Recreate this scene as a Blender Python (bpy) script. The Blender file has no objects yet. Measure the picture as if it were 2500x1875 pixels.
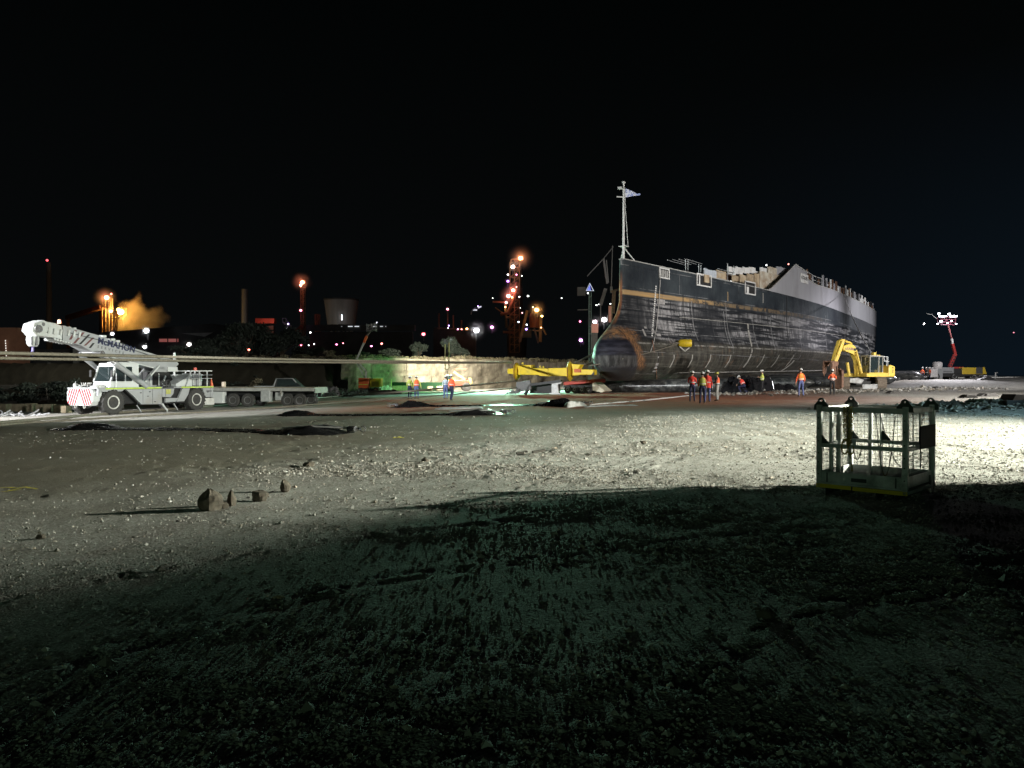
import bpy, math, random
import numpy as np
from mathutils import Vector, Matrix
random.seed(7)
rng = np.random.default_rng(11)
SC = bpy.context.scene
COL = SC.collection
R = math.radians
PI = math.pi

# ------------------------------------------------------------------ camera
EYE = 1.75
FOC = 1900.0          # focal length in pixels of the 2500 px wide photograph
HOR = 916.0
cam_d = bpy.data.cameras.new('camera')
cam = bpy.data.objects.new('camera', cam_d)
COL.objects.link(cam)
cam.location = (0, 0, EYE)
cam_d.sensor_width = 36.0
cam_d.lens = 36.0 * FOC / 2500.0
cam.rotation_euler = (R(90) - math.atan((937.5 - HOR) / FOC), 0, 0)
cam_d.clip_start = 0.05
cam_d.clip_end = 9000
SC.camera = cam

# ------------------------------------------------------------------ view
SC.view_settings.view_transform = 'Standard'
SC.view_settings.look = 'None'
SC.view_settings.exposure = 0.0
SC.view_settings.gamma = 1.0
SC.view_settings.use_curve_mapping = False
SC.cycles.max_bounces = 6
SC.cycles.volume_bounces = 0
SC.cycles.sample_clamp_indirect = 3.0
SC.cycles.volume_step_rate = 2.0

# ------------------------------------------------------------------ night sky
world = bpy.data.worlds.new('World')
SC.world = world
world.use_nodes = True
nt = world.node_tree
bg = nt.nodes['Background']
sky = nt.nodes.new('ShaderNodeTexSky')
sky.sky_type = 'NISHITA'
sky.sun_disc = False
sky.sun_elevation = R(-6)
sky.sun_rotation = R(200)
bg.inputs['Strength'].default_value = 0.004
nt.links.new(sky.outputs[0], bg.inputs['Color'])
bg2 = nt.nodes.new('ShaderNodeBackground')
geo = nt.nodes.new('ShaderNodeTexCoord')
sep = nt.nodes.new('ShaderNodeSeparateXYZ')
nt.links.new(geo.outputs['Generated'], sep.inputs[0])
rmp = nt.nodes.new('ShaderNodeValToRGB')
rmp.color_ramp.elements[0].position = 0.0
rmp.color_ramp.elements[0].color = (0.0026, 0.0031, 0.0034, 1)
rmp.color_ramp.elements[1].position = 0.42
rmp.color_ramp.elements[1].color = (0.0007, 0.0011, 0.0011, 1)
nt.links.new(sep.outputs['Z'], rmp.inputs[0])
# the sky glows a little bluer over the sea on the right
mp = nt.nodes.new('ShaderNodeMapRange')
mp.inputs['From Min'].default_value = 0.15
mp.inputs['From Max'].default_value = 0.62
nt.links.new(sep.outputs['X'], mp.inputs['Value'])
mz = nt.nodes.new('ShaderNodeMapRange')
mz.inputs['From Min'].default_value = 0.34
mz.inputs['From Max'].default_value = 0.0
nt.links.new(sep.outputs['Z'], mz.inputs['Value'])
mm = nt.nodes.new('ShaderNodeMath'); mm.operation = 'MULTIPLY'
nt.links.new(mp.outputs[0], mm.inputs[0]); nt.links.new(mz.outputs[0], mm.inputs[1])
mx = nt.nodes.new('ShaderNodeMixRGB')
mx.inputs['Color2'].default_value = (0.0035, 0.0075, 0.0125, 1)
nt.links.new(mm.outputs[0], mx.inputs['Fac']); nt.links.new(rmp.outputs[0], mx.inputs['Color1'])
nt.links.new(mx.outputs[0], bg2.inputs['Color'])
bg2.inputs['Strength'].default_value = 1.0
ad = nt.nodes.new('ShaderNodeAddShader')
nt.links.new(bg.outputs[0], ad.inputs[0]); nt.links.new(bg2.outputs[0], ad.inputs[1])
nt.links.new(ad.outputs[0], nt.nodes['World Output'].inputs['Surface'])

# moonlight: hardly any
sun_d = bpy.data.lights.new('moonlight', 'SUN')
sun_d.energy = 0.004; sun_d.angle = R(0.5); sun_d.color = (0.8, 1.0, 0.85)
sun = bpy.data.objects.new('moonlight', sun_d); COL.objects.link(sun)
sun.rotation_euler = (R(50), 0, R(-60))

# ------------------------------------------------------------------ floodlights (bare lamps without towers, partly inferred, partly added as fill)
# name: (kind, position, target, power W, colour, spot angle deg, blend, lamp radius)
LIGHTS = [
    ('gravel_flood',  (23.0, 13.55, 5.60), (5.0, 21.0, 0.0), 94000, (1.0, 1.0, 0.84), 88, 1.0, 0.15),
    ('gravel_flood2', (22.8, 13.42, 5.62), (-2.0, 22.0, 0.0), 9000, (0.78, 1.0, 0.80), 110, 0.9, 0.2),
    ('gravel_blue',   (26.0, 24.0, 4.5), (15.5, 27.0, 0.0), 6000, (0.50, 0.86, 1.0), 62, 0.9, 0.15),
    ('hull_flood',    (58.0, 44.0, 8.0), (34.0, 90.0, 8.0), 88000, (1.0, 0.97, 0.96), 90, 0.8, 0.25),
    ('added_bow_fill',   (-34.0, 40.0, 8.0), (15.0, 73.0, 7.5), 80000, (0.93, 1.0, 0.98), 34, 0.8, 0.4),  # unseen lamp put off-frame left to brighten the bow
    ('added_stern_fill',   (88.0, 108.0, 10.0), (62.0, 135.0, 7.0), 70000, (0.97, 0.96, 1.0), 60, 0.7, 0.4),  # unseen lamp added to brighten the stern plating
    ('added_apron_fill',   (34.0, 34.0, 6.5), (14.0, 58.0, 0.0), 40000, (1.0, 0.95, 0.88), 100, 0.9, 0.2),  # unseen lamp added so workers and red ground stand out
    ('crane_flood',   (-35.0, 31.0, 7.0), (-21.5, 41.5, 0.4), 44000, (1.0, 1.0, 1.0), 46, 0.5, 0.2),
    ('crane_side',    (-9.0, 24.0, 6.0), (-20.0, 45.0, 1.8), 9500, (0.97, 1.0, 0.96), 36, 0.7, 0.3),
    ('added_foreground_fill', (-9.0, -22.0, 2.8), (0.0, 8.0, 0.5), 1500, (0.56, 1.0, 0.62), 100, 0.9, 0.3),  # unseen lamp added behind the camera to lift foreground and cage
]
def world_light(name, kind, loc, target, power, color, angle=90, blend=0.5, rad=0.1, parent=None):
    d = bpy.data.lights.new(name, kind)
    d.energy = power; d.color = color; d.shadow_soft_size = rad
    if kind == 'SPOT':
        d.spot_size = R(angle); d.spot_blend = blend
    o = bpy.data.objects.new(name, d); COL.objects.link(o)
    o.location = loc
    if target is not None:
        o.rotation_euler = (Vector(target) - Vector(loc)).to_track_quat('-Z', 'Y').to_euler()
    if parent is not None:
        o.parent = parent
        o.location = Vector(loc) - parent.location
    return o
for (n_, l_, t_, p_, c_, a_, b_, r_) in LIGHTS:
    world_light(n_, 'SPOT', l_, t_, p_, c_, a_, b_, r_)

# ------------------------------------------------------------------ helpers
def P(px, py, D):
    "a point of the place, D metres out, from where it shows in the photograph"
    return Vector(((px - 1250) / FOC * D, D, EYE + (HOR - py) / FOC * D))
def smooth(t):
    t = np.clip(t, 0, 1); return t * t * (3 - 2 * t)
WALL = [(-400, 110), (-70, 104), (-40, 99), (-16, 95), (-6, 101), (0, 110), (6, 120), (15, 130), (30, 190), (60, 330), (70, 900)]
def wall_y(x):
    return np.interp(x, [w[0] for w in WALL], [w[1] for w in WALL])
def gz(x, y):
    x = np.asarray(x, float); y = np.asarray(y, float)
    base = 0.018 * np.clip(x, -60, 85)
    yw = wall_y(x)
    up = smooth((y - yw - 1.2) / 1.6) * (x < 68)
    plate = 3.3 - base + 0.6 * smooth((y - yw - 8) / 30)
    bank = smooth((-22 - x) / 14.0) * smooth((y - (60 + (x + 60) * 0.1)) / 30.0) * 1.1 * (1 - up)
    edge = smooth((y - 166 + 0.05 * x) / 14) * (x > 22) * smooth((x - 22) / 20)
    left = smooth((-x - 75) / 60) * smooth((y - 20) / 60) * 1.5
    return base + up * plate + bank - edge * (base + 3.0) * (1 - up) + left * (1 - up)
def g1(x, y):
    return float(gz(x, y))
def G(px, py, up=0.0):
    D = EYE / ((py - HOR) / FOC + 0.018 * (px - 1250) / FOC)
    x = (px - 1250) / FOC * D
    return Vector((x, D, 0.018 * x + up))
def on(x, y, up=0.0):
    return Vector((x, y, g1(x, y) + up))

MATS = {}
def N(nt, typ, **kw):
    n = nt.nodes.new(typ)
    for k, v in kw.items():
        if k in n.inputs: n.inputs[k].default_value = v
        else: setattr(n, k, v)
    return n
def mat(name, col, rough=0.6, metal=0.0, var=0.25, scale=6.0, bump=0.0, col2=None, dirt=0.0, dirtcol=(0.12, 0.085, 0.055), coat=0.0, stretch=None):
    if name in MATS: return MATS[name]
    m = bpy.data.materials.new(name); m.use_nodes = True
    nt = m.node_tree; b = nt.nodes['Principled BSDF']; L = nt.links.new
    tc = N(nt, 'ShaderNodeTexCoord'); src = tc.outputs['Object']
    if stretch:
        mpg = N(nt, 'ShaderNodeMapping'); mpg.inputs['Scale'].default_value = stretch
        L(src, mpg.inputs[0]); src = mpg.outputs[0]
    n1 = N(nt, 'ShaderNodeTexNoise', Scale=scale, Detail=5.0, Roughness=0.62); L(src, n1.inputs['Vector'])
    c = Vector(col)
    c2 = Vector(col2) if col2 else c * (1 - var)
    c1 = c if col2 else c * (1 + var * 0.5)
    mr = N(nt, 'ShaderNodeMapRange'); mr.inputs['From Min'].default_value = 0.34; mr.inputs['From Max'].default_value = 0.66
    L(n1.outputs['Fac'], mr.inputs['Value'])
    mx = N(nt, 'ShaderNodeMixRGB'); mx.inputs['Color1'].default_value = (*c1, 1); mx.inputs['Color2'].default_value = (*c2, 1)
    L(mr.outputs[0], mx.inputs['Fac']); out = mx.outputs[0]
    if dirt > 0:
        n2 = N(nt, 'ShaderNodeTexNoise', Scale=scale * 0.45, Detail=8.0, Roughness=0.75); L(src, n2.inputs['Vector'])
        m2 = N(nt, 'ShaderNodeMapRange'); m2.inputs['From Min'].default_value = 0.62 - dirt * 0.25; m2.inputs['From Max'].default_value = 0.70
        L(n2.outputs['Fac'], m2.inputs['Value'])
        x2 = N(nt, 'ShaderNodeMixRGB'); x2.inputs['Color2'].default_value = (*dirtcol, 1)
        ml = N(nt, 'ShaderNodeMath', operation='MULTIPLY'); ml.inputs[1].default_value = min(1, 0.5 + dirt * 0.5)
        L(m2.outputs[0], ml.inputs[0]); L(ml.outputs[0], x2.inputs['Fac']); L(out, x2.inputs['Color1']); out = x2.outputs[0]
    L(out, b.inputs['Base Color'])
    rr = N(nt, 'ShaderNodeMapRange'); rr.inputs['To Min'].default_value = max(0.02, rough - 0.12); rr.inputs['To Max'].default_value = min(1, rough + 0.12)
    L(n1.outputs['Fac'], rr.inputs['Value']); L(rr.outputs[0], b.inputs['Roughness'])
    b.inputs['Metallic'].default_value = metal
    if coat: b.inputs['Coat Weight'].default_value = coat
    if bump > 0:
        bp = N(nt, 'ShaderNodeBump', Strength=bump, Distance=0.03); L(n1.outputs['Fac'], bp.inputs['Height']); L(bp.outputs[0], b.inputs['Normal'])
    MATS[name] = m
    return m
def emat(name, col, strength):
    if name in MATS: return MATS[name]
    m = bpy.data.materials.new(name); m.use_nodes = True
    b = m.node_tree.nodes['Principled BSDF']
    b.inputs['Base Color'].default_value = (0.8, 0.8, 0.8, 1)
    b.inputs['Emission Color'].default_value = (*col, 1); b.inputs['Emission Strength'].default_value = strength
    MATS[name] = m; return m
def glassmat(name, col=(0.05, 0.07, 0.08), rough=0.05, alpha=0.55):
    if name in MATS: return MATS[name]
    m = bpy.data.materials.new(name); m.use_nodes = True
    b = m.node_tree.nodes['Principled BSDF']
    b.inputs['Base Color'].default_value = (*col, 1); b.inputs['Roughness'].default_value = rough
    b.inputs['Alpha'].default_value = alpha; b.inputs['Specular IOR Level'].default_value = 0.8
    MATS[name] = m; return m

def tag(o, label=None, cat=None, group=None, kind=None):
    if label: o['label'] = label
    if cat: o['category'] = cat
    if group: o['group'] = group
    if kind: o['kind'] = kind
    return o
def thing(name, label, cat, loc=(0, 0, 0), rz=0.0, group=None):
    o = bpy.data.objects.new(name, None); COL.objects.link(o)
    o.empty_display_size = 0.3
    o.location = loc; o.rotation_euler = (0, 0, rz)
    return tag(o, label, cat, group)

class MB:
    def __init__(self): self.v = []; self.f = []; self.m = []; self.mi = 0
    def add(self, vs, fs):
        k = len(self.v); self.v += [tuple(v) for v in vs]
        for f in fs: self.f.append(tuple(i + k for i in f)); self.m.append(self.mi)
        return self
    def box(self, c, s, rot=None):
        x, y, z = s[0] / 2, s[1] / 2, s[2] / 2
        vs = [Vector((a, b, d)) for d in (-z, z) for b in (-y, y) for a in (-x, x)]
        if rot is not None:
            M = rot if isinstance(rot, Matrix) else Matrix.Rotation(rot, 3, 'Z'); vs = [M @ v for v in vs]
        c = Vector(c)
        return self.add([v + c for v in vs], [(0, 2, 3, 1), (4, 5, 7, 6), (0, 1, 5, 4), (2, 6, 7, 3), (0, 4, 6, 2), (1, 3, 7, 5)])
    def bar(self, a, b, w, h=None, up=(0, 0, 1)):
        "box-section bar from a to b"
        a = Vector(a); b = Vector(b); h = h or w; d = b - a
        if d.length < 1e-6: return self
        d.normalize(); u = Vector(up)
        if abs(d.dot(u)) > 0.99: u = Vector((1, 0, 0))
        s = d.cross(u).normalized(); t = s.cross(d).normalized()
        vs = [p + s * i * w / 2 + t * j * h / 2 for p in (a, b) for i, j in ((-1, -1), (1, -1), (1, 1), (-1, 1))]
        return self.add(vs, [(0, 1, 2, 3), (7, 6, 5, 4), (0, 4, 5, 1), (1, 5, 6, 2), (2, 6, 7, 3), (3, 7, 4, 0)])
    def cyl(self, a, b, r0, r1=None, n=12, caps=True):
        a = Vector(a); b = Vector(b); r1 = r0 if r1 is None else r1; d = (b - a).normalized()
        u = Vector((0, 0, 1)) if abs(d.z) < 0.9 else Vector((1, 0, 0)); s = d.cross(u).normalized(); t = s.cross(d)
        vs = []
        for p, r in ((a, r0), (b, r1)):
            for i in range(n):
                an = 2 * PI * i / n; vs.append(p + (s * math.cos(an) + t * math.sin(an)) * r)
        fs = [(i, (i + 1) % n, n + (i + 1) % n, n + i) for i in range(n)]
        if caps: fs += [tuple(range(n))[::-1], tuple(range(n, 2 * n))]
        return self.add(vs, fs)
    def tube(self, pts, r, n=6, closed=False):
        pts = [Vector(p) for p in pts]; m = len(pts); rs = r if isinstance(r, (list, tuple)) else [r] * m
        vs = []; prev = None
        for i, p in enumerate(pts):
            if closed: d = pts[(i + 1) % m] - pts[i - 1]
            else: d = pts[min(i + 1, m - 1)] - pts[max(i - 1, 0)]
            d = d.normalized() if d.length > 1e-9 else Vector((0, 0, 1))
            if prev is None:
                u = Vector((0, 0, 1)) if abs(d.z) < 0.9 else Vector((1, 0, 0)); s = d.cross(u).normalized()
            else: s = (prev - d * prev.dot(d)).normalized()
            prev = s; t = s.cross(d)
            for k in range(n):
                an = 2 * PI * k / n; vs.append(p + (s * math.cos(an) + t * math.sin(an)) * rs[i])
        fs = []
        for i in range(m if closed else m - 1):
            a = i * n; b = ((i + 1) % m) * n
            fs += [(a + k, a + (k + 1) % n, b + (k + 1) % n, b + k) for k in range(n)]
        if not closed: fs += [tuple(range(n))[::-1], tuple(range((m - 1) * n, m * n))]
        return self.add(vs, fs)
    def prism(self, outline, y0, y1, axes='xz'):
        "2-D outline extruded between y0 and y1 along the third axis"
        def mk(p, w):
            return {'xz': (p[0], w, p[1]), 'xy': (p[0], p[1], w), 'yz': (w, p[0], p[1])}[axes]
        n = len(outline)
        vs = [mk(p, y0) for p in outline] + [mk(p, y1) for p in outline]
        fs = [(i, (i + 1) % n, n + (i + 1) % n, n + i) for i in range(n)] + [tuple(range(n))[::-1], tuple(range(n, 2 * n))]
        return self.add(vs, fs)
    def lathe(self, prof, c=(0, 0, 0), axis='z', n=16, sq=(1, 1)):
        c = Vector(c); vs = []
        for (r, h) in prof:
            for k in range(n):
                a = 2 * PI * k / n; x, y = r * math.cos(a) * sq[0], r * math.sin(a) * sq[1]
                vs.append(c + Vector({'z': (x, y, h), 'y': (x, h, y), 'x': (h, x, y)}[axis]))
        fs = []
        for i in range(len(prof) - 1):
            fs += [(i * n + k, i * n + (k + 1) % n, (i + 1) * n + (k + 1) % n, (i + 1) * n + k) for k in range(n)]
        return self.add(vs, fs + [tuple(range(n))[::-1], tuple(range((len(prof) - 1) * n, len(prof) * n))])
    def ball(self, c, r, n=8, s=(1, 1, 1), jit=0.0):
        prof = [(max(1e-3, math.sin(PI * i / n)), -math.cos(PI * i / n)) for i in range(n + 1)]
        c = Vector(c); m = n * 2 - 2; vs = []
        for (a, h) in prof:
            for k in range(m):
                an = 2 * PI * k / m; q = 1 + random.uniform(-jit, jit)
                vs.append(c + Vector((a * math.cos(an) * s[0], a * math.sin(an) * s[1], h * s[2])) * r * q)
        fs = []
        for i in range(n): fs += [(i * m + k, i * m + (k + 1) % m, (i + 1) * m + (k + 1) % m, (i + 1) * m + k) for k in range(m)]
        return self.add(vs, fs + [tuple(range(m))[::-1], tuple(range(n * m, (n + 1) * m))])
    def build(self, name, mats, parent=None, origin=None, smooth_=False, bevel=0.0, loc=None, rz=None):
        me = bpy.data.meshes.new(name)
        vs = self.v
        if origin is not None:
            o_ = Vector(origin); vs = [tuple(Vector(v) - o_) for v in vs]
        me.from_pydata(vs, [], self.f)
        if not isinstance(mats, (list, tuple)): mats = [mats]
        for m in mats: me.materials.append(m)
        if len(mats) > 1: me.polygons.foreach_set('material_index', self.m)
        if smooth_: me.polygons.foreach_set('use_smooth', [True] * len(self.f))
        me.update()
        o = bpy.data.objects.new(name, me); COL.objects.link(o)
        if smooth_ == 'auto':
            try: me.set_sharp_from_angle(angle=R(40))
            except Exception: pass
        if bevel:
            md = o.modifiers.new('bevel', 'BEVEL'); md.width = bevel; md.segments = 2; md.limit_method = 'ANGLE'
        if parent is not None: o.parent = parent
        if loc is not None: o.location = loc
        if rz is not None: o.rotation_euler = (0, 0, rz)
        return o
def np_mesh(name, V, F, mats, parent=None, smooth_=False, mi=None):
    me = bpy.data.meshes.new(name)
    V = np.asarray(V, np.float32); F = np.asarray(F, np.int32); k = F.shape[1]
    me.vertices.add(len(V)); me.vertices.foreach_set('co', V.ravel())
    me.loops.add(F.size); me.loops.foreach_set('vertex_index', F.ravel())
    me.polygons.add(len(F)); me.polygons.foreach_set('loop_start', np.arange(0, F.size, k, dtype=np.int32))
    try: me.polygons.foreach_set('loop_total', np.full(len(F), k, np.int32))
    except Exception: pass
    for m in (mats if isinstance(mats, (list, tuple)) else [mats]): me.materials.append(m)
    if mi is not None: me.polygons.foreach_set('material_index', np.asarray(mi, np.int32))
    me.polygons.foreach_set('use_smooth', np.full(len(F), bool(smooth_)))
    me.update(calc_edges=True); me.validate()
    o = bpy.data.objects.new(name, me); COL.objects.link(o)
    if parent is not None: o.parent = parent
    return o
def copy_tree(o, parent=None):
    c = o.copy(); COL.objects.link(c)
    if parent is not None: c.parent = parent
    for ch in o.children: copy_tree(ch, c)
    return c
def text_part(name, s, size, m, parent, M, ext=0.004, off=0.0, spacing=1.0):
    cu = bpy.data.curves.new(name, 'FONT'); cu.body = s; cu.size = size; cu.extrude = ext; cu.offset = off
    cu.space_character = spacing; cu.resolution_u = 3; cu.materials.append(m)
    t = bpy.data.objects.new(name, cu); COL.objects.link(t)
    dg = bpy.context.evaluated_depsgraph_get(); dg.update()
    me = bpy.data.meshes.new_from_object(t.evaluated_get(dg)); bpy.data.objects.remove(t)
    o = bpy.data.objects.new(name, me); COL.objects.link(o); o.parent = parent; o.matrix_local = M
    return o
def basis(loc, ex, ey):
    ex = Vector(ex).normalized(); ey = Vector(ey); ey = (ey - ex * ey.dot(ex)).normalized(); ez = ex.cross(ey)
    M = Matrix((ex, ey, ez)).transposed().to_4x4(); M.translation = Vector(loc); return M

# numpy value noise
def _h(ix, iy, s):
    n = (ix.astype(np.int64) * 374761393 + iy.astype(np.int64) * 668265263 + s * 1274126177) & 0x7fffffff
    n = (n ^ (n >> 13)) * 1274126177 & 0x7fffffff
    return ((n ^ (n >> 16)) & 0xffff) / 65535.0
def vnoise(x, y, s=0):
    ix = np.floor(x); iy = np.floor(y); fx = x - ix; fy = y - iy
    fx = fx * fx * (3 - 2 * fx); fy = fy * fy * (3 - 2 * fy)
    a = _h(ix, iy, s); b = _h(ix + 1, iy, s); c = _h(ix, iy + 1, s); d = _h(ix + 1, iy + 1, s)
    return (a * (1 - fx) + b * fx) * (1 - fy) + (c * (1 - fx) + d * fx) * fy
def fbm(x, y, o=4, s=0):
    r = 0; a = 0.5; t = 0
    for i in range(o):
        r = r + a * vnoise(x * 2 ** i + 17.3 * i, y * 2 ** i - 9.1 * i, s + i); t += a; a *= 0.5
    return r / t
# ================================================================== GROUND
# wheel ruts as ways over the gravel (x, y)
RUTS = [[(-2.4, 13.5), (-0.9, 18.0), (1.3, 25.4), (5.5, 33)], [(-0.6, 13.0), (0.9, 17.6), (3.1, 25.0), (7.4, 32)],
        [(0.1, 11.8), (1.1, 13.6), (2.1, 15.6), (3.6, 18.4)], [(1.3, 12.2), (2.4, 14.2), (3.9, 17.0)],
        [(-9.0, 10.0), (-6.0, 13.5), (-1.5, 16.8), (4.0, 19.5), (10, 21)], [(-10.0, 12.0), (-6.5, 15.4), (-2.0, 18.6), (3.5, 21.6), (10, 24)],
        [(-12.0, 20.0), (-8.0, 21.2), (-3.0, 22.6), (3.0, 24.5)], [(-13, 17.5), (-8.5, 18.5), (-3.5, 19.7), (1, 21)],
        [(-3.5, 3.0), (-2.6, 5.0), (-1.2, 6.6), (1.2, 8.0), (4, 8.8)], [(-5.2, 4.0), (-4.0, 6.4), (-2.2, 8.2), (0.5, 9.6)],
        [(0.8, 4.0), (1.6, 5.2), (2.6, 5.9), (3.7, 6.2)], [(-30, 44), (-12, 41), (4, 44), (12, 50)], [(-30, 40), (-10, 37), (6, 41), (14, 47)]]
def rut_field(x, y):
    best = np.full(x.shape, 9.0); along = np.zeros(x.shape)
    for k, p in enumerate(RUTS):
        pts = np.array(p, float)
        acc = k * 13.7
        for i in range(len(pts) - 1):
            a = pts[i]; d = pts[i + 1] - a; L = np.hypot(*d)
            t = np.clip(((x - a[0]) * d[0] + (y - a[1]) * d[1]) / (L * L), 0, 1)
            q = np.hypot(x - a[0] - t * d[0], y - a[1] - t * d[1])
            m = q < best
            along = np.where(m, acc + t * L, along); best = np.where(m, q, best); acc += L
    return best, along
def rough_mask(x, y):
    "1 where the gravel is loose, 0 where wheels have pressed it flat"
    u = x * 0.90 - y * 0.35; v = x * 0.35 + y * 0.90
    n = fbm(u * 0.10 + 3, v * 0.55, 4, 5)
    return smooth((n - 0.36) / 0.26)
def ground_detail(x, y):
    d = np.hypot(x, y)
    near = np.clip(1.2 - d / 90.0, 0.1, 1)
    rm = rough_mask(x, y)
    h = (fbm(x * 0.35, y * 0.35, 3, 21) - 0.5) * 0.10
    h += (fbm(x * 1.6, y * 1.6, 3, 31) - 0.5) * 0.055 * (0.35 + rm)
    h += (fbm(x * 7.0, y * 7.0, 3, 41) - 0.5) * 0.024 * (0.25 + rm)
    h += (fbm(x * 22.0, y * 22.0, 2, 51) - 0.5) * 0.009 * (0.25 + rm)
    q, al = rut_field(x, y)
    r = np.exp(-(q / 0.15) ** 2)
    lug = (vnoise(al * 5.5, q * 9, 3) > 0.5) * 0.034
    h += r * (-0.012 + lug) * (0.3 + fbm(al * 0.5, q * 0, 2, 8)) + 0.012 * np.exp(-((q - 0.26) / 0.10) ** 2) * fbm(al * 2.2, q * 5, 3, 9)
    # the long low bank of pushed gravel on the right and the heap line by the excavator
    b = np.exp(-((y - (30.5 + 0.05 * x + 1.2 * np.sin(x * 0.5))) / 1.6) ** 2) * smooth((x - 13) / 6)
    h += b * (0.34 + 0.5 * (fbm(x * 1.2, y * 1.2, 3, 61) - 0.4))
    e = np.exp(-((y - (61 + 0.12 * (x - 25))) / 2.6) ** 2) * smooth((x - 15) / 5) * (1 - smooth((x - 36) / 8))
    h += e * (fbm(x * 0.9, y * 0.9, 4, 71) - 0.38) * 1.0
    k = np.exp(-((y - (96 + 0.1 * x)) / 9.0) ** 2) * smooth((x - 42) / 15)
    h += k * (fbm(x * 0.25, y * 0.25, 3, 77) - 0.4) * 0.9
    bank = smooth((-20 - x) / 12.0) * smooth((y - 56) / 14) * (1 - smooth((y - wall_y(x)) / 4))
    h += bank * (fbm(x * 0.16, y * 0.16, 4, 81) - 0.45) * 2.6
    h += (fbm(x * 0.02, y * 0.02, 3, 91) - 0.5) * 6.0 * smooth((y - 230) / 400) * (x < 60)
    return h * np.where(d < 90, near, 1.0) + np.where(d > 120, 0.05, 0)
def build_ground():
    front = np.linspace(R(42), R(138), 600)
    side = np.linspace(R(138), R(402), 46)[1:-1]
    ang = np.concatenate([front, side])
    rad = np.concatenate([[0.25, 0.8, 1.6], np.geomspace(2.4, 45, 380), np.geomspace(45.3, 240, 170), np.geomspace(250, 6000, 40)])
    A, Rr = np.meshgrid(ang, rad)
    X = Rr * np.cos(A); Y = Rr * np.sin(A)
    Z = gz(X, Y) + ground_detail(X, Y)
    nA, nR = len(ang), len(rad)
    V = np.stack([X, Y, Z], -1).reshape(-1, 3)
    i = np.arange(nR - 1)[:, None] * nA; j = np.arange(nA)[None, :]; j2 = (j + 1) % nA
    F = np.stack([i + j, i + j2, i + nA + j2, i + nA + j], -1).reshape(-1, 4)[:, ::-1]
    V = np.concatenate([V, [[0, 0, 0]]])
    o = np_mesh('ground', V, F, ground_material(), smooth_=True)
    tag(o, kind='structure')
    return o
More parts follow.
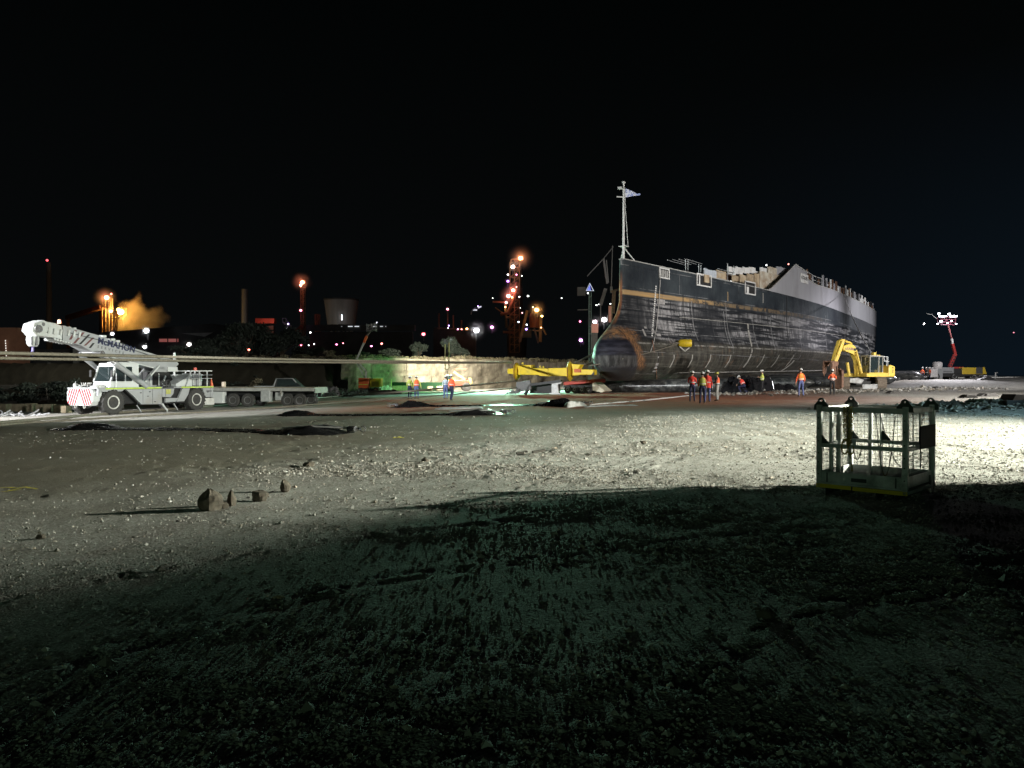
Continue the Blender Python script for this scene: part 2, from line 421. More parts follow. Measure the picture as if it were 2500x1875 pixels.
def ground_material():
    m = bpy.data.materials.new('gravel_ground'); m.use_nodes = True
    nt = m.node_tree; b = nt.nodes['Principled BSDF']; L = nt.links.new
    tc = N(nt, 'ShaderNodeTexCoord'); ob = tc.outputs['Object']
    sp = N(nt, 'ShaderNodeSeparateXYZ'); L(ob, sp.inputs[0])
    def noise(sc, det=6, ro=0.6, vec=ob):
        n = N(nt, 'ShaderNodeTexNoise', Scale=sc, Detail=float(det), Roughness=ro); L(vec, n.inputs['Vector']); return n.outputs['Fac']
    def rng_(v, a, b_, c=0.0, d=1.0):
        n = N(nt, 'ShaderNodeMapRange'); n.inputs['From Min'].default_value = a; n.inputs['From Max'].default_value = b_
        n.inputs['To Min'].default_value = c; n.inputs['To Max'].default_value = d
        L(v, n.inputs['Value']); return n.outputs[0]
    def mix(f, a, c2):
        n = N(nt, 'ShaderNodeMixRGB'); L(f, n.inputs['Fac'])
        for k, v in (('Color1', a), ('Color2', c2)):
            if isinstance(v, tuple): n.inputs[k].default_value = (*v, 1)
            else: L(v, n.inputs[k])
        return n.outputs[0]
    def mul(a, c2):
        n = N(nt, 'ShaderNodeMath', operation='MULTIPLY')
        for k, v in enumerate((a, c2)):
            if isinstance(v, float): n.inputs[k].default_value = v
            else: L(v, n.inputs[k])
        return n.outputs[0]
    mp = N(nt, 'ShaderNodeMapping'); mp.inputs['Rotation'].default_value = (0, 0, R(21)); mp.inputs['Scale'].default_value = (0.16, 0.8, 1)
    L(ob, mp.inputs[0])
    st = noise(1.0, 6, 0.6, mp.outputs[0])
    base = mix(rng_(st, 0.40, 0.62), (0.20, 0.185, 0.155), (0.34, 0.335, 0.305))
    grain = noise(38, 4, 0.7)
    base = mix(rng_(grain, 0.36, 0.64, 0.0, 0.55), base, (0.42, 0.42, 0.40))
    base = mix(rng_(noise(9, 5, 0.7), 0.56, 0.70, 0.0, 0.5), base, (0.11, 0.10, 0.085))
    vc = N(nt, 'ShaderNodeTexVoronoi', Scale=48.0); L(ob, vc.inputs['Vector']); vs = N(nt, 'ShaderNodeSeparateXYZ'); L(vc.outputs['Color'], vs.inputs[0])
    base = mix(rng_(vs.outputs['X'], 0.70, 0.95, 0.0, 0.75), base, (0.56, 0.56, 0.53))
    base = mix(rng_(vs.outputs['Y'], 0.72, 0.95, 0.0, 0.6), base, (0.09, 0.085, 0.07))
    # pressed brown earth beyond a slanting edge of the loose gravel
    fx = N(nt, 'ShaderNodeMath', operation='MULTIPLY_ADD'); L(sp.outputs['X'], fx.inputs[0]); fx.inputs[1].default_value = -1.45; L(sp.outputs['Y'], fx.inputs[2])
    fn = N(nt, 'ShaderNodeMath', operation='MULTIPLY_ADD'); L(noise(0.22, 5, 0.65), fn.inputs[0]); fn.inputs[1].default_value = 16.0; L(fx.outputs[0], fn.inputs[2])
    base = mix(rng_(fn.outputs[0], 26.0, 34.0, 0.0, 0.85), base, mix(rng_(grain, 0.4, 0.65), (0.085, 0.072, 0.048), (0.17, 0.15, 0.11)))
    mp3 = N(nt, 'ShaderNodeMapping'); mp3.inputs['Rotation'].default_value = (0, 0, R(17)); mp3.inputs['Scale'].default_value = (1.5, 0.11, 1); L(ob, mp3.inputs[0])
    base = mix(rng_(noise(1.0, 5, 0.6, mp3.outputs[0]), 0.54, 0.62, 0.0, 0.42), base, (0.12, 0.11, 0.09))
    # iron ore dust: a reddish strip of ground in front of the hull
    dy = rng_(sp.outputs['Y'], 35.0, 45.0); dy2 = rng_(sp.outputs['Y'], 78.0, 66.0)
    dx = rng_(sp.outputs['X'], -18.0, -7.0); dx2 = rng_(sp.outputs['X'], 25.0, 14.0)
    red = mul(mul(dy, dy2), mul(dx, dx2))
    mp2 = N(nt, 'ShaderNodeMapping'); mp2.inputs['Scale'].default_value = (0.10, 0.55, 1); L(ob, mp2.inputs[0])
    rn = rng_(noise(1.0, 7, 0.68, mp2.outputs[0]), 0.36, 0.56)
    base = mix(mul(red, rng_(rn, 0.0, 1.0, 0.55, 1.0)), base, (0.36, 0.125, 0.065))
    # pale ground under the crane, its floodlit brightness partly put into the colour
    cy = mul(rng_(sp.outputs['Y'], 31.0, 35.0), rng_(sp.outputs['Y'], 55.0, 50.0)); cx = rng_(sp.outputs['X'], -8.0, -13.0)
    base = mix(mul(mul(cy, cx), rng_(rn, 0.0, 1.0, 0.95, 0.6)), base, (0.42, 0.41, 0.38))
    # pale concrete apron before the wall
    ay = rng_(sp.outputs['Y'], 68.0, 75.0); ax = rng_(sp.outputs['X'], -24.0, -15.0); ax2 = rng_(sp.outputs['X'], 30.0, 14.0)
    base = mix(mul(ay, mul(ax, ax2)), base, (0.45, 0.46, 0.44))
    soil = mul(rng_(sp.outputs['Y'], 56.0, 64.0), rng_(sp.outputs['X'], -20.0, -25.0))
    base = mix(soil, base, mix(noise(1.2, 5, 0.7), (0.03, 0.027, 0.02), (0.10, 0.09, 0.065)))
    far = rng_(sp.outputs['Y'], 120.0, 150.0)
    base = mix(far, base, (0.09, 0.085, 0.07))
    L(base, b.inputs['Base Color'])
    b.inputs['Roughness'].default_value = 0.85
    b.inputs['Specular IOR Level'].default_value = 0.25
    vo = N(nt, 'ShaderNodeTexVoronoi', Scale=48.0); vo.feature = 'F1'; L(ob, vo.inputs['Vector'])
    inv = rng_(vo.outputs['Distance'], 0.0, 0.7, 1.0, 0.0)
    s = N(nt, 'ShaderNodeMath', operation='ADD'); L(mul(inv, rng_(st, 0.36, 0.6, 0.35, 1.0)), s.inputs[0]); L(mul(noise(70, 4, 0.75), 0.7), s.inputs[1])
    bp = N(nt, 'ShaderNodeBump', Strength=0.7, Distance=0.02); L(s.outputs[0], bp.inputs['Height']); L(bp.outputs[0], b.inputs['Normal'])
    return m
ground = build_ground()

def stone_material():
    m = bpy.data.materials.new('gravel_stone'); m.use_nodes = True
    nt = m.node_tree; b = nt.nodes['Principled BSDF']; L = nt.links.new
    g = N(nt, 'ShaderNodeNewGeometry')
    r = N(nt, 'ShaderNodeValToRGB'); e = r.color_ramp.elements
    e[0].color = (0.10, 0.09, 0.075, 1); e[1].color = (0.52, 0.52, 0.50, 1)
    for p, c in ((0.3, (0.23, 0.22, 0.19, 1)), (0.62, (0.36, 0.355, 0.33, 1)), (0.8, (0.33, 0.28, 0.22, 1))):
        q = e.new(p); q.color = c
    L(g.outputs['Random Per Island'], r.inputs[0]); L(r.outputs[0], b.inputs['Base Color'])
    b.inputs['Roughness'].default_value = 0.75
    return m
STONE = stone_material()
def scatter_stones(name, n, dmin, dmax, size, power=1.0, ang=38, seed=1, mask=True, region=None):
    g = np.random.default_rng(seed)
    if region is None:
        a = g.uniform(R(90 - ang), R(90 + ang), n)
        d = (dmin ** power + g.random(n) * (dmax ** power - dmin ** power)) ** (1 / power)
        x, y = d * np.cos(a), d * np.sin(a)
    else:
        x, y = region(g, n)
    if mask:
        keep = g.random(n) < (0.18 + 0.95 * rough_mask(x, y)) * (1 - 0.93 * smooth((y - 1.45 * x + 6 * vnoise(x * .3, y * .3, 2) - 21) / 7)); x, y = x[keep], y[keep]
    n = len(x)
    z = gz(x, y) + ground_detail(x, y)
    s = size * np.exp(g.normal(0, 0.42, n))
    base = np.array([[1, 0, 0], [0.1, 1, 0], [-1, 0.1, 0], [0, -1, 0], [0, 0, 1], [0, 0, -1.0]], float)
    V = base[None] * (1 + g.uniform(-0.35, 0.35, (n, 6, 3))) * np.array([1.0, 0.8, 0.6]) + g.uniform(-0.2, 0.2, (n, 6, 3))
    th = g.uniform(0, 2 * PI, n); c, sn = np.cos(th)[:, None], np.sin(th)[:, None]
    vx = V[:, :, 0] * c - V[:, :, 1] * sn; vy = V[:, :, 0] * sn + V[:, :, 1] * c
    V = np.stack([vx * s[:, None] + x[:, None], vy * s[:, None] + y[:, None], V[:, :, 2] * s[:, None] + (z + s * 0.25)[:, None]], -1)
    f = np.array([[0, 1, 4], [1, 2, 4], [2, 3, 4], [3, 0, 4], [1, 0, 5], [2, 1, 5], [3, 2, 5], [0, 3, 5]])
    F = (f[None] + np.arange(n)[:, None, None] * 6).reshape(-1, 3)
    o = np_mesh(name, V.reshape(-1, 3), F, STONE)
    return tag(o, kind='stuff')
tag(scatter_stones('gravel', 95000, 3.0, 16, 0.0105, 1.35, seed=3), 'loose grey gravel strewn over the near ground')
tag(scatter_stones('gravel', 85000, 14, 34, 0.0145, 1.3, seed=4), 'loose grey gravel strewn over the middle ground')
tag(scatter_stones('gravel', 900, 4, 30, 0.026, 1.5, seed=5), 'larger loose stones lying among the gravel')
def _reg(g, n):
    x = g.uniform(13, 26, n); return x, 30.5 + 0.05 * x + 1.2 * np.sin(x * 0.5) + g.normal(0, 1.1, n)
tag(scatter_stones('rubble', 2200, 0, 0, 0.075, seed=6, mask=False, region=_reg), 'rubble along the low gravel bank at the right', kind='stuff')
def _reg2(g, n):
    x = g.uniform(14, 38, n); return x, 61 + 0.12 * (x - 25) + g.normal(0, 2.0, n)
tag(scatter_stones('rubble', 1500, 0, 0, 0.085, seed=7, mask=False, region=_reg2), 'broken earth and rubble before the hull and the excavator', kind='stuff')

# sea beyond the yard on the right
sea = MB().add([(25, 150, -1.6), (5000, 150, -1.6), (5000, 8000, -1.6), (25, 8000, -1.6)], [(0, 1, 2, 3)])
seao = sea.build('sea', mat('sea_water', (0.01, 0.016, 0.02), 0.12, var=0.1, scale=0.3, bump=0.4)); tag(seao, kind='structure')

# yellow survey paint sprayed on the gravel
def paint(pts, w, label):
    m = MB()
    for a, b in pts:
        a = Vector((*a, 0)); b = Vector((*b, 0)); d = (b - a); L_ = d.length; d.normalize(); s = Vector((-d.y, d.x, 0)) * w / 2
        k = max(2, int(L_ / 0.06)); vs = []
        for i in range(k + 1):
            p = a + d * L_ * i / k
            for q in (-1, 1):
                v = p + s * q * random.uniform(0.6, 1.2); v.z = float(gz(v.x, v.y) + ground_detail(np.array([v.x]), np.array([v.y]))[0]) + 0.014
                vs.append(v)
        m.add(vs, [(2 * i, 2 * i + 2, 2 * i + 3, 2 * i + 1) for i in range(k)])
    o = m.build('paint_mark', mat('survey_paint', (0.62, 0.55, 0.03), 0.7, dirt=0.5, scale=20, dirtcol=(0.2, 0.19, 0.16)))
    return tag(o, label, 'paint mark')
g_ = lambda px, py: tuple(G(px, py)[:2])
paint([(g_(0, 1203), g_(50, 1197)), (g_(0, 1193), g_(55, 1192)), (g_(20, 1200), g_(60, 1190)), (g_(58, 1190), g_(88, 1196))], 0.06, 'yellow arrow sprayed on the gravel at the left edge')
paint([(g_(960, 1070), g_(978, 1068)), (g_(972, 1066), g_(986, 1071))], 0.09, 'small yellow scribble on the gravel right of the nearest deflated airbag')
paint([(g_(1318, 1027), g_(1350, 1026))], 0.08, 'short thin yellow dash on the ground below the hull bulb')
# ================================================================== SHIP HULL
TH = R(32)
BOW = Vector((9.5, 68.0, 0.0))
SHIP_A = Vector((math.sin(TH), math.cos(TH), 0))      # towards the stern
SHIP_P = Vector((math.cos(TH), -math.sin(TH), 0))     # towards the port side
SHIP_RZ = math.atan2(SHIP_A.y, SHIP_A.x)
def ztab(t, z):
    return np.interp(z, [a for a, b in t], [b for a, b in t])
STEM = [(1.2, -1.5), (1.8, -2.7), (2.5, -3.3), (3.3, -3.5), (4.2, -3.3), (4.8, -2.85), (5.3, -2.3), (5.9, -1.6), (6.6, -0.9), (7.4, -0.3), (8.2, 0.0), (13, 0.0)]
BULB = [(1.2, 0.6), (1.8, 1.3), (2.5, 1.72), (3.3, 1.88), (4.2, 1.72), (4.8, 1.45), (5.4, 1.1), (6.1, 0.72), (7.0, 0.42), (8, 0.24), (13, 0.2)]
def keel(s): return 1.25 + 0.0095 * max(0.0, s)
def deck_z(s): return 11.85 - 0.0105 * min(max(s, 0), 60) + 0.003 * max(0, s - 60)
ZT = [(29, 11.62), (30, 11.75), (38.0, 15.5), (42.6, 14.95), (42.9, 14.1), (46.5, 13.75), (60, 13.9), (85, 14.2), (108, 14.3)]
def half(s, z):
    zz = z - 0.0095 * max(0.0, s)
    st = ztab(STEM, z); rb = ztab(BULB, z); x = s - st
    if x <= 0: return 0.0
    ln = max(0.25, rb * 1.25)
    b = rb * math.sqrt(max(0, 1 - (1 - min(x / ln, 1)) ** 2))
    B = 8.0
    if zz < 4.6: B = 8.0 - 2.7 * max(0, (4.6 - zz) / 3.35) ** 1.35
    low = 1 - min(1, max(0, (z - 5.0) / 2.5))
    x0 = 4.2 * low; Lw = 62 - 6 * low
    t = min(1, max(0, (x - x0) / Lw)); g = t * (1.5 - 0.5 * t * t)
    b = b + (B - rb) * g
    if s > 72: b *= 1 - 0.10 * ((s - 72) / 36) ** 2
    return b
def s_end(z, top=False):
    return float(np.interp(z, [1, 2.4, 4, 6, 8.5, 9.5, 15], [88, 93, 99, 104, 107.2, 108, 108]))
def hull_local(s, z, out=0.0, side=-1):
    b = half(s, z); e = 0.15
    ds = (half(s + e, z) - half(s - e, z)) / (2 * e); dz = (half(s, z + e) - half(s, z - e)) / (2 * e)
    n = Vector((-ds, side, -dz)).normalized()
    n = Vector((-ds, 1.0 * side, -dz)); n.normalize()
    return Vector((s, side * b, z)) + n * out, n
def ship_world(v):
    return BOW + SHIP_A * v[0] - SHIP_P * v[1] + Vector((0, 0, v[2]))
def proj(w):
    return 1250 + FOC * w.x / w.y, HOR - (w.z - EYE) * FOC / w.y
def s_at(px, z):
    "station on the port side at height z that shows at px"
    lo, hi = -3.0, 108.0
    for _ in range(50):
        m = (lo + hi) / 2
        if proj(ship_world(hull_local(m, z)[0]))[0] < px: lo = m
        else: hi = m
    return (lo + hi) / 2
def sz_at(px, py):
    z = 6.0
    for _ in range(30):
        s = s_at(px, z); D = ship_world(hull_local(s, z)[0]).y
        z = z * 0.3 + 0.7 * (EYE + (HOR - py) * D / FOC)
    return s_at(px, z), z
def hull_material():
    m = bpy.data.materials.new('weathered_hull_paint'); m.use_nodes = True
    nt = m.node_tree; b = nt.nodes['Principled BSDF']; L = nt.links.new
    tc = N(nt, 'ShaderNodeTexCoord'); ob = tc.outputs['Object']
    sp = N(nt, 'ShaderNodeSeparateXYZ'); L(ob, sp.inputs[0])
    def math_(op, a, c=None):
        n = N(nt, 'ShaderNodeMath', operation=op)
        for k, v in enumerate((a, c)):
            if v is None: continue
            if isinstance(v, (int, float)): n.inputs[k].default_value = v
            else: L(v, n.inputs[k])
        return n.outputs[0]
    def rg(v, a, b_, c=0.0, d=1.0):
        n = N(nt, 'ShaderNodeMapRange'); n.inputs['From Min'].default_value = a; n.inputs['From Max'].default_value = b_
        n.inputs['To Min'].default_value = c; n.inputs['To Max'].default_value = d; L(v, n.inputs['Value']); return n.outputs[0]
    def noise(scale, sc=1.0, det=6, ro=0.65, off=(0, 0, 0)):
        mp = N(nt, 'ShaderNodeMapping'); mp.inputs['Scale'].default_value = scale; mp.inputs['Location'].default_value = off; L(ob, mp.inputs[0])
        n = N(nt, 'ShaderNodeTexNoise', Scale=sc, Detail=float(det), Roughness=ro); L(mp.outputs[0], n.inputs['Vector']); return n.outputs['Fac']
    def mix(f, a, c2):
        n = N(nt, 'ShaderNodeMixRGB')
        if isinstance(f, float): n.inputs['Fac'].default_value = f
        else: L(f, n.inputs['Fac'])
        for k, v in (('Color1', a), ('Color2', c2)):
            if isinstance(v, tuple): n.inputs[k].default_value = (*v, 1)
            else: L(v, n.inputs[k])
        return n.outputs[0]
    S, Z = sp.outputs['X'], sp.outputs['Z']
    # height above the sloping waterlines
    zk = math_('SUBTRACT', Z, math_('MULTIPLY', S, 0.006))
    wob = math_('MULTIPLY', math_('SUBTRACT', noise((0.5, 0.5, 0.2), 1.0, 5), 0.5), 0.5)
    zw = math_('ADD', zk, wob)
    streak_v = noise((2.6, 2.6, 0.28), 1.0, 7, 0.72)
    streak_h = noise((0.10, 0.10, 2.4), 1.0, 6, 0.62, (5, 0, 0))
    fine_h = noise((0.16, 0.16, 7.0), 1.0, 5, 0.7, (9, 3, 1))
    blot = noise((0.22, 0.22, 0.30), 1.0, 5, 0.6, (2, 1, 7))
    fine = noise((1.4, 1.4, 1.4), 1.0, 8, 0.75)
    top = mix(rg(blot, 0.35, 0.65), (0.012, 0.016, 0.021), (0.038, 0.047, 0.052))
    top = mix(rg(streak_v, 0.55, 0.75, 0, 0.35), top, (0.09, 0.095, 0.095))
    top = mix(rg(S, 50.0, 100.0, 0, 0.7), top, (0.12, 0.12, 0.125))  # lighter towards the stern: floodlit sheen put into the paint colour
    # rubbed belt
    dark = mix(rg(fine, 0.35, 0.65), (0.006, 0.007, 0.009), (0.020, 0.022, 0.025))
    scr = math_('MULTIPLY', rg(streak_h, 0.49, 0.55), rg(streak_v, 0.40, 0.56, 0.10, 1.0))
    scr = math_('MAXIMUM', scr, math_('MULTIPLY', rg(fine_h, 0.58, 0.66), rg(blot, 0.45, 0.6, 0.1, 0.8)))
    big = noise((0.085, 0.085, 0.05), 1.0, 3, 0.55, (3, 7, 2))
    scr = math_('MULTIPLY', math_('MULTIPLY', scr, rg(blot, 0.38, 0.52, 0.2, 1.0)), rg(math_('ADD', big, math_('MULTIPLY', S, 0.0016)), 0.43, 0.55, 0.12, 1.0))
    belt = mix(scr, dark, (0.29, 0.285, 0.285))
    # brown scuffed bilge plating, darkened in the colour for its downturned shade
    low = mix(rg(streak_v, 0.38, 0.62), (0.012, 0.0115, 0.0095), (0.062, 0.058, 0.046))
    low = mix(rg(fine_h, 0.52, 0.66, 0, 0.6), low, (0.12, 0.115, 0.095))
    low = mix(rg(fine, 0.50, 0.66, 0, 0.8), low, (0.035, 0.030, 0.024))
    low = mix(rg(noise((0.7, 0.7, 0.5), 1.0, 6, 0.7, (4, 4, 4)), 0.58, 0.70, 0, 0.7), low, (0.15, 0.085, 0.05))
    c = mix(rg(zw, 4.5, 5.1), low, belt)
    c = mix(rg(zw, 8.55, 8.85), c, top)
    # ochre line of the old stripe, broken towards the stern
    line = math_('MULTIPLY', rg(math_('ABSOLUTE', math_('SUBTRACT', math_('ADD', zk, math_('MULTIPLY', wob, 0.25)), 9.02)), 0.26, 0.14), math_('MULTIPLY', math_('MAXIMUM', rg(S, 20.0, 14.0), rg(S, 55.0, 25.0, 0.0, 0.45)), math_('MAXIMUM', rg(fine, 0.42, 0.52), rg(S, 14.0, 9.0))))
    c = mix(line, c, mix(rg(fine_h, 0.4, 0.6), (0.40, 0.25, 0.10), (0.26, 0.19, 0.11)))
    # the thin light line lower down
    l2 = math_('MULTIPLY', rg(math_('ABSOLUTE', math_('SUBTRACT', zk, 4.55)), 0.10, 0.04), rg(fine, 0.42, 0.55))
    c = mix(math_('MULTIPLY', l2, 0.7), c, (0.30, 0.29, 0.26))
    # plate seams
    mp = N(nt, 'ShaderNodeMapping'); mp.inputs['Rotation'].default_value = (R(90), 0, 0); L(ob, mp.inputs[0])
    br = N(nt, 'ShaderNodeTexBrick'); L(mp.outputs[0], br.inputs['Vector'])
    for k, v in (('Scale', 1.0), ('Mortar Size', 0.035), ('Brick Width', 6.2), ('Row Height', 1.9), ('Mortar Smooth', 0.3)): br.inputs[k].default_value = v
    c = mix(math_('MULTIPLY', br.outputs['Fac'], rg(fine, 0.38, 0.6, 0.15, 0.8)), c, mix(rg(blot, 0.45, 0.55), (0.012, 0.012, 0.014), (0.26, 0.26, 0.26)))
    # vertical weld or rust marks
    # rust: stem, and the ring where the bulb meets the hull
    stemr = math_('MULTIPLY', rg(S, 0.62, 0.35), math_('MULTIPLY', rg(Z, 6.0, 7.0), rg(Z, 11.0, 9.4)))
    ysel = rg(sp.outputs['Y'], -0.16, -0.05)
    c = mix(math_('MULTIPLY', math_('MULTIPLY', stemr, ysel), rg(fine, 0.3, 0.5)), c, mix(rg(streak_v, 0.4, 0.6), (0.30, 0.12, 0.045), (0.10, 0.045, 0.03)))
    ringd = math_('ABSOLUTE', math_('SUBTRACT', math_('ADD', S, math_('MULTIPLY', math_('SUBTRACT', Z, 3.6), 0.55)), math_('ADD', -0.35, math_('MULTIPLY', wob, 2.0))))
    ring = math_('MULTIPLY', rg(ringd, 1.25, 0.45), math_('MULTIPLY', rg(Z, 2.1, 2.7), rg(Z, 6.0, 5.3)))
    ringc = mix(rg(noise((5, 1.2, 3.0), 1.0, 6, 0.7), 0.40, 0.60), (0.28, 0.14, 0.06), (0.04, 0.025, 0.018))
    c = mix(math_('MULTIPLY', ring, rg(fine, 0.30, 0.46)), c, ringc)
    r2 = math_('MULTIPLY', math_('MULTIPLY', rg(S, 1.6, 0.2), rg(math_('ABSOLUTE', math_('SUBTRACT', Z, math_('ADD', 5.35, math_('MULTIPLY', wob, 1.2)))), 0.75, 0.2)), rg(noise((1.2, 6.0, 6.0), 1.0, 5, 0.7), 0.44, 0.54))
    c = mix(r2, c, ringc)
    nose = math_('MULTIPLY', rg(math_('ADD', S, math_('MULTIPLY', math_('SUBTRACT', Z, 3.6), 0.55)), -0.7, -1.2), rg(Z, 5.0, 4.7))
    nc = mix(rg(noise((0.5, 0.5, 3.0), 1.0, 6, 0.6), 0.42, 0.6), (0.008, 0.008, 0.013), (0.028, 0.028, 0.040))
    nc = mix(math_('MULTIPLY', rg(Z, 3.5, 3.3), rg(Z, 2.2, 2.6)), nc, mix(rg(streak_v, 0.35, 0.6), (0.10, 0.10, 0.10), (0.02, 0.02, 0.02)))
    nc = mix(rg(zw, 2.5, 2.1), nc, (0.03, 0.03, 0.03))
    c = mix(nose, c, nc)
    L(c, b.inputs['Base Color'])
    L(rg(fine, 0.3, 0.7, 0.50, 0.75), b.inputs['Roughness']); b.inputs['Specular IOR Level'].default_value = 0.18
    h = math_('ADD', math_('MULTIPLY', fine, 0.5), math_('MULTIPLY', noise((0.7, 0.7, 0.15), 1.0, 3), 1.2))
    bp = N(nt, 'ShaderNodeBump', Strength=0.5, Distance=0.06); L(math_('SUBTRACT', h, math_('MULTIPLY', br.outputs['Fac'], 0.4)), bp.inputs['Height']); L(bp.outputs[0], b.inputs['Normal'])
    return m
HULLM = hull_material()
GREY = mat('grey_topside_paint', (0.30, 0.30, 0.315), 0.5, var=0.12, scale=0.4, dirt=0.25, dirtcol=(0.16, 0.155, 0.15), stretch=(1, 1, 0.25))
WHITEP = mat('white_ship_paint', (0.62, 0.62, 0.60), 0.55, var=0.15, scale=1.2, dirt=0.35, dirtcol=(0.22, 0.15, 0.08))
DARKM = mat('dark_interior', (0.012, 0.012, 0.012), 0.8)
RUSTY = mat('rusty_steel', (0.16, 0.075, 0.035), 0.8, var=0.4, scale=5, bump=0.4, col2=(0.05, 0.028, 0.018))
CREAM = mat('scorched_cream_paint', (0.45, 0.38, 0.27), 0.7, scale=1.6, col2=(0.36, 0.27, 0.16), dirt=0.7, dirtcol=(0.09, 0.045, 0.02))

ship = thing('ship_hull', 'black and grey cut down ship hull with bulbous bow standing on the yard', 'ship', BOW, SHIP_RZ)
def build_hull():
    zs = np.concatenate([np.linspace(0, 0.42, 22), np.linspace(0.44, 1.0, 16)])
    xs = np.concatenate([np.linspace(0, 1, 14) ** 2 * 2.6, np.linspace(2.9, 9, 18), np.linspace(9.8, 60, 46), np.linspace(62, 108, 22)])
    rows = []
    for v in zs:
        row = []
        for x in xs:
            # slide the station so that each waterline starts on the stem and ends on the transom
            s = x; zt = deck_z(s); z = keel(s) + v * (zt - keel(s))
            for _ in range(3):
                s0 = ztab(STEM, z); se = s_end(z); s = s0 + (se - s0) * (x / 108.0)
                z = keel(s) + v * (deck_z(s) - keel(s))
            row.append((s, half(s, z), z))
        rows.append(row)
    nz, nx = len(zs), len(xs); V = []; F = []
    for side in (-1, 1):
        k = len(V)
        for r in rows:
            for (s, b_, z) in r: V.append((s, side * b_, z))
        for i in range(nz - 1):
            for j in range(nx - 1):
                a = k + i * nx + j; q = (a, a + 1, a + nx + 1, a + nx)
                F.append(q if side < 0 else q[::-1])
    n = nz * nx
    for j in range(nx - 1): F.append((j, n + j, n + j + 1, j + 1))           # flat bottom
    for i in range(nz - 1): F.append((i * nx + nx - 1, n + i * nx + nx - 1, n + (i + 1) * nx + nx - 1, (i + 1) * nx + nx - 1))  # transom
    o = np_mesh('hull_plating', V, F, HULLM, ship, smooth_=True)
    return o
build_hull()
# deck a little below the edge
m = MB(); SS = [1, 3, 6, 10, 15, 20, 26, 33, 40, 50, 62, 75, 90, 107.8]
for a, b in zip(SS[:-1], SS[1:]):
    za, zb = deck_z(a) - 1.15, deck_z(b) - 1.15
    m.add([(a, -half(a, za) + .05, za), (b, -half(b, zb) + .05, zb), (b, half(b, zb) - .05, zb), (a, half(a, za) - .05, za)], [(0, 1, 2, 3)])
m.build('deck', RUSTY, ship)
# rail cap along the black plating
def strip_part(name, pts, w, h, mt, par=ship):
    m = MB()
    for a, b in zip(pts[:-1], pts[1:]): m.bar(a, b, w, h)
    return m.build(name, mt, par)
edge = [hull_local(s, deck_z(s), 0.0)[0] + Vector((0, 0, 0.04)) for s in [0.05, .6, 2, 4, 6, 8, 10, 13, 16, 19, 22, 26, 30]]
strip_part('rail_cap', edge, 0.16, 0.08, mat('bare_plate_edge', (0.36, 0.36, 0.34), 0.6, scale=3))
edge2 = [Vector((v.x, -v.y, v.z)) for v in edge]
strip_part('rail_cap', edge2, 0.16, 0.08, mat('bare_plate_edge', (0.36, 0.36, 0.34), 0.6, scale=3))
# grey topside plating above the black, one mesh with thickness
def ztop(s): return float(np.interp(s, [a for a, b in ZT], [b for a, b in ZT]))
for side in (-1, 1):
    st = list(np.linspace(29.5, 38, 8)) + [39.5, 41, 42.6, 42.9, 44.5, 46.5] + list(np.linspace(49, 108, 26))
    V = []; F = []
    for s in st:
        z0 = deck_z(s) - 0.02; z1 = ztop(s) if side < 0 else max(z0 + 0.3, ztop(s) - 0.8 if s < 43 else ztop(s))
        for z in (z0, (z0 + z1) / 2, z1):
            p = hull_local(s, z, 0.04, side)[0]; V.append(p)
        for z in (z0, (z0 + z1) / 2, z1):
            p = hull_local(s, z, -0.10, side)[0]; V.append(p)
    for i in range(len(st) - 1):
        a = i * 6; b = a + 6
        for (p, q) in ((0, 1), (1, 2), (2, 5), (5, 4), (4, 3), (3, 0)): F.append((a + p, b + p, b + q, a + q) if side < 0 else (a + q, b + q, b + p, a + p))
    np_mesh('upper_plating', V, F, GREY, ship)
# transom plate of the grey part
zb, zt_ = deck_z(108), ztop(108)
m = MB(); m.prism([(-half(108, zb), zb), (half(108, zb), zb), (half(108, zt_), zt_), (-half(108, zt_), zt_)], 107.9, 108.0, 'yz'); m.build('transom_plate', GREY, ship)
# light edge line of the grey part
eg = [hull_local(s, ztop(s), 0.06)[0] for s in [30, 34, 38]]
strip_part('cut_edge', eg, 0.10, 0.10, mat('bare_plate_edge', (0.36, 0.36, 0.34)))
strip_part('top_rail', [hull_local(s, ztop(s), 0.08)[0] for s in [38, 40, 42.6]], 0.12, 0.12, mat('bare_plate_edge', (0.36, 0.36, 0.34)))
strip_part('top_rail', [hull_local(s, ztop(s), 0.08)[0] for s in [42.9, 44, 46.5, 50, 55, 60, 65, 70, 76, 82, 90, 98, 107]], 0.14, 0.10, mat('bare_plate_edge', (0.36, 0.36, 0.34)))
# broken frames standing along the grey edge
rs = random.Random(5)
s = 43.2; k = 0
while s < 105:
    zt0 = ztop(s); h = rs.uniform(0.9, 1.7) if s < 75 else rs.uniform(0.4, 1.5)
    p = hull_local(s, zt0, -0.15)[0]; m = MB()
    w = rs.choice([0.16, 0.22, 0.35, 0.6]) if rs.random() > 0.2 else 0.9
    m.box(p + Vector((0, 0, h / 2)), (w, 0.18, h))
    if rs.random() > 0.5: m.bar(p + Vector((0, 0, h)), p + Vector((0.7, 0.9, 0.1)), 0.1)
    m.build('frame_stub', [GREY, GREY, WHITEP, DARKM, RUSTY][min(4, int(rs.random() * 5.4))], ship)
    s += rs.uniform(0.9, 1.9); k += 1
for a, b, dz in ((43, 50, 1.15), (43, 58, 0.6), (60, 66, 1.0), (84, 92, 0.9)):
    strip_part('hand_rail', [hull_local(q, ztop(q) + 0, -0.2)[0] + Vector((0, 0, dz)) for q in np.linspace(a, b, 6)], 0.06, 0.06, WHITEP)

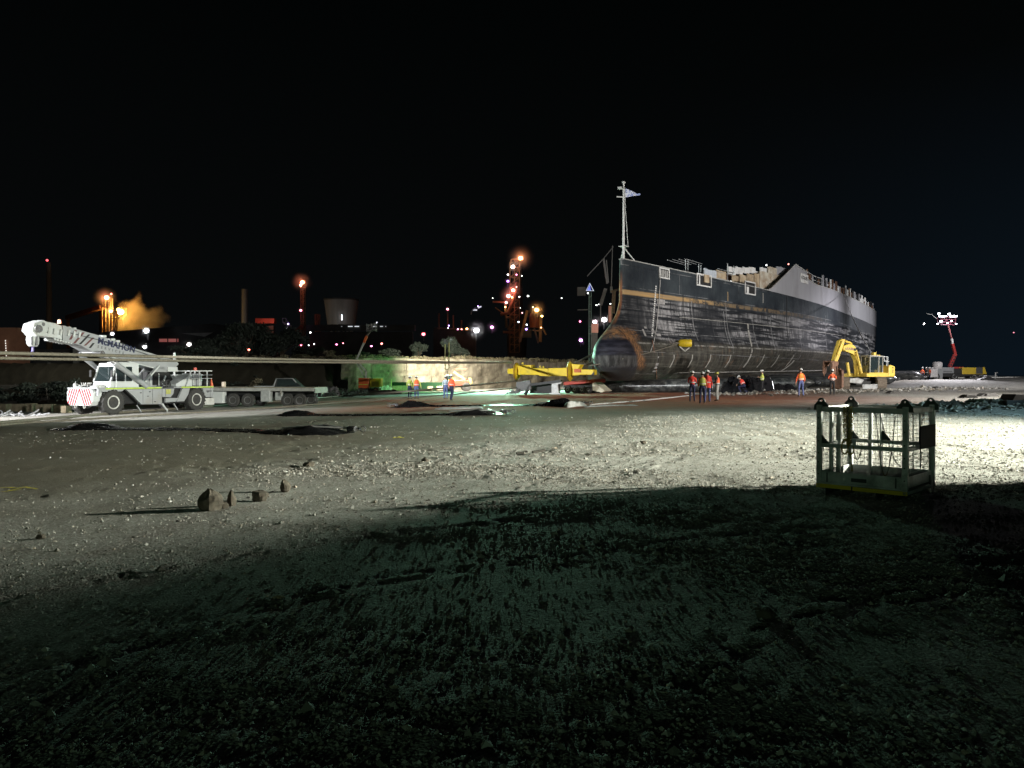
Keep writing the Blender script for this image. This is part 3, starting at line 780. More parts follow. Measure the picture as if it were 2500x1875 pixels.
def patch(name, s0, s1, z0, z1, mt, out=0.03, th=0.04, n=2):
    "a plate that follows the hull's side"
    V = []; F = []
    cs = np.linspace(s0, s1, n + 1)
    for s in cs:
        for z in (z0, z1):
            for o_ in (out - th, out): V.append(hull_local(s, z, o_)[0])
    for i in range(n):
        a = i * 4; b = a + 4
        F += [(a + 1, b + 1, b + 3, a + 3), (a, a + 2, b + 2, b), (a + 2, a + 3, b + 3, b + 2), (a, b, b + 1, a + 1)]
    e = n * 4; F += [(0, 1, 3, 2), (e, e + 2, e + 3, e + 1)]
    return np_mesh(name, V, F, mt, ship)
def frame_ring(px, py, w, h, mt=WHITEP):
    s, z = sz_at(px, py)
    o = patch('mooring_port', s - w / 2, s + w / 2, z - h / 2, z + h / 2, DARKM, 0.02, 0.05)
    t = 0.12
    for a, b, c, d in ((-w / 2, w / 2, h / 2 - t, h / 2), (-w / 2, w / 2, -h / 2, -h / 2 + t), (-w / 2, -w / 2 + t, -h / 2, h / 2), (w / 2 - t, w / 2, -h / 2, h / 2)):
        f = patch('port_frame', s + a, s + b, z + c, z + d, mt, 0.10, 0.10); f.parent = o
    return o, s, z
o, s_, z_ = frame_ring(1620, 668, 1.75, 1.0)
for k in range(4): patch('port_bar', s_ - 0.7 + 0.36 * k, s_ - 0.5 + 0.36 * k, z_ - 0.35, z_ + 0.3, mat('bare_plate_edge', (0.36, 0.36, 0.34)), 0.07, 0.05).parent = o
o, s_, z_ = frame_ring(1717, 685, 3.0, 1.25)
patch('port_bar', s_ - 0.1, s_ + 0.9, z_ - 0.2, z_ + 0.6, CREAM, 0.16, 0.1).parent = o
patch('port_bar', s_ - 1.0, s_ - 0.8, z_ - 0.5, z_ + 0.4, WHITEP, 0.07, 0.05).parent = o
o, s_, z_ = frame_ring(1830, 704, 2.7, 1.45)
patch('port_bar', s_ - 0.9, s_ - 0.4, z_ - 0.7, z_ + 0.1, WHITEP, 0.07, 0.05).parent = o
# draught marks: a column of small white figures down the bow
y_ = 700
while y_ < 822:
    s_, z_ = sz_at(1601 - (y_ - 700) * 0.075, y_)
    patch('draught_mark', s_ - 0.10, s_ + 0.10, z_ - 0.06, z_ + 0.07, WHITEP, 0.012, 0.02, 1); y_ += 5.2
# odd pale plates and patches on the bow
for (px, py, w, h) in ((1613, 737, 1.3, 0.45), (1572, 812, 0.25, 0.6), (1607, 818, 0.7, 0.25), (1605, 884, 0.22, 1.0), (1603, 893, 0.45, 0.5), (1598, 906, 0.7, 0.12), (1575, 800, 0.35, 0.18), (1594, 809, 0.5, 0.3)):
    s_, z_ = sz_at(px, py); patch('pale_plate', s_ - w / 2, s_ + w / 2, z_ - h / 2, z_ + h / 2, mat('dull_pale_plate', (0.30, 0.29, 0.28), 0.6, var=0.3, scale=3), 0.03, 0.05, 1)
def rib(px_top, py_top, py_bot, w, mt, drift=0.0, name='fender_strip', th=0.025):
    s0, z0 = sz_at(px_top, py_top); zb_ = EYE + (HOR - py_bot) * ship_world(hull_local(s0, 2.5)[0]).y / FOC
    zs = np.linspace(z0, max(zb_, 1.5 + 0.0095 * s0), 9); V = []; F = []
    for i, z in enumerate(zs):
        s = s0 + drift * (i / 8) ** 2
        for a in (-w / 2, w / 2):
            for o_ in (-0.03, th): V.append(hull_local(s + a, z, o_)[0])
    for i in range(8):
        a = i * 4; b = a + 4
        F += [(a + 1, a + 3, b + 3, b + 1), (a, a + 1, b + 1, b), (a + 2, b + 2, b + 3, a + 3), (a, b, b + 2, a + 2)]
    F += [(0, 2, 3, 1), (32, 33, 35, 34)]
    return np_mesh(name, V, F, mt, ship)
LT = mat('worn_grey_strip', (0.30, 0.29, 0.26), 0.6, var=0.35, scale=2)
DK = mat('dark_weld_strip', (0.010, 0.010, 0.011), 0.6)
for px in (1645, 1690, 1735, 1784, 1866, 1902, 1938):
    rib(px, 866, 897, 0.16, LT, -0.3)
rib(1825, 790, 897, 0.32, LT, -1.0); rib(1938, 880, 905, 0.5, LT, -1.6)
rib(1920, 724, 900, 0.22, DK, -0.2); rib(1776, 713, 735, 0.14, mat('ochre_strip', (0.34, 0.24, 0.12), 0.7), 0.0); rib(1862, 716, 740, 0.16, LT, 0.0)
rib(1694, 860, 718, 0.10, DK, 0.0)
for px, y0, y1 in ((1688, 735, 832), (1766, 760, 850), (1772, 750, 862), (1836, 770, 850), (1880, 772, 862), (1950, 790, 880), (2015, 770, 870), (2062, 790, 860)):
    rib(px, y0, y1, 0.10, mat('light_weld_seam', (0.20, 0.20, 0.20), 0.6, var=0.5, scale=4), 0.0, 'weld_seam', 0.012)
# long horizontal fender lines
for z0, sa, sb, wd, mt in ((7.45, 9, 60, 0.05, DK), (7.25, 9, 62, 0.05, LT), (6.6, 22, 70, 0.07, DK)):
    strip_part('rubbing_strake', [hull_local(q, z0 + 0.006 * q, 0.03)[0] for q in np.linspace(sa, sb, 16)], 0.10, wd, mt)
# bilge keel lip low on the side
strip_part('bilge_keel', [hull_local(q, 1.95 + 0.0095 * q, 0.08)[0] for q in np.linspace(8, 60, 18)], 0.30, 0.06, LT)
# things left standing on the foredeck
def shipbox(name, s, t, z, sx, sy, sz, mt, par=ship):
    m = MB(); m.box((s, -t, z + sz / 2), (sx, sy, sz)); return m.build(name, mt, par)
# light gantry
ga = MB(); 
c0 = [Vector((9.6, 0.6, 0)), Vector((14.5, 1.4, 0))]
zt0 = 13.35
for s in (12.6, 13.3, 16.6, 17.3):
    ga.bar((s, -1.4, 10.7), (s, -1.4, zt0), 0.05)
for t in (-1.4, -0.8, -0.2, 0.4): ga.bar((12.2, t, zt0), (17.7, t, zt0 + 0.15), 0.05)
ga.bar((12.6, -1.4, zt0 - 0.2), (13.6, -1.4, zt0 - 0.2), 0.04)
ga.build('gantry', mat('galvanised_steel', (0.40, 0.41, 0.41), 0.45, 0.5, scale=4), ship)
# blocky remains between gantry and house
def rough_panel(name, sa, sb, ta, tb, za, zb, mt, holes=0):
    a = Vector((sa, -ta, 0)); b = Vector((sb, -tb, 0)); d = b - a; nrm = Vector((d.y, -d.x, 0)).normalized() * 0.06
    n = 7; topj = [zb + rs.uniform(-0.05, 0.04) for _ in range(n)]; botj = [za + rs.uniform(-0.05, 0.05) for _ in range(n)]
    V = []; F = []
    for i in range(n):
        p = a + d * i / (n - 1)
        for z in (botj[i], topj[i]):
            V += [p + nrm + Vector((0, 0, z)), p - nrm + Vector((0, 0, z))]
    for i in range(n - 1):
        q = i * 4; r = q + 4
        F += [(q, r, r + 2, q + 2), (q + 1, q + 3, r + 3, r + 1), (q + 2, r + 2, r + 3, q + 3), (q, q + 1, r + 1, r)]
    F += [(0, 2, 3, 1), (24, 25, 27, 26)]
    return np_mesh(name, V, F, mt, ship)
rough_panel('bulwark_plate', 11.5, 15.8, 1.9, 2.6, 11.4, 11.95, WHITEP)
rough_panel('deck_locker', 15.8, 18.6, 2.2, 2.6, 11.3, 12.75, mat('pale_blue_paint', (0.42, 0.46, 0.50), 0.5, var=0.2, scale=3))
rough_panel('deck_locker', 18.6, 21.0, 2.6, 2.9, 11.3, 12.9, CREAM)
m = MB()
for s in (21.4, 23.8):
    m.bar((s, -3.0, 10.8), (s, -3.0, 13.9), 0.08)
for z in (12.0, 12.7, 13.0): m.bar((18.6, -2.8, z), (23.9, -3.0, z + 0.1), 0.06)
m.build('pipe_rail', mat('galvanised_steel', (0.4, 0.4, 0.4)), ship)
# house wall: white upper plates, scorched bays below
for i_, (a, b) in enumerate(((23.0, 24.6), (24.6, 26.2), (26.2, 27.7), (27.7, 29.2))): rough_panel('house_plate', a, b, 2.6 + (a - 23) * .21, 2.6 + (b - 23) * .21, 12.95 + i_ * .2, 13.75 + i_ * .16, WHITEP)
rough_panel('house_plate', 30.7, 32.3, 4.1, 4.4, 13.7, 14.5, WHITEP)
rough_panel('house_plate', 32.6, 34.8, 4.5, 5.0, 13.8, 14.75, mat('stained_white_paint', (0.52, 0.49, 0.40), 0.6, scale=1.5, dirt=0.8, dirtcol=(0.22, 0.12, 0.05)))
rough_panel('house_plate', 34.8, 38.2, 5.0, 5.7, 13.9, 15.0, GREY)
rough_panel('house_plate', 29.2, 30.7, 3.9, 4.15, 13.7, 13.9, WHITEP)
for a, b in ((23.2, 24.6), (24.9, 26.4), (26.6, 28.1), (28.3, 29.5)):
    rough_panel('house_bay', a, b, 2.9 + (a - 23) * 0.21, 2.9 + (b - 23) * 0.21, 11.2, 12.8 + (a - 23) * .14, CREAM)
rough_panel('house_bay', 29.6, 35.2, 4.3, 5.4, 11.2, 13.9, mat('stained_white_paint', (0.5, 0.48, 0.4)))
rough_panel('house_backing', 22.9, 38.0, 2.2, 5.2, 11.0, 13.1, RUSTY)
for px, py in ((1870, 640), (1948, 640), (1767, 675)):
    pass
# mast with brackets
m = MB(); m.cyl((0.55, 0, 11.0), (0.55, 0, 18.6), 0.115, 0.075, 12); m.cyl((0.55, 0, 18.6), (0.55, 0, 18.72), 0.16, 0.16, 10)
m.build('flagpole', mat('mast_white_paint', (0.62, 0.62, 0.60), 0.5, scale=2), ship, smooth_='auto')
m = MB(); m.bar((0.55, 0, 13.0), (2.3, -0.5, 11.75), 0.07); m.bar((0.55, 0, 13.0), (1.0, 0.5, 11.8), 0.05); m.box((0.55, 0, 13.05), (0.6, 0.7, 0.05))
m.box((0.35, 0.25, 18.15), (0.3, 0.3, 0.18)); m.bar((0.55, -0.1, 17.35), (0.2, 0.5, 17.4), 0.08)
m.build('mast_bracket', mat('mast_white_paint', (0.62, 0.62, 0.60)), ship)
m = MB(); m.tube([(0.75, -0.35, 13.0), (0.6, -0.18, 16.0), (0.55, -0.12, 18.2)], 0.02, 5)
m.build('halyard', mat('mast_white_paint', (0.6, 0.6, 0.6)), ship)
# flag: a drooping pennant with a pale blue print
def flag():
    V = []; F = []; nx, nz = 14, 8
    for i in range(nx + 1):
        u = i / nx; w = 1.36 * u
        hi = 18.15 - 0.78 * u ** 1.2; lo = 17.35 + 0.10 * u
        hi = max(hi, lo + 0.12)
        for j in range(nz + 1):
            z = lo + (hi - lo) * j / nz
            y = -w + 0.0; x = 0.62 + 0.09 * math.sin(u * 9 + j * 0.25) * u
            V.append((x + 0.2 * u, y - 0.1, z))
    for i in range(nx):
        for j in range(nz):
            a = i * (nz + 1) + j; F.append((a, a + nz + 1, a + nz + 2, a + 1))
    m_ = bpy.data.materials.new('flag_cloth'); m_.use_nodes = True; nt = m_.node_tree; b = nt.nodes['Principled BSDF']
    tc = N(nt, 'ShaderNodeTexCoord'); w = N(nt, 'ShaderNodeTexNoise', Scale=3.2, Detail=3.0); nt.links.new(tc.outputs['Object'], w.inputs['Vector'])
    r = N(nt, 'ShaderNodeValToRGB'); r.color_ramp.elements[0].position = 0.47; r.color_ramp.elements[0].color = (0.66, 0.67, 0.78, 1)
    r.color_ramp.elements[1].position = 0.56; r.color_ramp.elements[1].color = (0.30, 0.34, 0.60, 1)
    nt.links.new(w.outputs['Fac'], r.inputs[0]); nt.links.new(r.outputs[0], b.inputs['Base Color']); b.inputs['Roughness'].default_value = 0.8
    o = np_mesh('flag', V, F, m_, ship, smooth_=True)
    md = o.modifiers.new('thick', 'SOLIDIFY'); md.thickness = 0.008
flag()
# name board on the grey gusset
sA, zA = sz_at(1949, 678); sB, zB = sz_at(1972, 684)
pc, nn = hull_local((sA + sB) / 2, (zA + zB) / 2, 0.10); w_ = (sB - sA) + 0.4
ex = (hull_local(sB, zA)[0] - hull_local(sA, zA)[0]).normalized()
Mx = basis(pc, ex, (0, 0, 1))
m = MB(); m.box((0, 0, 0), (3.0, 1.15, 0.05)); sb = m.build('sign_board', WHITEP, ship); sb.matrix_local = Mx
Mt = basis((-1.30, -0.12, 0.035), (1, 0, 0), (0, 1, 0))
text_part('lettering', 'A.KAUER', 0.62, mat('black_print', (0.01, 0.01, 0.012), 0.6), sb, Mt, 0.004, 0.012)
# mast lamp spots on the deck edge
for (s, t, z, c_) in ((32.4, 4.4, 14.9, (1, 1, 1)), (38.0, 5.7, 15.6, (1, 0.25, 0.2)), (21.6, 3.3, 11.9, (1, 1, 1))):
    m = MB(); m.ball((s, -t, z), 0.10, 5); m.build('deck_lamp', emat('deck_lamp_%d' % int(s), c_, 3), ship)
# ================================================================== PICK AND CARRY CRANE
CW = mat('crane_white_paint', (0.50, 0.52, 0.52), 0.38, var=0.08, scale=1.5, dirt=0.28, dirtcol=(0.36, 0.33, 0.29), coat=0.2)
CG = mat('crane_grey_paint', (0.29, 0.30, 0.31), 0.42, var=0.1, scale=1.5, dirt=0.3, dirtcol=(0.24, 0.22, 0.19))
BLK = mat('black_machine_paint', (0.012, 0.012, 0.013), 0.5)
TYRE = mat('tyre_rubber', (0.035, 0.034, 0.033), 0.85, var=0.3, scale=8, bump=0.3, dirt=0.3, dirtcol=(0.09, 0.08, 0.07))
RIM = mat('wheel_rim_paint', (0.50, 0.50, 0.48), 0.5, var=0.2, scale=6, dirt=0.4, dirtcol=(0.2, 0.17, 0.14))
CHROME = mat('steel_rod', (0.6, 0.6, 0.62), 0.25, 0.9)
LIME = mat('lime_reflective_tape', (0.45, 0.60, 0.08), 0.4)
REDT = mat('red_tape', (0.45, 0.015, 0.03), 0.4)
MAROON = mat('maroon_stripe', (0.11, 0.03, 0.03), 0.5)
GLASS = glassmat('cab_glass', (0.02, 0.03, 0.032), 0.08, 0.82)
def wheel(parent, c, r, w, axis='y', name='wheel', rimr=0.52, lugs=18, tm=None, rm=None):
    "tyre with tread blocks, dished rim"
    c = Vector(c); root = None
    t = MB(); h = w / 2
    t.lathe([(r * rimr, -h * .8), (r * 0.80, -h), (r * 0.95, -h * 0.9), (r, -h * 0.6), (r, h * 0.6), (r * 0.95, h * 0.9), (r * 0.80, h), (r * rimr, h * .8)], (0, 0, 0), axis, 28)
    if lugs:
        for k in range(lugs):
            a = 2 * PI * k / lugs; e = Vector((math.cos(a), 0, math.sin(a))) if axis == 'y' else Vector((0, math.cos(a), math.sin(a)))
            tt = Vector((-math.sin(a), 0, math.cos(a))) if axis == 'y' else Vector((0, -math.sin(a), math.cos(a)))
            ax = Vector((0, 1, 0)) if axis == 'y' else Vector((1, 0, 0))
            for sgn in (-1, 1):
                t.bar(e * r * 1.01 + ax * sgn * h * 0.12, e * r * 0.985 + ax * sgn * h * 0.92 + tt * 0.12 * r, r * 0.12, r * 0.06, up=e)
    to = t.build(name, tm or TYRE, parent, smooth_='auto', loc=c)
    d = MB(); d.lathe([(0.01, h * 0.1), (r * 0.2, h * 0.12), (r * 0.24, h * 0.45), (r * 0.30, h * 0.45), (r * 0.33, h * 0.1), (r * (rimr - 0.1), h * 0.2), (r * (rimr - 0.06), h * 0.82), (r * (rimr + 0.03), h * 0.86), (r * (rimr + 0.03), h * 0.7)], (0, 0, 0), axis, 24)
    d.lathe([(0.01, -h * 0.1), (r * (rimr - 0.1), -h * 0.2), (r * (rimr - 0.06), -h * 0.82), (r * (rimr + 0.03), -h * 0.86), (r * (rimr + 0.03), -h * 0.7)], (0, 0, 0), axis, 24)
    d.build('rim', rm or RIM, to, smooth_='auto')
    return to
croot_xy = (-21.45, 45.1)
CR_RZ = math.atan2(-0.91, -0.42)
crane = thing('mobile_crane', 'white pick and carry crane with striped nose and raised boom', 'crane', on(*croot_xy), CR_RZ)
RW = 0.67
for (x, y) in ((2.85, 1.05), (2.85, -1.05), (-2.85, 1.05), (-2.85, -1.05)):
    wheel(crane, (x, y, RW), RW, 0.52)
def body(name, outline, y0, y1, mt, par=crane, axes='xz', bevel=0.0):
    m = MB(); m.prism(outline, y0, y1, axes); return m.build(name, mt, par, bevel=bevel)
# chassis
body('chassis', [(3.3, 0.6), (3.3, 1.2), (-0.3, 1.2), (-0.3, 0.5)], -0.75, 0.75, BLK)
body('chassis', [(-0.9, 0.55), (-0.9, 1.25), (-4.0, 1.25), (-4.0, 0.55)], -0.75, 0.75, BLK)
body('articulation', [(-0.2, 0.5), (-0.2, 1.3), (-1.0, 1.3), (-1.0, 0.5)], -0.35, 0.35, BLK)
for side in (1, -1):
    y0, y1 = (1.06, 1.22) if side > 0 else (-1.22, -1.06)
    body('side_panel', [(2.05, 1.36), (1.62, 1.02), (1.05, 0.50), (-0.35, 0.46), (-0.35, 1.36)], y0, y1, CG, bevel=0.015)
    body('side_panel', [(-0.37, 1.36), (-0.37, 0.88), (-0.95, 0.84), (-1.15, 1.05), (-1.22, 1.36)], y0, y1, CG)
    body('side_step', [(-0.6, 0.80), (-1.5, 0.80), (-1.35, 0.58), (-0.6, 0.55)], y0, y1, CG, bevel=0.01)
    body('rear_panel', [(-1.85, 1.36), (-1.40, 0.58), (-1.95, 0.58), (-2.25, 0.98), (-2.40, 1.36)], y0, y1, CG, bevel=0.015)
    body('rear_panel', [(-3.35, 1.36), (-3.6, 0.78), (-4.2, 0.78), (-4.2, 1.36)], y0, y1, CG, bevel=0.015)
    body('front_fender', [(2.05, 1.42), (3.70, 1.42), (3.75, 1.05), (3.60, 1.25), (2.3, 1.25)], y0 * 1.0, y1, CG)
    body('tape_strip', [(3.3, 1.45), (-0.3, 1.45), (-0.3, 1.38), (3.3, 1.38)], y0 + 0.02 * side, y1 + 0.02 * side, LIME)
    body('tape_strip', [(-1.75, 1.45), (-4.2, 1.45), (-4.2, 1.38), (-1.75, 1.38)], y0 + 0.02 * side, y1 + 0.02 * side, LIME)
body('inner_guard', [(2.0, 1.34), (1.0, 0.45), (-4.0, 0.5), (-4.0, 1.34)], -1.0, 1.0, BLK)
body('deck_plate', [(3.75, 1.40), (3.75, 1.47), (-0.4, 1.47), (-0.4, 1.40)], -1.2, 1.2, CG)
body('deck_plate', [(-1.2, 1.38), (-1.2, 1.46), (-4.25, 1.46), (-4.25, 1.38)], -1.2, 1.2, CG)
body('notice_plate', [(-0.62, 1.32), (-0.95, 1.32), (-0.95, 1.04), (-0.62, 1.04)], 1.225, 1.24, mat('yellow_notice', (0.42, 0.42, 0.12), 0.6))
body('rear_bumper', [(-3.55, 0.72), (-4.4, 0.72), (-4.4, 0.30), (-3.55, 0.30)], -0.9, 1.1, RIM, bevel=0.01)
# nose: the chevron counterweight faces forward
m = MB(); m.prism([(-1.02, 0.75), (-0.80, 0.50), (0.80, 0.50), (1.02, 0.75), (1.02, 1.25), (0.80, 1.42), (-0.80, 1.42), (-1.02, 1.25)], 3.35, 3.92, 'yz')
nose = m.build('nose_counterweight', CW, crane, bevel=0.04)
tp = MB()
for k in range(-5, 6):
    y = k * 0.18; top, bot = 1.40, 0.54
    dy = 0.42 * (1 if k < 0 else -1) * -1
    for s_ in ((1,) if k else (1, -1)):
        sg = (-1 if k < 0 else 1) if k else s_
        ya = y; yb = y + sg * 0.40
        # clip on the rounded face
        za = bot; zb_ = top
        lim = 0.90
        if abs(yb) > lim:
            t = (lim - abs(ya)) / (abs(yb) - abs(ya)); 
            if t <= 0.05: continue
            yb = ya + (yb - ya) * t; za = top + (bot - top) * t
        tp.add([(3.925, ya - 0.042, top), (3.925, ya + 0.042, top), (3.925, yb + 0.042, za), (3.925, yb - 0.042, za),
                (3.93, ya - 0.042, top), (3.93, ya + 0.042, top), (3.93, yb + 0.042, za), (3.93, yb - 0.042, za)],
               [(4, 5, 6, 7), (3, 2, 1, 0), (0, 1, 5, 4), (1, 2, 6, 5), (2, 3, 7, 6), (3, 0, 4, 7)])
tp.build('chevron_tape', REDT, nose)
body('nose_top', [(3.9, 1.40), (3.4, 1.60), (2.9, 1.62), (2.9, 1.40)], -0.75, 0.75, CW, bevel=0.04)
body('nose_hatch', [(3.7, 1.50), (3.2, 1.66), (3.15, 1.60), (3.65, 1.46)], -0.35, 0.35, BLK)
for y in (-0.35, 0.35):
    m = MB(); m.tube([(3.9 + 0.05 * math.cos(a), y, 0.46 + 0.09 * math.sin(a)) for a in np.linspace(0, 2 * PI, 12)], 0.02, 5); m.build('tow_eye', RIM, crane)
for (x, y) in ((3.6, 0.80), (3.6, -0.80)):
    m = MB(); m.cyl((x, y, 1.40), (x, y, 1.58), 0.1, 0.08, 8); m.ball((x, y, 1.62), 0.09, 5); m.build('head_lamp', CW, crane)
m = MB()
for k in range(16):
    x = 3.2 + random.uniform(-.3, .5); y = random.uniform(-0.9, 0.9); m.tube([(x, y, 1.5), (x + random.uniform(-.2, .2), y + random.uniform(-.2, .2), 1.72), (x + random.uniform(-.3, .3), y + random.uniform(-.3, .3), 1.52)], 0.018, 5)
m.build('hoses', RIM, crane)
# cab
cab = MB()
fr = [(2.95, 1.47), (2.55, 2.72), (0.75, 2.72), (0.75, 1.47)]
m = MB(); m.prism([(2.60, 2.60), (2.56, 2.80), (1.15, 2.80), (1.10, 2.60)], -0.25, 1.12, 'xz'); m.prism([(2.97, 1.47), (2.90, 1.80), (1.12, 1.80), (1.12, 1.47)], -0.25, 1.12)
for y in (-0.22, 1.09):
    m.bar((2.90, y, 1.78), (2.60, y, 2.62), 0.09); m.bar((1.98, y, 1.78), (1.98, y, 2.62), 0.06); m.box((1.34, y, 2.2), (0.42, 0.06, 0.86))
m.bar((1.15, -0.2, 1.8), (1.15, -0.2, 2.6), 0.08)
m.box((1.8, 0.45, 2.83), (1.0, 0.8, 0.05))
cabo = m.build('cab', CW, crane, bevel=0.015)
m = MB(); m.add([(2.88, -0.18, 1.82), (2.88, 1.05, 1.82), (2.60, 1.05, 2.60), (2.60, -0.18, 2.60)], [(0, 1, 2, 3)]); m.build('windscreen', GLASS, cabo)
m = MB(); m.add([(2.80, 1.10, 1.82), (1.5, 1.10, 1.82), (1.5, 1.10, 2.58), (2.56, 1.10, 2.58)], [(0, 1, 2, 3)]); m.build('side_window', GLASS, cabo)
m = MB(); m.add([(1.14, -0.18, 1.82), (1.14, 1.05, 1.82), (1.14, 1.05, 2.58), (1.14, -0.18, 2.58)], [(0, 1, 2, 3)]); m.build('rear_window', GLASS, cabo)
m = MB(); m.box((1.85, 0.4, 1.85), (0.5, 0.5, 0.15)); m.box((1.6, 0.4, 2.15), (0.12, 0.48, 0.6)); m.build('seat', BLK, cabo)
m = MB(); m.bar((2.55, 0.4, 1.8), (2.35, 0.4, 2.05), 0.05); m.tube([(2.33, 0.4 + 0.2 * math.cos(a), 2.08 + 0.12 * math.sin(a)) for a in np.linspace(0, 2 * PI, 14)], 0.018, 5); m.build('steering_wheel', BLK, cabo)
for p in ((2.7, 1.3, 1.5), (0.4, 1.2, 1.5), (-0.15, 1.2, 1.5), (3.7, -0.6, 1.45)):
    m = MB(); m.cyl(p, Vector(p) + Vector((0, 0, 0.75 if p[0] < 3 else 0.35)), 0.018, n=6); m.build('marker_rod', CW, crane)
# boom frame plates and rams
body('boom_frame', [(0.65, 1.47), (-0.55, 2.62), (-1.0, 2.62), (-1.25, 2.35), (-0.55, 1.47)], 0.55, 0.62, CG, bevel=0.01)
body('boom_frame', [(0.65, 1.47), (-0.55, 2.62), (-1.0, 2.62), (-1.25, 2.35), (-0.55, 1.47)], -0.42, -0.35, CG, bevel=0.01)
m = MB(); m.bar((0.72, 0.7, 1.47), (-0.55, 0.7, 2.68), 0.22, 0.08); m.build('frame_edge', CW, crane)
m = MB(); m.bar((-1.0, 0.65, 1.5), (-1.2, 0.6, 2.2), 0.10); m.bar((-1.35, 0.5, 1.5), (-1.30, 0.5, 2.1), 0.08); m.bar((-0.75, 0.8, 1.5), (-1.0, 0.75, 2.1), 0.07); m.build('boom_ram_rear', CW, crane)
m = MB(); m.cyl((0.75, 1.28, 1.52), (2.75, 1.22, 2.80), 0.15, 0.15, 14); m.build('lift_ram', CG, crane, smooth_='auto')
m = MB(); m.cyl((2.7, 1.22, 2.77), (3.45, 1.05, 3.32), 0.10, 0.10, 12); m.cyl((3.45, 0.5, 3.32), (3.45, 1.2, 3.32), 0.13, n=12); m.build('lift_rod', CHROME, crane, smooth_='auto')
m = MB(); m.cyl((0.9, -0.75, 1.55), (3.4, -0.75, 3.3), 0.14, 0.12, 12); m.build('lift_ram', CG, crane, smooth_='auto')
# boom: main section
BO = [(5.25, 4.70), (3.3, 4.30), (1.6, 3.84), (1.0, 3.66), (-1.9, 3.02), (-2.1, 2.80), (-1.7, 2.44), (-1.3, 2.42), (-0.2, 2.58), (1.9, 3.05), (3.0, 3.32), (3.6, 3.38), (4.3, 3.72), (5.25, 3.92)]
boom = body('boom', BO, -0.30, 0.62, CG, bevel=0.02)
m = MB(); m.bar((3.55, 0.16, 3.36), (-0.3, 0.16, 2.555), 0.96, 0.05); m.build('boom_flange', CW, boom)
m = MB(); m.prism([(-1.25, 2.62), (-1.95, 2.62), (-1.95, 2.35), (-1.25, 2.35)], -0.36, 0.68); m.build('pivot_bracket', CW, boom)
m = MB(); m.prism([(6.25, 4.85), (6.25, 4.12), (5.2, 3.98), (5.2, 4.66), (5.6, 4.80)], -0.22, 0.50); tip = m.build('boom_inner_section', CW, boom, bevel=0.02)
m = MB()
for k in range(7):
    x = 5.1 - k * 0.02 + k * 0.17; m.bar((x - 0.4, 0.16, 3.86 + (x - 5.1) * 0.16), (x - 0.3, 0.16, 3.80 + (x - 5.1) * 0.16), 0.8, 0.10)
for k, x in enumerate((4.4, 4.7, 5.0, 5.35, 5.7, 6.0)):
    m.box((x, 0.66 - 0.1 * (x > 5.25), 4.25 + 0.03 * k), (0.10, 0.14, 0.30), rot=Matrix.Rotation(-0.2, 3, 'Y')); m.box((x, 0.1, 4.58 + 0.11 * (x - 4.4)), (0.16, 0.5, 0.12))
m.build('boom_wear_pads', CW, boom, bevel=0.01)
m = MB(); m.cyl((6.35, -0.3, 4.5), (6.35, 0.6, 4.5), 0.32, n=18); m.prism([(6.0, 4.80), (6.25, 4.92), (6.75, 4.72), (6.85, 4.35), (6.6, 4.08), (6.1, 4.10)], -0.28, 0.56)
m.build('boom_head', CW, boom, bevel=0.03)
m = MB(); m.cyl((6.55, 0.57, 4.45), (6.55, 0.64, 4.45), 0.20, n=16); m.cyl((6.3, 0.57, 4.7), (6.3, 0.62, 4.7), 0.09, n=12); m.build('sheave', CHROME, boom)
m = MB(); m.lathe([(0.26, 4.12), (0.30, 3.95), (0.27, 3.70), (0.19, 3.58), (0.05, 3.56)], (6.55, 0.15, 0), 'z', 14); hb = m.build('hook_block', CW, boom, smooth_='auto')
m = MB(); m.box((6.55, 0.45, 3.85), (0.10, 0.05, 0.45)); m.box((6.75, 0.38, 3.85), (0.1, 0.05, 0.42)); m.build('block_stripe', mat('grey_stripe', (0.2, 0.2, 0.22)), hb)
m = MB(); m.tube([(6.55, 0.15, 3.56), (6.55, 0.15, 3.36), (6.62, 0.15, 3.25), (6.55, 0.15, 3.14), (6.44, 0.15, 3.2), (6.42, 0.15, 3.28)], [0.06, 0.06, 0.06, 0.05, 0.04, 0.02], 8); m.build('hook', mat('blue_hook_paint', (0.06, 0.04, 0.22), 0.4), hb, smooth_='auto')
# orange beacon and lamp on the boom
m = MB(); m.cyl((5.35, 0.45, 4.80), (5.35, 0.45, 4.98), 0.09, 0.07, 10); m.build('beacon', emat('boom_beacon', (1.0, 0.30, 0.12), 4), boom)
for (x, z) in ((2.75, 4.25), (2.2, 4.10), (1.9, 4.02)):
    m = MB(); m.box((x, 0.3, z), (0.26, 0.3, 0.12)); m.build('boom_bracket', CW, boom, bevel=0.02)
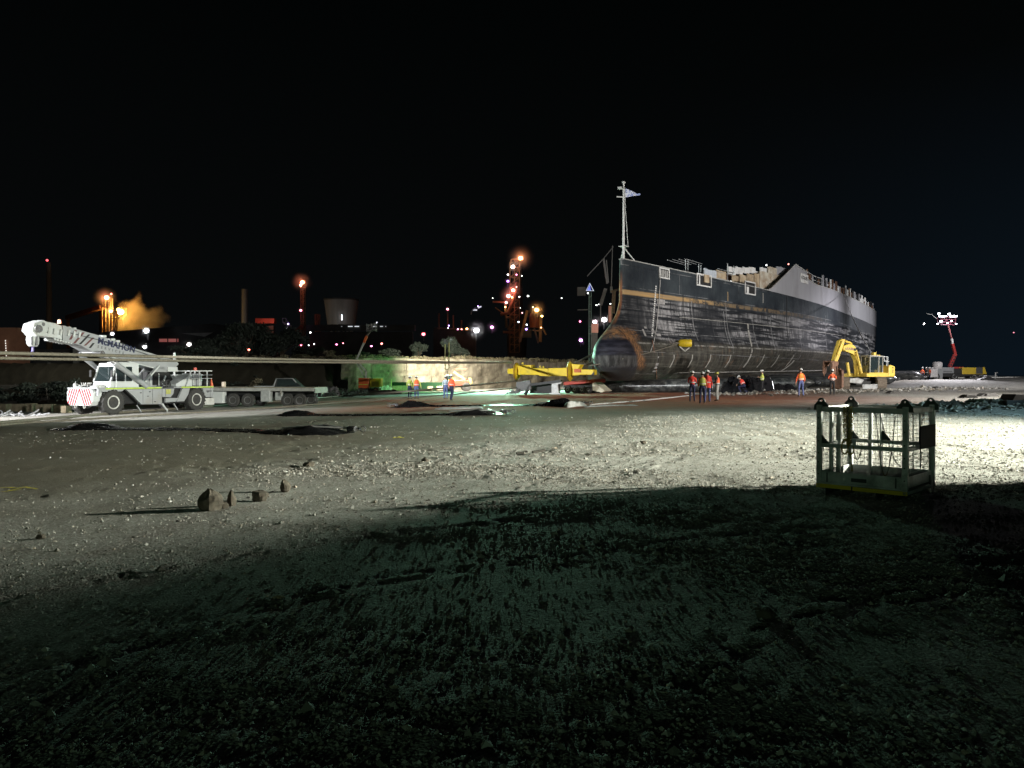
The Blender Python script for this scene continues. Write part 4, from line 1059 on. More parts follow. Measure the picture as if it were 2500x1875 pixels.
# stripes on the boom side
for k in range(6):
    row = k // 2 * 0; 
for (xa, za, xb, zb_, mt) in ((4.95, 3.98, 4.62, 4.48, MAROON), (4.72, 3.80, 4.18, 4.40, MAROON), (4.40, 3.76, 3.86, 4.30, BLK), (4.12, 3.70, 3.62, 4.14, MAROON), (3.84, 3.58, 3.60, 3.86, BLK)):
    m = MB(); m.prism([(xa, za), (xa - 0.13, za), (xb - 0.13, zb_), (xb, zb_)], 0.625, 0.635); m.build('boom_stripe', mt, boom)
NAVY = mat('navy_lettering', (0.012, 0.018, 0.06), 0.5)
ex = Vector((-1, 0, -0.195)).normalized()
text_part('lettering', 'McMAHON', 0.46, NAVY, boom, basis((3.32, 0.63, 3.86), ex, Vector((-0.195, 0, 1))), 0.004, 0.018, 1.05)
text_part('lettering', 'SERVICES', 0.19, mat('grey_lettering', (0.12, 0.12, 0.13), 0.5), boom, basis((3.32, 0.63, 3.62), ex, Vector((-0.195, 0, 1))), 0.004, 0.006, 2.3)
# small fittings: panel gaps, handles, hoses, mirrors, a box that darkens the gap
for (x, z0, z1) in ((0.95, 0.56, 1.34), (0.30, 0.50, 1.34), (-0.60, 0.90, 1.34), (-3.95, 0.82, 1.34)):
    m = MB(); m.box((x, 1.222, (z0 + z1) / 2), (0.018, 0.008, z1 - z0)); m.build('panel_gap', BLK, crane)
for (x, z) in ((0.62, 0.95), (0.15, 0.62), (1.1, 1.15), (-3.75, 1.1), (0.5, 1.2)):
    m = MB(); m.box((x, 1.235, z), (0.09, 0.03, 0.045)); m.build('panel_handle', BLK, crane)
m = MB(); m.box((-3.85, 1.226, 1.16), (0.42, 0.006, 0.10)); m.build('plate_mark', mat('grey_lettering', (0.12, 0.12, 0.13)), crane)
for k in range(6):
    m = MB(); x0 = -0.25 - 0.12 * k; m.tube([(x0, 0.9, 1.45), (x0 - 0.15, 0.95, 1.75 + 0.06 * (k % 3)), (x0 - 0.4, 0.85, 1.7), (x0 - 0.5, 0.8, 1.45)], 0.022, 5); m.build('hydraulic_hose', BLK, crane)
for y in (1.22, -0.45):
    m = MB(); m.bar((2.75, y, 2.35), (3.0, y + 0.1, 2.4), 0.025); m.box((3.02, y + 0.12, 2.22), (0.04, 0.16, 0.36)); m.build('mirror', BLK, crane)
m = MB(); m.box((-0.75, 0.3, 1.95), (1.1, 0.9, 0.75)); m.build('dark_gap_box', BLK, crane)  # black box added between the frame plates to deepen the dark gap
m = MB(); m.tube([(5.0, 0.66, 4.35), (3.0, 0.68, 3.98), (0.5, 0.68, 3.40), (-1.2, 0.66, 2.95)], 0.016, 5); m.build('boom_cable', BLK, boom)
# engine hood and rails at the rear
body('engine_hood', [(-1.55, 1.47), (-1.55, 1.62), (-2.75, 2.20), (-2.75, 1.47)], -0.6, 1.0, CW, bevel=0.02)
body('engine_block', [(-1.3, 1.47), (-1.0, 2.2), (-1.7, 2.35), (-2.0, 1.9), (-2.0, 1.47)], -0.9, 0.2, BLK)
body('tank', [(-3.0, 1.47), (-3.0, 2.25), (-3.75, 2.25), (-3.75, 1.47)], -0.2, 0.8, CG, bevel=0.08)
body('tool_box', [(-3.8, 1.47), (-3.8, 1.8), (-4.25, 1.8), (-4.25, 1.47)], -1.0, 0.9, BLK)
def railing(pts, posts, h0, h1, name='hand_rail', par=crane, r=0.03, mid=True, mt=CW):
    m = MB()
    for p in posts: m.bar((p[0], p[1], h0), (p[0], p[1], h1), 2 * r)
    for a, b in zip(pts[:-1], pts[1:]):
        m.bar((a[0], a[1], h1), (b[0], b[1], h1), 2 * r)
        if mid: m.bar((a[0], a[1], (h0 + h1) / 2), (b[0], b[1], (h0 + h1) / 2), 1.6 * r)
    return m.build(name, mt, par)
railing([(-2.55, 1.12), (-4.2, 1.12)], [(-3.2, 1.12), (-3.8, 1.12)], 1.47, 2.40)
m = MB(); m.bar((-2.2, 1.12, 1.47), (-2.55, 1.12, 2.40), 0.06); m.build('hand_rail', CW, crane)
railing([(-4.2, 1.12), (-4.2, -1.12), (-2.4, -1.12)], [(-4.2, -0.3), (-4.2, -1.12), (-3.3, -1.12)], 1.9, 2.40)
m = MB(); m.prism([(-1.4, 2.45), (-1.4, 1.95), (-1.48, 1.95), (-1.48, 2.37), (-2.5, 2.37), (-2.5, 1.95), (-2.58, 1.95), (-2.58, 2.45)], -1.1, -1.04); m.build('mirror_frame', CW, crane)
m = MB(); m.cyl((-2.6, -0.3, 2.7), (-2.6, -0.3, 3.4), 0.10, 0.08, 10); m.cyl((-2.6, -0.3, 3.42), (-2.6, -0.3, 3.5), 0.06, n=8); m.cyl((-2.6, -0.3, 1.5), (-2.6, -0.3, 2.7), 0.05, n=8); m.build('exhaust_stack', CW, crane, smooth_='auto')
m = MB(); m.cyl((-3.35, 0.6, 2.40), (-3.35, 0.6, 2.60), 0.12, 0.10, 12); m.build('beacon', mat('red_beacon_lens', (0.6, 0.08, 0.05), 0.3), crane)
m = MB(); m.cyl((-4.4, 0.9, 1.45), (-4.35, 0.9, 1.95), 0.10, 0.02, 10); m.build('safety_cone', mat('cone_orange', (0.65, 0.13, 0.05), 0.6), crane)
for (x, z) in ((1.2, 0.45), (-1.35, 0.30)):
    m = MB(); m.bar((x, 1.0, 0.46), (x - 0.25, 1.05, 0.05), 0.12, 0.05); m.build('mud_flap', CG, crane)
m = MB(); m.tube([(-0.45, 1.1, 0.5), (-0.55, 1.15, 0.3), (-0.75, 1.15, 0.12), (-0.8, 1.1, 0.03)], 0.06, 8); m.build('drain_hose', CW, crane)

# ================================================================== FLATBED TRAILER
FB = thing('flatbed_trailer', 'low grey flatbed trailer with dull wheels behind the white crane', 'trailer', on(-16.6, 51.0), R(-6))
FBM = mat('trailer_deck_steel', (0.20, 0.195, 0.18), 0.6, var=0.25, scale=3, dirt=0.4)
def fb(name, c, s, mt, bevel=0.0, rot=None, par=FB):
    m = MB(); m.box(c, s, rot); return m.build(name, mt, par, bevel=bevel)
fb('deck', (0, 0, 1.18), (8.4, 2.4, 0.14), FBM, 0.02); fb('side_rail', (0, -1.22, 1.13), (8.4, 0.05, 0.20), mat('side_rail_grey', (0.30, 0.30, 0.29), 0.5), 0.02)
fb('chassis_beam', (0, -0.4, 0.88), (8.2, 0.15, 0.42), BLK); fb('chassis_beam', (0, 0.4, 0.88), (8.2, 0.15, 0.42), BLK)
for k in range(12):
    fb('deck_board', (-3.85 + 0.7 * k, 0, 1.262), (0.66, 2.3, 0.03), mat('deck_timber', (0.26, 0.22, 0.17), 0.8, var=0.3, scale=4))
for x in (-1.25, -0.25, 2.4, 3.2):
    for y in (-1.0, 1.0): wheel(FB, (x, y, 0.44), 0.44, 0.3, lugs=0, rm=mat('dull_rim', (0.12, 0.12, 0.12), 0.6))
fb('tool_box', (1.0, -1.05, 0.72), (0.62, 0.5, 0.72), mat('toolbox_grey', (0.30, 0.31, 0.31), 0.45), 0.03)
fb('tool_box', (-3.6, -1.05, 0.62), (0.75, 0.5, 0.72), CW, 0.03); fb('tool_box', (-2.2, -1.05, 0.62), (0.8, 0.5, 0.75), CW, 0.03)
fb('spare_block', (-2.9, -1.0, 0.75), (1.1, 0.3, 0.12), mat('raw_timber', (0.42, 0.33, 0.2), 0.8, scale=5), 0, Matrix.Rotation(0.1, 3, 'Y'))
fb('mud_guard', (1.85, -1.1, 0.7), (0.5, 0.05, 0.5), mat('toolbox_grey', (0.3, 0.31, 0.31)), 0)
fb('wheel_guard', (2.0, -1.12, 0.95), (0.04, 0.3, 0.4), FBM); 
for x in (-3.4, -2.0):
    m = MB(); m.cyl((x, -0.8, 1.27), (x, -0.8, 1.62), 0.13, 0.13, 10); m.build('stake_pocket', mat('timber_post', (0.45, 0.38, 0.30), 0.8, scale=6), FB)
m = MB(); m.tube([(4.2, -1.2, 1.1), (4.25, -1.2, 0.8), (4.25, -1.18, 0.4)], 0.03, 6); m.build('air_hose', BLK, FB)
for x in (4.2,): fb('end_plate', (x + 0.02, 0, 1.05), (0.06, 2.3, 0.3), FBM)

# ================================================================== PICKUP beyond the trailer
PK = thing('pickup_truck', 'dark pickup with pale cab outline parked beyond the flatbed trailer', 'pickup', on(-17.3, 60.5), R(8))
PD = mat('pickup_dark_paint', (0.035, 0.036, 0.04), 0.35, coat=0.4)
m = MB(); m.prism([(-2.5, 0.55), (-2.5, 1.15), (-1.0, 1.15), (-1.0, 1.22), (0.9, 1.22), (1.2, 1.15), (2.4, 1.02), (2.5, 0.55)], -0.9, 0.9); m.build('body', PD, PK, bevel=0.05)
m = MB(); m.prism([(-1.05, 1.22), (-0.85, 1.80), (0.35, 1.82), (1.0, 1.22)], -0.78, 0.78); m.build('cab', BLK, PK, bevel=0.05)
m = MB()
for y in (-0.80,):
    m.bar((-1.05, y, 1.25), (-0.86, y, 1.80), 0.07); m.bar((-0.86, y, 1.80), (0.35, y, 1.82), 0.06); m.bar((0.35, y, 1.82), (0.62, y, 1.5), 0.07)
m.build('cab_pillars', CG, PK)
m = MB(); m.add([(-0.85, -0.795, 1.27), (0.85, -0.795, 1.27), (0.35, -0.795, 1.74), (-0.78, -0.795, 1.74)], [(0, 1, 2, 3)]); m.build('side_window', GLASS, PK)
m = MB(); m.box((-1.75, -0.86, 1.19), (1.5, 0.08, 0.1)); m.build('tray_rail', CG, PK)
for y in (-0.72, 0.72):
    m = MB(); m.box((-2.51, y, 0.95), (0.05, 0.16, 0.28)); m.build('tail_light', emat('tail_light', (1.0, 0.15, 0.25), 1.2), PK)
for x in (-1.6, 1.55):
    for y in (-0.85, 0.85): wheel(PK, (x, y, 0.38), 0.38, 0.25, lugs=0)
# ================================================================== BOOM LIFT left (orange / yellow)
ORG = mat('lift_orange_paint', (0.62, 0.12, 0.03), 0.45, var=0.12, scale=4, dirt=0.3)
YEL = mat('machine_yellow', (0.62, 0.44, 0.03), 0.42, var=0.12, scale=2.5, dirt=0.3, dirtcol=(0.30, 0.22, 0.08))
LGR = mat('lift_white_boom', (0.55, 0.56, 0.54), 0.4, dirt=0.2)
LAMPH = mat('lamp_housing', (0.25, 0.25, 0.26), 0.4, 0.5)
def floodhead(parent, c, d, size, em):
    "a box floodlight with a bright glass, facing d"
    c = Vector(c); d = Vector(d).normalized()
    M = basis(c, d.cross(Vector((0, 0, 1))) if abs(d.z) < 0.95 else Vector((1, 0, 0)), Vector((0, 0, 1)))
    m = MB(); m.box((0, 0, 0), (size, size * 0.7, size * 0.4)); o = m.build('lamp_head', LAMPH, parent); 
    q = (-d).to_track_quat('-Z', 'Y').to_matrix().to_4x4(); q = d.to_track_quat('Z', 'Y').to_matrix().to_4x4(); q.translation = c; o.matrix_local = q
    m = MB(); m.box((0, 0, size * 0.205), (size * 0.86, size * 0.58, 0.01)); m.build('lamp_glass', em, o)
    return o
WLAMP = emat('white_lamp_glass', (0.92, 0.95, 1.0), 14)
GLAMP = emat('green_lamp_glass', (0.6, 1.0, 0.7), 8)
BL = thing('boom_lift', 'orange and yellow boom lift with folded grey arms near the green lit wall', 'boom lift', on(-16.0, 87.0), 0.0)
def bx(par, name, c, s, mt, bevel=0.02, rot=None):
    m = MB(); m.box(c, s, rot); return m.build(name, mt, par, bevel=bevel)
bx(BL, 'chassis', (0.1, 0, 0.45), (2.2, 1.7, 0.3), BLK)
for x in (-0.7, 0.9):
    for y in (-0.85, 0.85): wheel(BL, (x, y, 0.33), 0.33, 0.28, lugs=0, rm=ORG)
bx(BL, 'turret', (-0.45, -0.1, 1.15), (1.15, 1.5, 1.15), ORG, 0.06)
bx(BL, 'generator_body', (0.85, -0.1, 1.2), (1.25, 1.4, 0.95), YEL, 0.05)
bx(BL, 'tape_band', (-0.45, -0.87, 1.0), (1.1, 0.02, 0.07), LIME, 0)
bx(BL, 'vent_panel', (0.85, -0.82, 1.1), (0.8, 0.03, 0.5), mat('vent_dark', (0.09, 0.07, 0.02)), 0)
for k in range(5): bx(BL, 'vent_slat', (0.85, -0.845, 0.9 + 0.1 * k), (0.8, 0.02, 0.04), YEL, 0)
m = MB(); m.bar((-0.25, -0.35, 1.6), (-0.25, -0.35, 2.5), 0.16); m.bar((-0.25, -0.35, 2.45), (-1.35, -0.35, 3.75), 0.16); m.bar((-0.42, -0.1, 1.75), (-1.5, -0.1, 3.65), 0.13); m.build('lower_arm', LGR, BL)
m = MB(); m.bar((-1.5, -0.25, 3.6), (-1.2, -0.25, 3.85), 0.26); m.build('knuckle', LGR, BL)
m = MB(); m.bar((-1.3, -0.4, 3.75), (-0.45, -0.4, 5.7), 0.17); m.build('upper_arm', LGR, BL)
m = MB(); m.bar((-0.45, -0.4, 5.65), (-0.15, -0.4, 6.4), 0.24); m.build('jib', ORG, BL)
m = MB(); m.bar((-0.15, -0.4, 6.4), (0.3, -0.4, 6.95), 0.14); m.build('jib_tip', mat('dark_jib', (0.1, 0.1, 0.1)), BL)
m = MB()
for z in (6.95, 7.25, 7.6):
    m.bar((-0.1, -0.8, z), (0.9, -0.8, z + 0.15), 0.05); m.bar((-0.1, 0.0, z), (0.9, 0.0, z + 0.15), 0.05); m.bar((-0.1, -0.8, z), (-0.1, 0, z), 0.05); m.bar((0.9, -0.8, z + .15), (0.9, 0, z + .15), 0.05)
for x in (-0.1, 0.4, 0.9):
    for y in (-0.8, 0): m.bar((x, y, 6.9), (x, y, 7.75), 0.05)
bk = m.build('basket', mat('basket_grey', (0.3, 0.3, 0.3), 0.5, 0.4), BL)
m = MB(); m.box((0.4, -0.4, 6.97), (1.0, 0.8, 0.06), Matrix.Rotation(-0.15, 3, 'Y')); m.build('basket_floor', BLK, BL)
for i, (x, y, z) in enumerate(((0.75, -0.85, 7.75), (0.95, -0.6, 7.9), (0.4, -0.85, 7.6), (0.1, -0.8, 7.5))):
    floodhead(BL, (x, y, z), (0.75, -0.15, -0.35), 0.26, mat('lamp_off', (0.3, 0.3, 0.33), 0.2) if i != 1 else emat('dim_lamp_glass', (0.8, 0.8, 1.0), 2.5))
# cool green light on the wall and the apron from two bare lamps without housings
world_light('green_flood', 'SPOT', (-13.6, 84.4, 7.0), (-8.0, 96.0, 0.6), 3800, (0.30, 1.0, 0.34), 120, 0.8, 0.2)
world_light('mint_flood', 'SPOT', (-1.0, 85.0, 6.0), (2.0, 77.0, 0), 30000, (0.46, 1.0, 0.68), 150, 0.8, 0.2)

# ================================================================== LIGHT TOWER in front of the wall
LT_ = thing('light_tower', 'tall thin lighting mast with twin yellow poles before the bright wall', 'light tower', on(-7.0, 84.0), 0.0)
YP = mat('pale_yellow_pole', (0.60, 0.50, 0.22), 0.5)
m = MB(); m.cyl((-0.22, 0, 2.85), (-0.22, 0, 5.4), 0.06, n=8); m.cyl((0.20, 0, 2.85), (0.20, 0, 5.4), 0.07, n=8)
m.tube([(-0.22, 0, 2.9), (-0.2, 0, 2.6), (0.0, 0, 2.45), (0.2, 0, 2.6), (0.22, 0, 2.9)], 0.05, 6); m.build('twin_poles', YP, LT_)
m = MB(); m.cyl((0, 0, 0.4), (0, 0, 2.5), 0.05, n=8); m.bar((0, 0, 1.5), (0.55, 0, 0.5), 0.05); m.bar((0.2, 0, 2.0), (0.5, 0.2, 0.5), 0.06); m.build('lower_mast', mat('dark_mast', (0.10, 0.09, 0.07), 0.6), LT_)
m = MB(); m.box((0, 0, 5.55), (1.0, 0.2, 0.12)); m.box((-0.1, 0, 5.35), (0.5, 0.3, 0.25)); m.build('head_bar', LAMPH, LT_)
for x, z in ((-0.42, 5.75), (-0.1, 5.62), (0.22, 5.85), (0.5, 5.7)):
    floodhead(LT_, (x, 0.12, z), (0.45, 1, -0.5), 0.26, WLAMP)
m = MB(); m.box((0.1, 0, 0.35), (1.1, 0.7, 0.45)); m.build('base_trailer', mat('dull_base', (0.10, 0.08, 0.05)), LT_, bevel=0.03)
world_light('wall_flood', 'SPOT', (-6.7, 84.4, 5.9), (0.0, 108.0, 1.8), 40000, (1.0, 0.90, 0.74), 105, 0.55, 0.15)

# ================================================================== TELEHANDLER behind the workers
TE = thing('telehandler', 'red and yellow telehandler with black tyre at the foot of the bright wall', 'telehandler', on(-6.3, 89.5), R(8))
bx(TE, 'body', (0, 0, 1.0), (2.6, 1.5, 0.6), mat('telehandler_red', (0.42, 0.05, 0.03), 0.4, dirt=0.2), 0.06)
bx(TE, 'cab', (-0.9, 0.2, 1.45), (0.9, 1.0, 0.9), mat('telehandler_yellow', (0.55, 0.42, 0.10), 0.4), 0.08)
bx(TE, 'cab_window', (-0.9, -0.32, 1.6), (0.7, 0.03, 0.45), GLASS, 0)
m = MB(); m.bar((0.9, -0.2, 1.35), (-0.4, -0.2, 2.25), 0.22); m.bar((1.4, 0, 1.55), (1.6, 0, 0.9), 0.3); m.build('boom', mat('telehandler_yellow', (0.5, 0.4, 0.1)), TE)
m = MB(); m.bar((-0.3, -0.3, 2.6), (1.0, -0.3, 2.6), 0.10); m.build('lifting_bar', mat('telehandler_red', (0.42, 0.05, 0.03)), TE)
for x in (-0.95, 1.0):
    for y in (-0.8, 0.8): wheel(TE, (x, y, 0.52), 0.52, 0.35, lugs=0, rm=BLK)

# ================================================================== BOOM LIFT right with compressor and people
RED = mat('lift_red_paint', (0.42, 0.035, 0.03), 0.42, dirt=0.25)
BR = thing('boom_lift', 'red armed boom lift with lit lamps in its basket by the far right horizon', 'boom lift', on(59.0, 107.0), 0.0)
bx(BR, 'chassis', (-0.2, 0, 0.7), (3.0, 2.0, 0.5), BLK, 0.03)
for x in (-1.3, 1.2):
    for y in (-1.0, 1.0): wheel(BR, (x, y, 0.5), 0.5, 0.4, lugs=0, rm=CW)
bx(BR, 'turret', (0.0, -0.2, 1.35), (2.4, 1.8, 0.8), CG, 0.08)
bx(BR, 'engine_cover', (0.9, -0.2, 1.25), (0.9, 1.7, 0.5), mat('dusty_cover', (0.28, 0.27, 0.26), 0.6), 0.05)
bx(BR, 'tape_band', (0.3, -1.12, 1.2), (1.2, 0.02, 0.12), mat('grey_lettering', (0.12, 0.12, 0.13)), 0)
m = MB(); m.bar((1.0, -0.3, 1.85), (1.75, -0.3, 3.6), 0.40, 0.35); m.bar((0.85, -0.3, 1.7), (2.9, -0.3, 1.72), 0.22); lo = m.build('lower_arm', RED, BR)
for k in range(4):
    t = k / 4; m = MB(); m.box((1.1 + 0.7 * t, -0.52, 2.1 + 1.5 * t), (0.16, 0.02, 0.26), Matrix.Rotation(0.4, 3, 'Y')); m.build('arm_window', BLK, lo)
m = MB(); m.bar((1.75, -0.3, 3.5), (1.35, -0.3, 5.0), 0.3); m.build('upper_arm', RED, BR)
m = MB(); m.bar((1.38, -0.3, 4.95), (1.25, -0.3, 5.7), 0.22); m.build('telescope_arm', LGR, BR)
m = MB(); m.bar((1.27, -0.3, 5.6), (0.72, -0.3, 7.6), 0.16); m.build('jib', mat('dull_red_arm', (0.20, 0.06, 0.06), 0.5), BR)
m = MB()
for z in (7.6, 7.95, 8.3, 8.65):
    m.bar((-0.5, -0.75, z), (1.5, -0.75, z), 0.05); m.bar((-0.5, 0.15, z), (1.5, 0.15, z), 0.05); m.bar((-0.5, -0.75, z), (-0.5, 0.15, z), 0.05); m.bar((1.5, -0.75, z), (1.5, 0.15, z), 0.05)
for x in (-0.5, 0.2, 0.85, 1.5):
    for y in (-0.75, 0.15): m.bar((x, y, 7.55), (x, y, 8.7), 0.05)
m.build('basket', mat('basket_maroon', (0.22, 0.06, 0.09), 0.5), BR)
bx(BR, 'basket_floor', (0.5, -0.3, 7.58), (2.0, 0.9, 0.06), BLK, 0)
BRW = emat('cool_lamp_glass', (0.85, 0.88, 1.0), 22)
for (x, z, sc_) in ((-0.85, 9.1, .35), (-0.7, 8.75, .38), (-0.3, 8.7, .36), (0.1, 8.75, .3), (0.55, 9.05, .42), (0.8, 8.75, .4), (1.15, 8.75, .4), (1.5, 8.75, .36), (-1.0, 7.7, .28), (-0.55, 8.05, .4), (0.3, 7.8, .25), (1.5, 7.7, .25), (0.9, 8.1, .25)):
    floodhead(BR, (x, -0.9, z), (-0.45, -0.8, -0.45), sc_ * 0.8, BRW)
m = MB(); m.tube([(-1.2, -0.9, 8.4), (-1.8, -0.9, 8.95), (-2.6, -0.9, 9.1)], 0.04, 6); m.ball((-2.9, -0.9, 7.7), 0.14, 6); m.build('cable_loop', LGR, BR)
world_light('boomlift_flood', 'SPOT', (58.6, 105.0, 9.3), (49.0, 93.0, 0.0), 22000, (0.96, 0.93, 1.0), 62, 0.7, 0.4)
world_light('boomlift_spill', 'SPOT', (57.6, 103.5, 8.6), (49.0, 108.0, 5.0), 12000, (0.95, 0.92, 1.0), 110, 0.8, 0.5)
world_light('basket_glow', 'POINT', (59.4, 105.0, 8.4), None, 350, (0.95, 0.92, 1.0), rad=0.3)
# water tank beside it
TK = thing('water_tank', 'white round tank and pump box left of the red boom lift', 'tank', on(57.7, 106.0), 0)
m = MB(); m.lathe([(0.55, 1.55), (0.62, 1.7), (0.62, 2.3), (0.52, 2.5), (0.1, 2.55)], (0.4, 0.3, 0), 'z', 16); m.build('tank_shell', mat('tank_white', (0.62, 0.60, 0.60), 0.4), TK, smooth_='auto')
bx(TK, 'pump_box', (-0.55, 0, 1.0), (1.1, 1.2, 1.15), mat('tank_white', (0.6, 0.6, 0.6)), 0.08)
bx(TK, 'stand', (0.35, 0.3, 0.8), (1.1, 0.9, 1.5), CG, 0.04)
m = MB(); m.ball((-0.5, -0.1, 1.65), 0.16, 6); m.build('filler_cap', mat('tank_white', (0.6, 0.6, 0.6)), TK)
# towed compressor
CP = thing('towed_compressor', 'yellow and black compressor on a twin wheeled trailer at the right', 'compressor', on(62.4, 106.5), 0.0)
bx(CP, 'chassis', (0, 0, 0.62), (4.4, 1.5, 0.3), BLK, 0.02)
bx(CP, 'front_housing', (-1.75, 0, 1.15), (1.1, 1.3, 0.75), BLK, 0.05)
bx(CP, 'housing', (-0.25, 0, 1.2), (1.9, 1.4, 0.95), YEL, 0.04); bx(CP, 'vent_panel', (1.15, 0, 1.22), (0.9, 1.36, 0.98), mat('vent_grey', (0.06, 0.065, 0.07)), 0.03)
m = MB(); m.prism([(1.6, 0.75), (1.6, 1.72), (1.85, 1.72), (2.15, 0.75)], -0.7, 0.7); m.build('end_housing', YEL, CP)
bx(CP, 'lower_rail', (0.6, 0, 0.76), (3.2, 1.44, 0.10), YEL, 0)
for x in (0.35, 1.25):
    for y in (-0.75, 0.75): wheel(CP, (x, y, 0.36), 0.36, 0.22, lugs=0, rm=mat('white_rim', (0.7, 0.7, 0.68), 0.4), rimr=0.78)
m = MB(); m.bar((2.1, 0, 0.5), (4.0, 0, 0.5), 0.12); m.build('draw_bar', CG, CP)
m = MB(); m.cyl((3.7, -0.1, 0.05), (3.7, -0.1, 1.0), 0.09, n=8); m.box((3.7, -0.1, 0.03), (0.3, 0.3, 0.05)); m.bar((3.7, -0.1, 0.9), (4.0, -0.1, 1.0), 0.07); m.build('jockey_stand', LGR, CP)
# yellow hose bundle lying before the lift
m = MB(); m.lathe([(0.9, 0.02), (0.88, 0.12), (0.5, 0.2), (0.02, 0.22)], (0, 0, 0), 'z', 16, (1.0, 0.5)); o = m.build('tarp', YEL, loc=on(56.5, 103.0)); tag(o, 'flat yellow sheet on the ground below the white tank', 'sheet')
m = MB(); m.prism([(-1.0, 0.0), (-0.7, 0.28), (-0.1, 0.42), (0.1, 0.70), (0.45, 0.52), (0.9, 0.40), (1.0, 0.0)], -0.35, 0.35); o = m.build('steel_block', BLK, loc=on(57.4, 94.5), rz=0.1, bevel=0.04); tag(o, 'black lump of steel on the ground below the compressor jockey stand', 'scrap')
# ================================================================== EXCAVATOR (local x forward = towards the left of the picture)
EY = mat('excavator_yellow', (0.62, 0.44, 0.07), 0.42, var=0.12, scale=2.5, dirt=0.35, dirtcol=(0.30, 0.22, 0.10))
MUD = mat('muddy_track_steel', (0.17, 0.135, 0.10), 0.9, var=0.4, scale=9, bump=0.6)
EX = thing('excavator', 'yellow excavator with arched boom working beside the stern of the hull', 'excavator', on(30.3, 67.0), PI + 0.55)
EX.scale = (0.93, 0.93, 0.95)
def ex(name, outline, y0, y1, mt, bevel=0.03, par=EX):
    m = MB(); m.prism(outline, y0, y1); return m.build(name, mt, par, bevel=bevel)
# undercarriage: tracks run across the machine (seen end on)
for x in (1.95, -1.15):
    m = MB(); w = 0.36
    prof = [(-2.0, 0.30), (-1.85, 0.08), (-1.6, 0.0), (1.6, 0.0), (1.85, 0.08), (2.0, 0.30), (2.0, 0.70), (1.8, 0.95), (1.5, 1.05), (-1.5, 1.05), (-1.8, 0.95), (-2.0, 0.70)]
    m.prism([(a, b) for a, b in prof], x - w, x + w, 'yz'); tr = m.build('track', MUD, EX); tr.rotation_euler.z = -0.78
    m = MB()
    def on_loop(t):
        pts = prof + [prof[0]]; seg = [math.dist(pts[i], pts[i + 1]) for i in range(len(prof))]; t *= sum(seg)
        for i, s in enumerate(seg):
            if t <= s: u = t / s; return pts[i][0] + (pts[i + 1][0] - pts[i][0]) * u, pts[i][1] + (pts[i + 1][1] - pts[i][1]) * u, math.atan2(pts[i + 1][1] - pts[i][1], pts[i + 1][0] - pts[i][0])
            t -= s
        return pts[0][0], pts[0][1], 0
    for k in range(44):
        a, b, an = on_loop((k + .5) / 44); m.box((x, a, b), (2 * w + 0.04, 0.15, 0.10), Matrix.Rotation(an, 3, 'X'))
    m.build('track_plates', MUD, tr)
ex('track_frame', [(2.0, 0.35), (2.0, 0.75), (-1.0, 0.75), (-1.0, 0.35)], -0.9, 0.9, BLK).rotation_euler.z = -0.78
m = MB(); m.prism([(1.75, 0.62), (1.55, 0.98), (0.9, 1.05), (0.35, 0.85), (0.6, 0.5)], 1.6, 1.9); m.prism([(0.55, 0.45), (0.5, 0.05), (-0.6, 0.0), (-0.9, 0.25), (-0.8, 0.5)], 1.65, 1.95); m.build('blade_plate', mat('scuffed_blade', (0.36, 0.37, 0.37), 0.5, 0.3, scale=4, dirt=0.5), EX, bevel=0.03).rotation_euler.z = -0.78
m = MB(); m.cyl((0.4, 0, 0.75), (0.4, 0, 1.15), 0.75, n=20); m.build('slew_ring', BLK, EX)
# upper structure
ex('platform', [(1.5, 1.12), (1.5, 1.42), (-2.1, 1.50), (-2.1, 1.12)], -1.3, 1.3, EY)
ex('counterweight', [(-1.75, 1.15), (-1.75, 2.15), (-2.1, 2.2), (-2.65, 2.1), (-2.72, 1.9), (-2.72, 1.2), (-2.6, 1.12)], -1.35, 1.35, EY, 0.1)
ex('engine_cover', [(-0.7, 1.45), (-0.7, 2.1), (-1.9, 2.15), (-1.9, 1.45)], -1.3, 0.6, EY, 0.05)
ex('cab_base', [(1.15, 1.40), (1.15, 1.50), (-1.0, 1.52), (-1.0, 1.40)], 0.35, 1.32, EY)
m = MB()
for (x, z0, z1) in ((1.05, 1.48, 2.95), (-0.25, 1.48, 2.95), (-0.85, 1.48, 2.95)):
    for y in (0.42, 1.28): m.bar((x, y, z0), (x - 0.05, y, z1), 0.09)
m.prism([(1.15, 2.92), (1.1, 3.04), (-0.9, 3.02), (-0.95, 2.90)], 0.36, 1.34); m.build('cab_frame', mat('cab_frame_grey', (0.30, 0.29, 0.25), 0.5), EX, bevel=0.02)
for (a, b) in ((1.02, -0.22), (-0.28, -0.82)):
    m = MB(); m.add([(a, 1.27, 1.5), (b, 1.27, 1.5), (b, 1.27, 2.92), (a, 1.27, 2.92)], [(0, 1, 2, 3)]); m.build('cab_window', GLASS, EX)
m = MB(); m.add([(1.04, 0.45, 1.5), (1.04, 1.27, 1.5), (1.0, 1.27, 2.92), (1.0, 0.45, 2.92)], [(0, 1, 2, 3)]); m.build('windscreen', GLASS, EX)
m = MB(); m.box((-0.1, 0.85, 1.85), (0.5, 0.5, 0.2)); m.box((-0.35, 0.85, 2.25), (0.14, 0.5, 0.7)); m.build('seat', BLK, EX)
m = MB(); m.box((0.1, 0.8, 1.6), (0.3, 0.3, 0.3)); m.bar((0.5, 0.8, 1.5), (0.4, 0.8, 2.1), 0.06); m.build('console', RIM, EX)
m = MB(); m.box((-0.1, 0.9, 3.16), (0.34, 0.3, 0.30)); m.build('beacon_box', EY, EX, bevel=0.03)
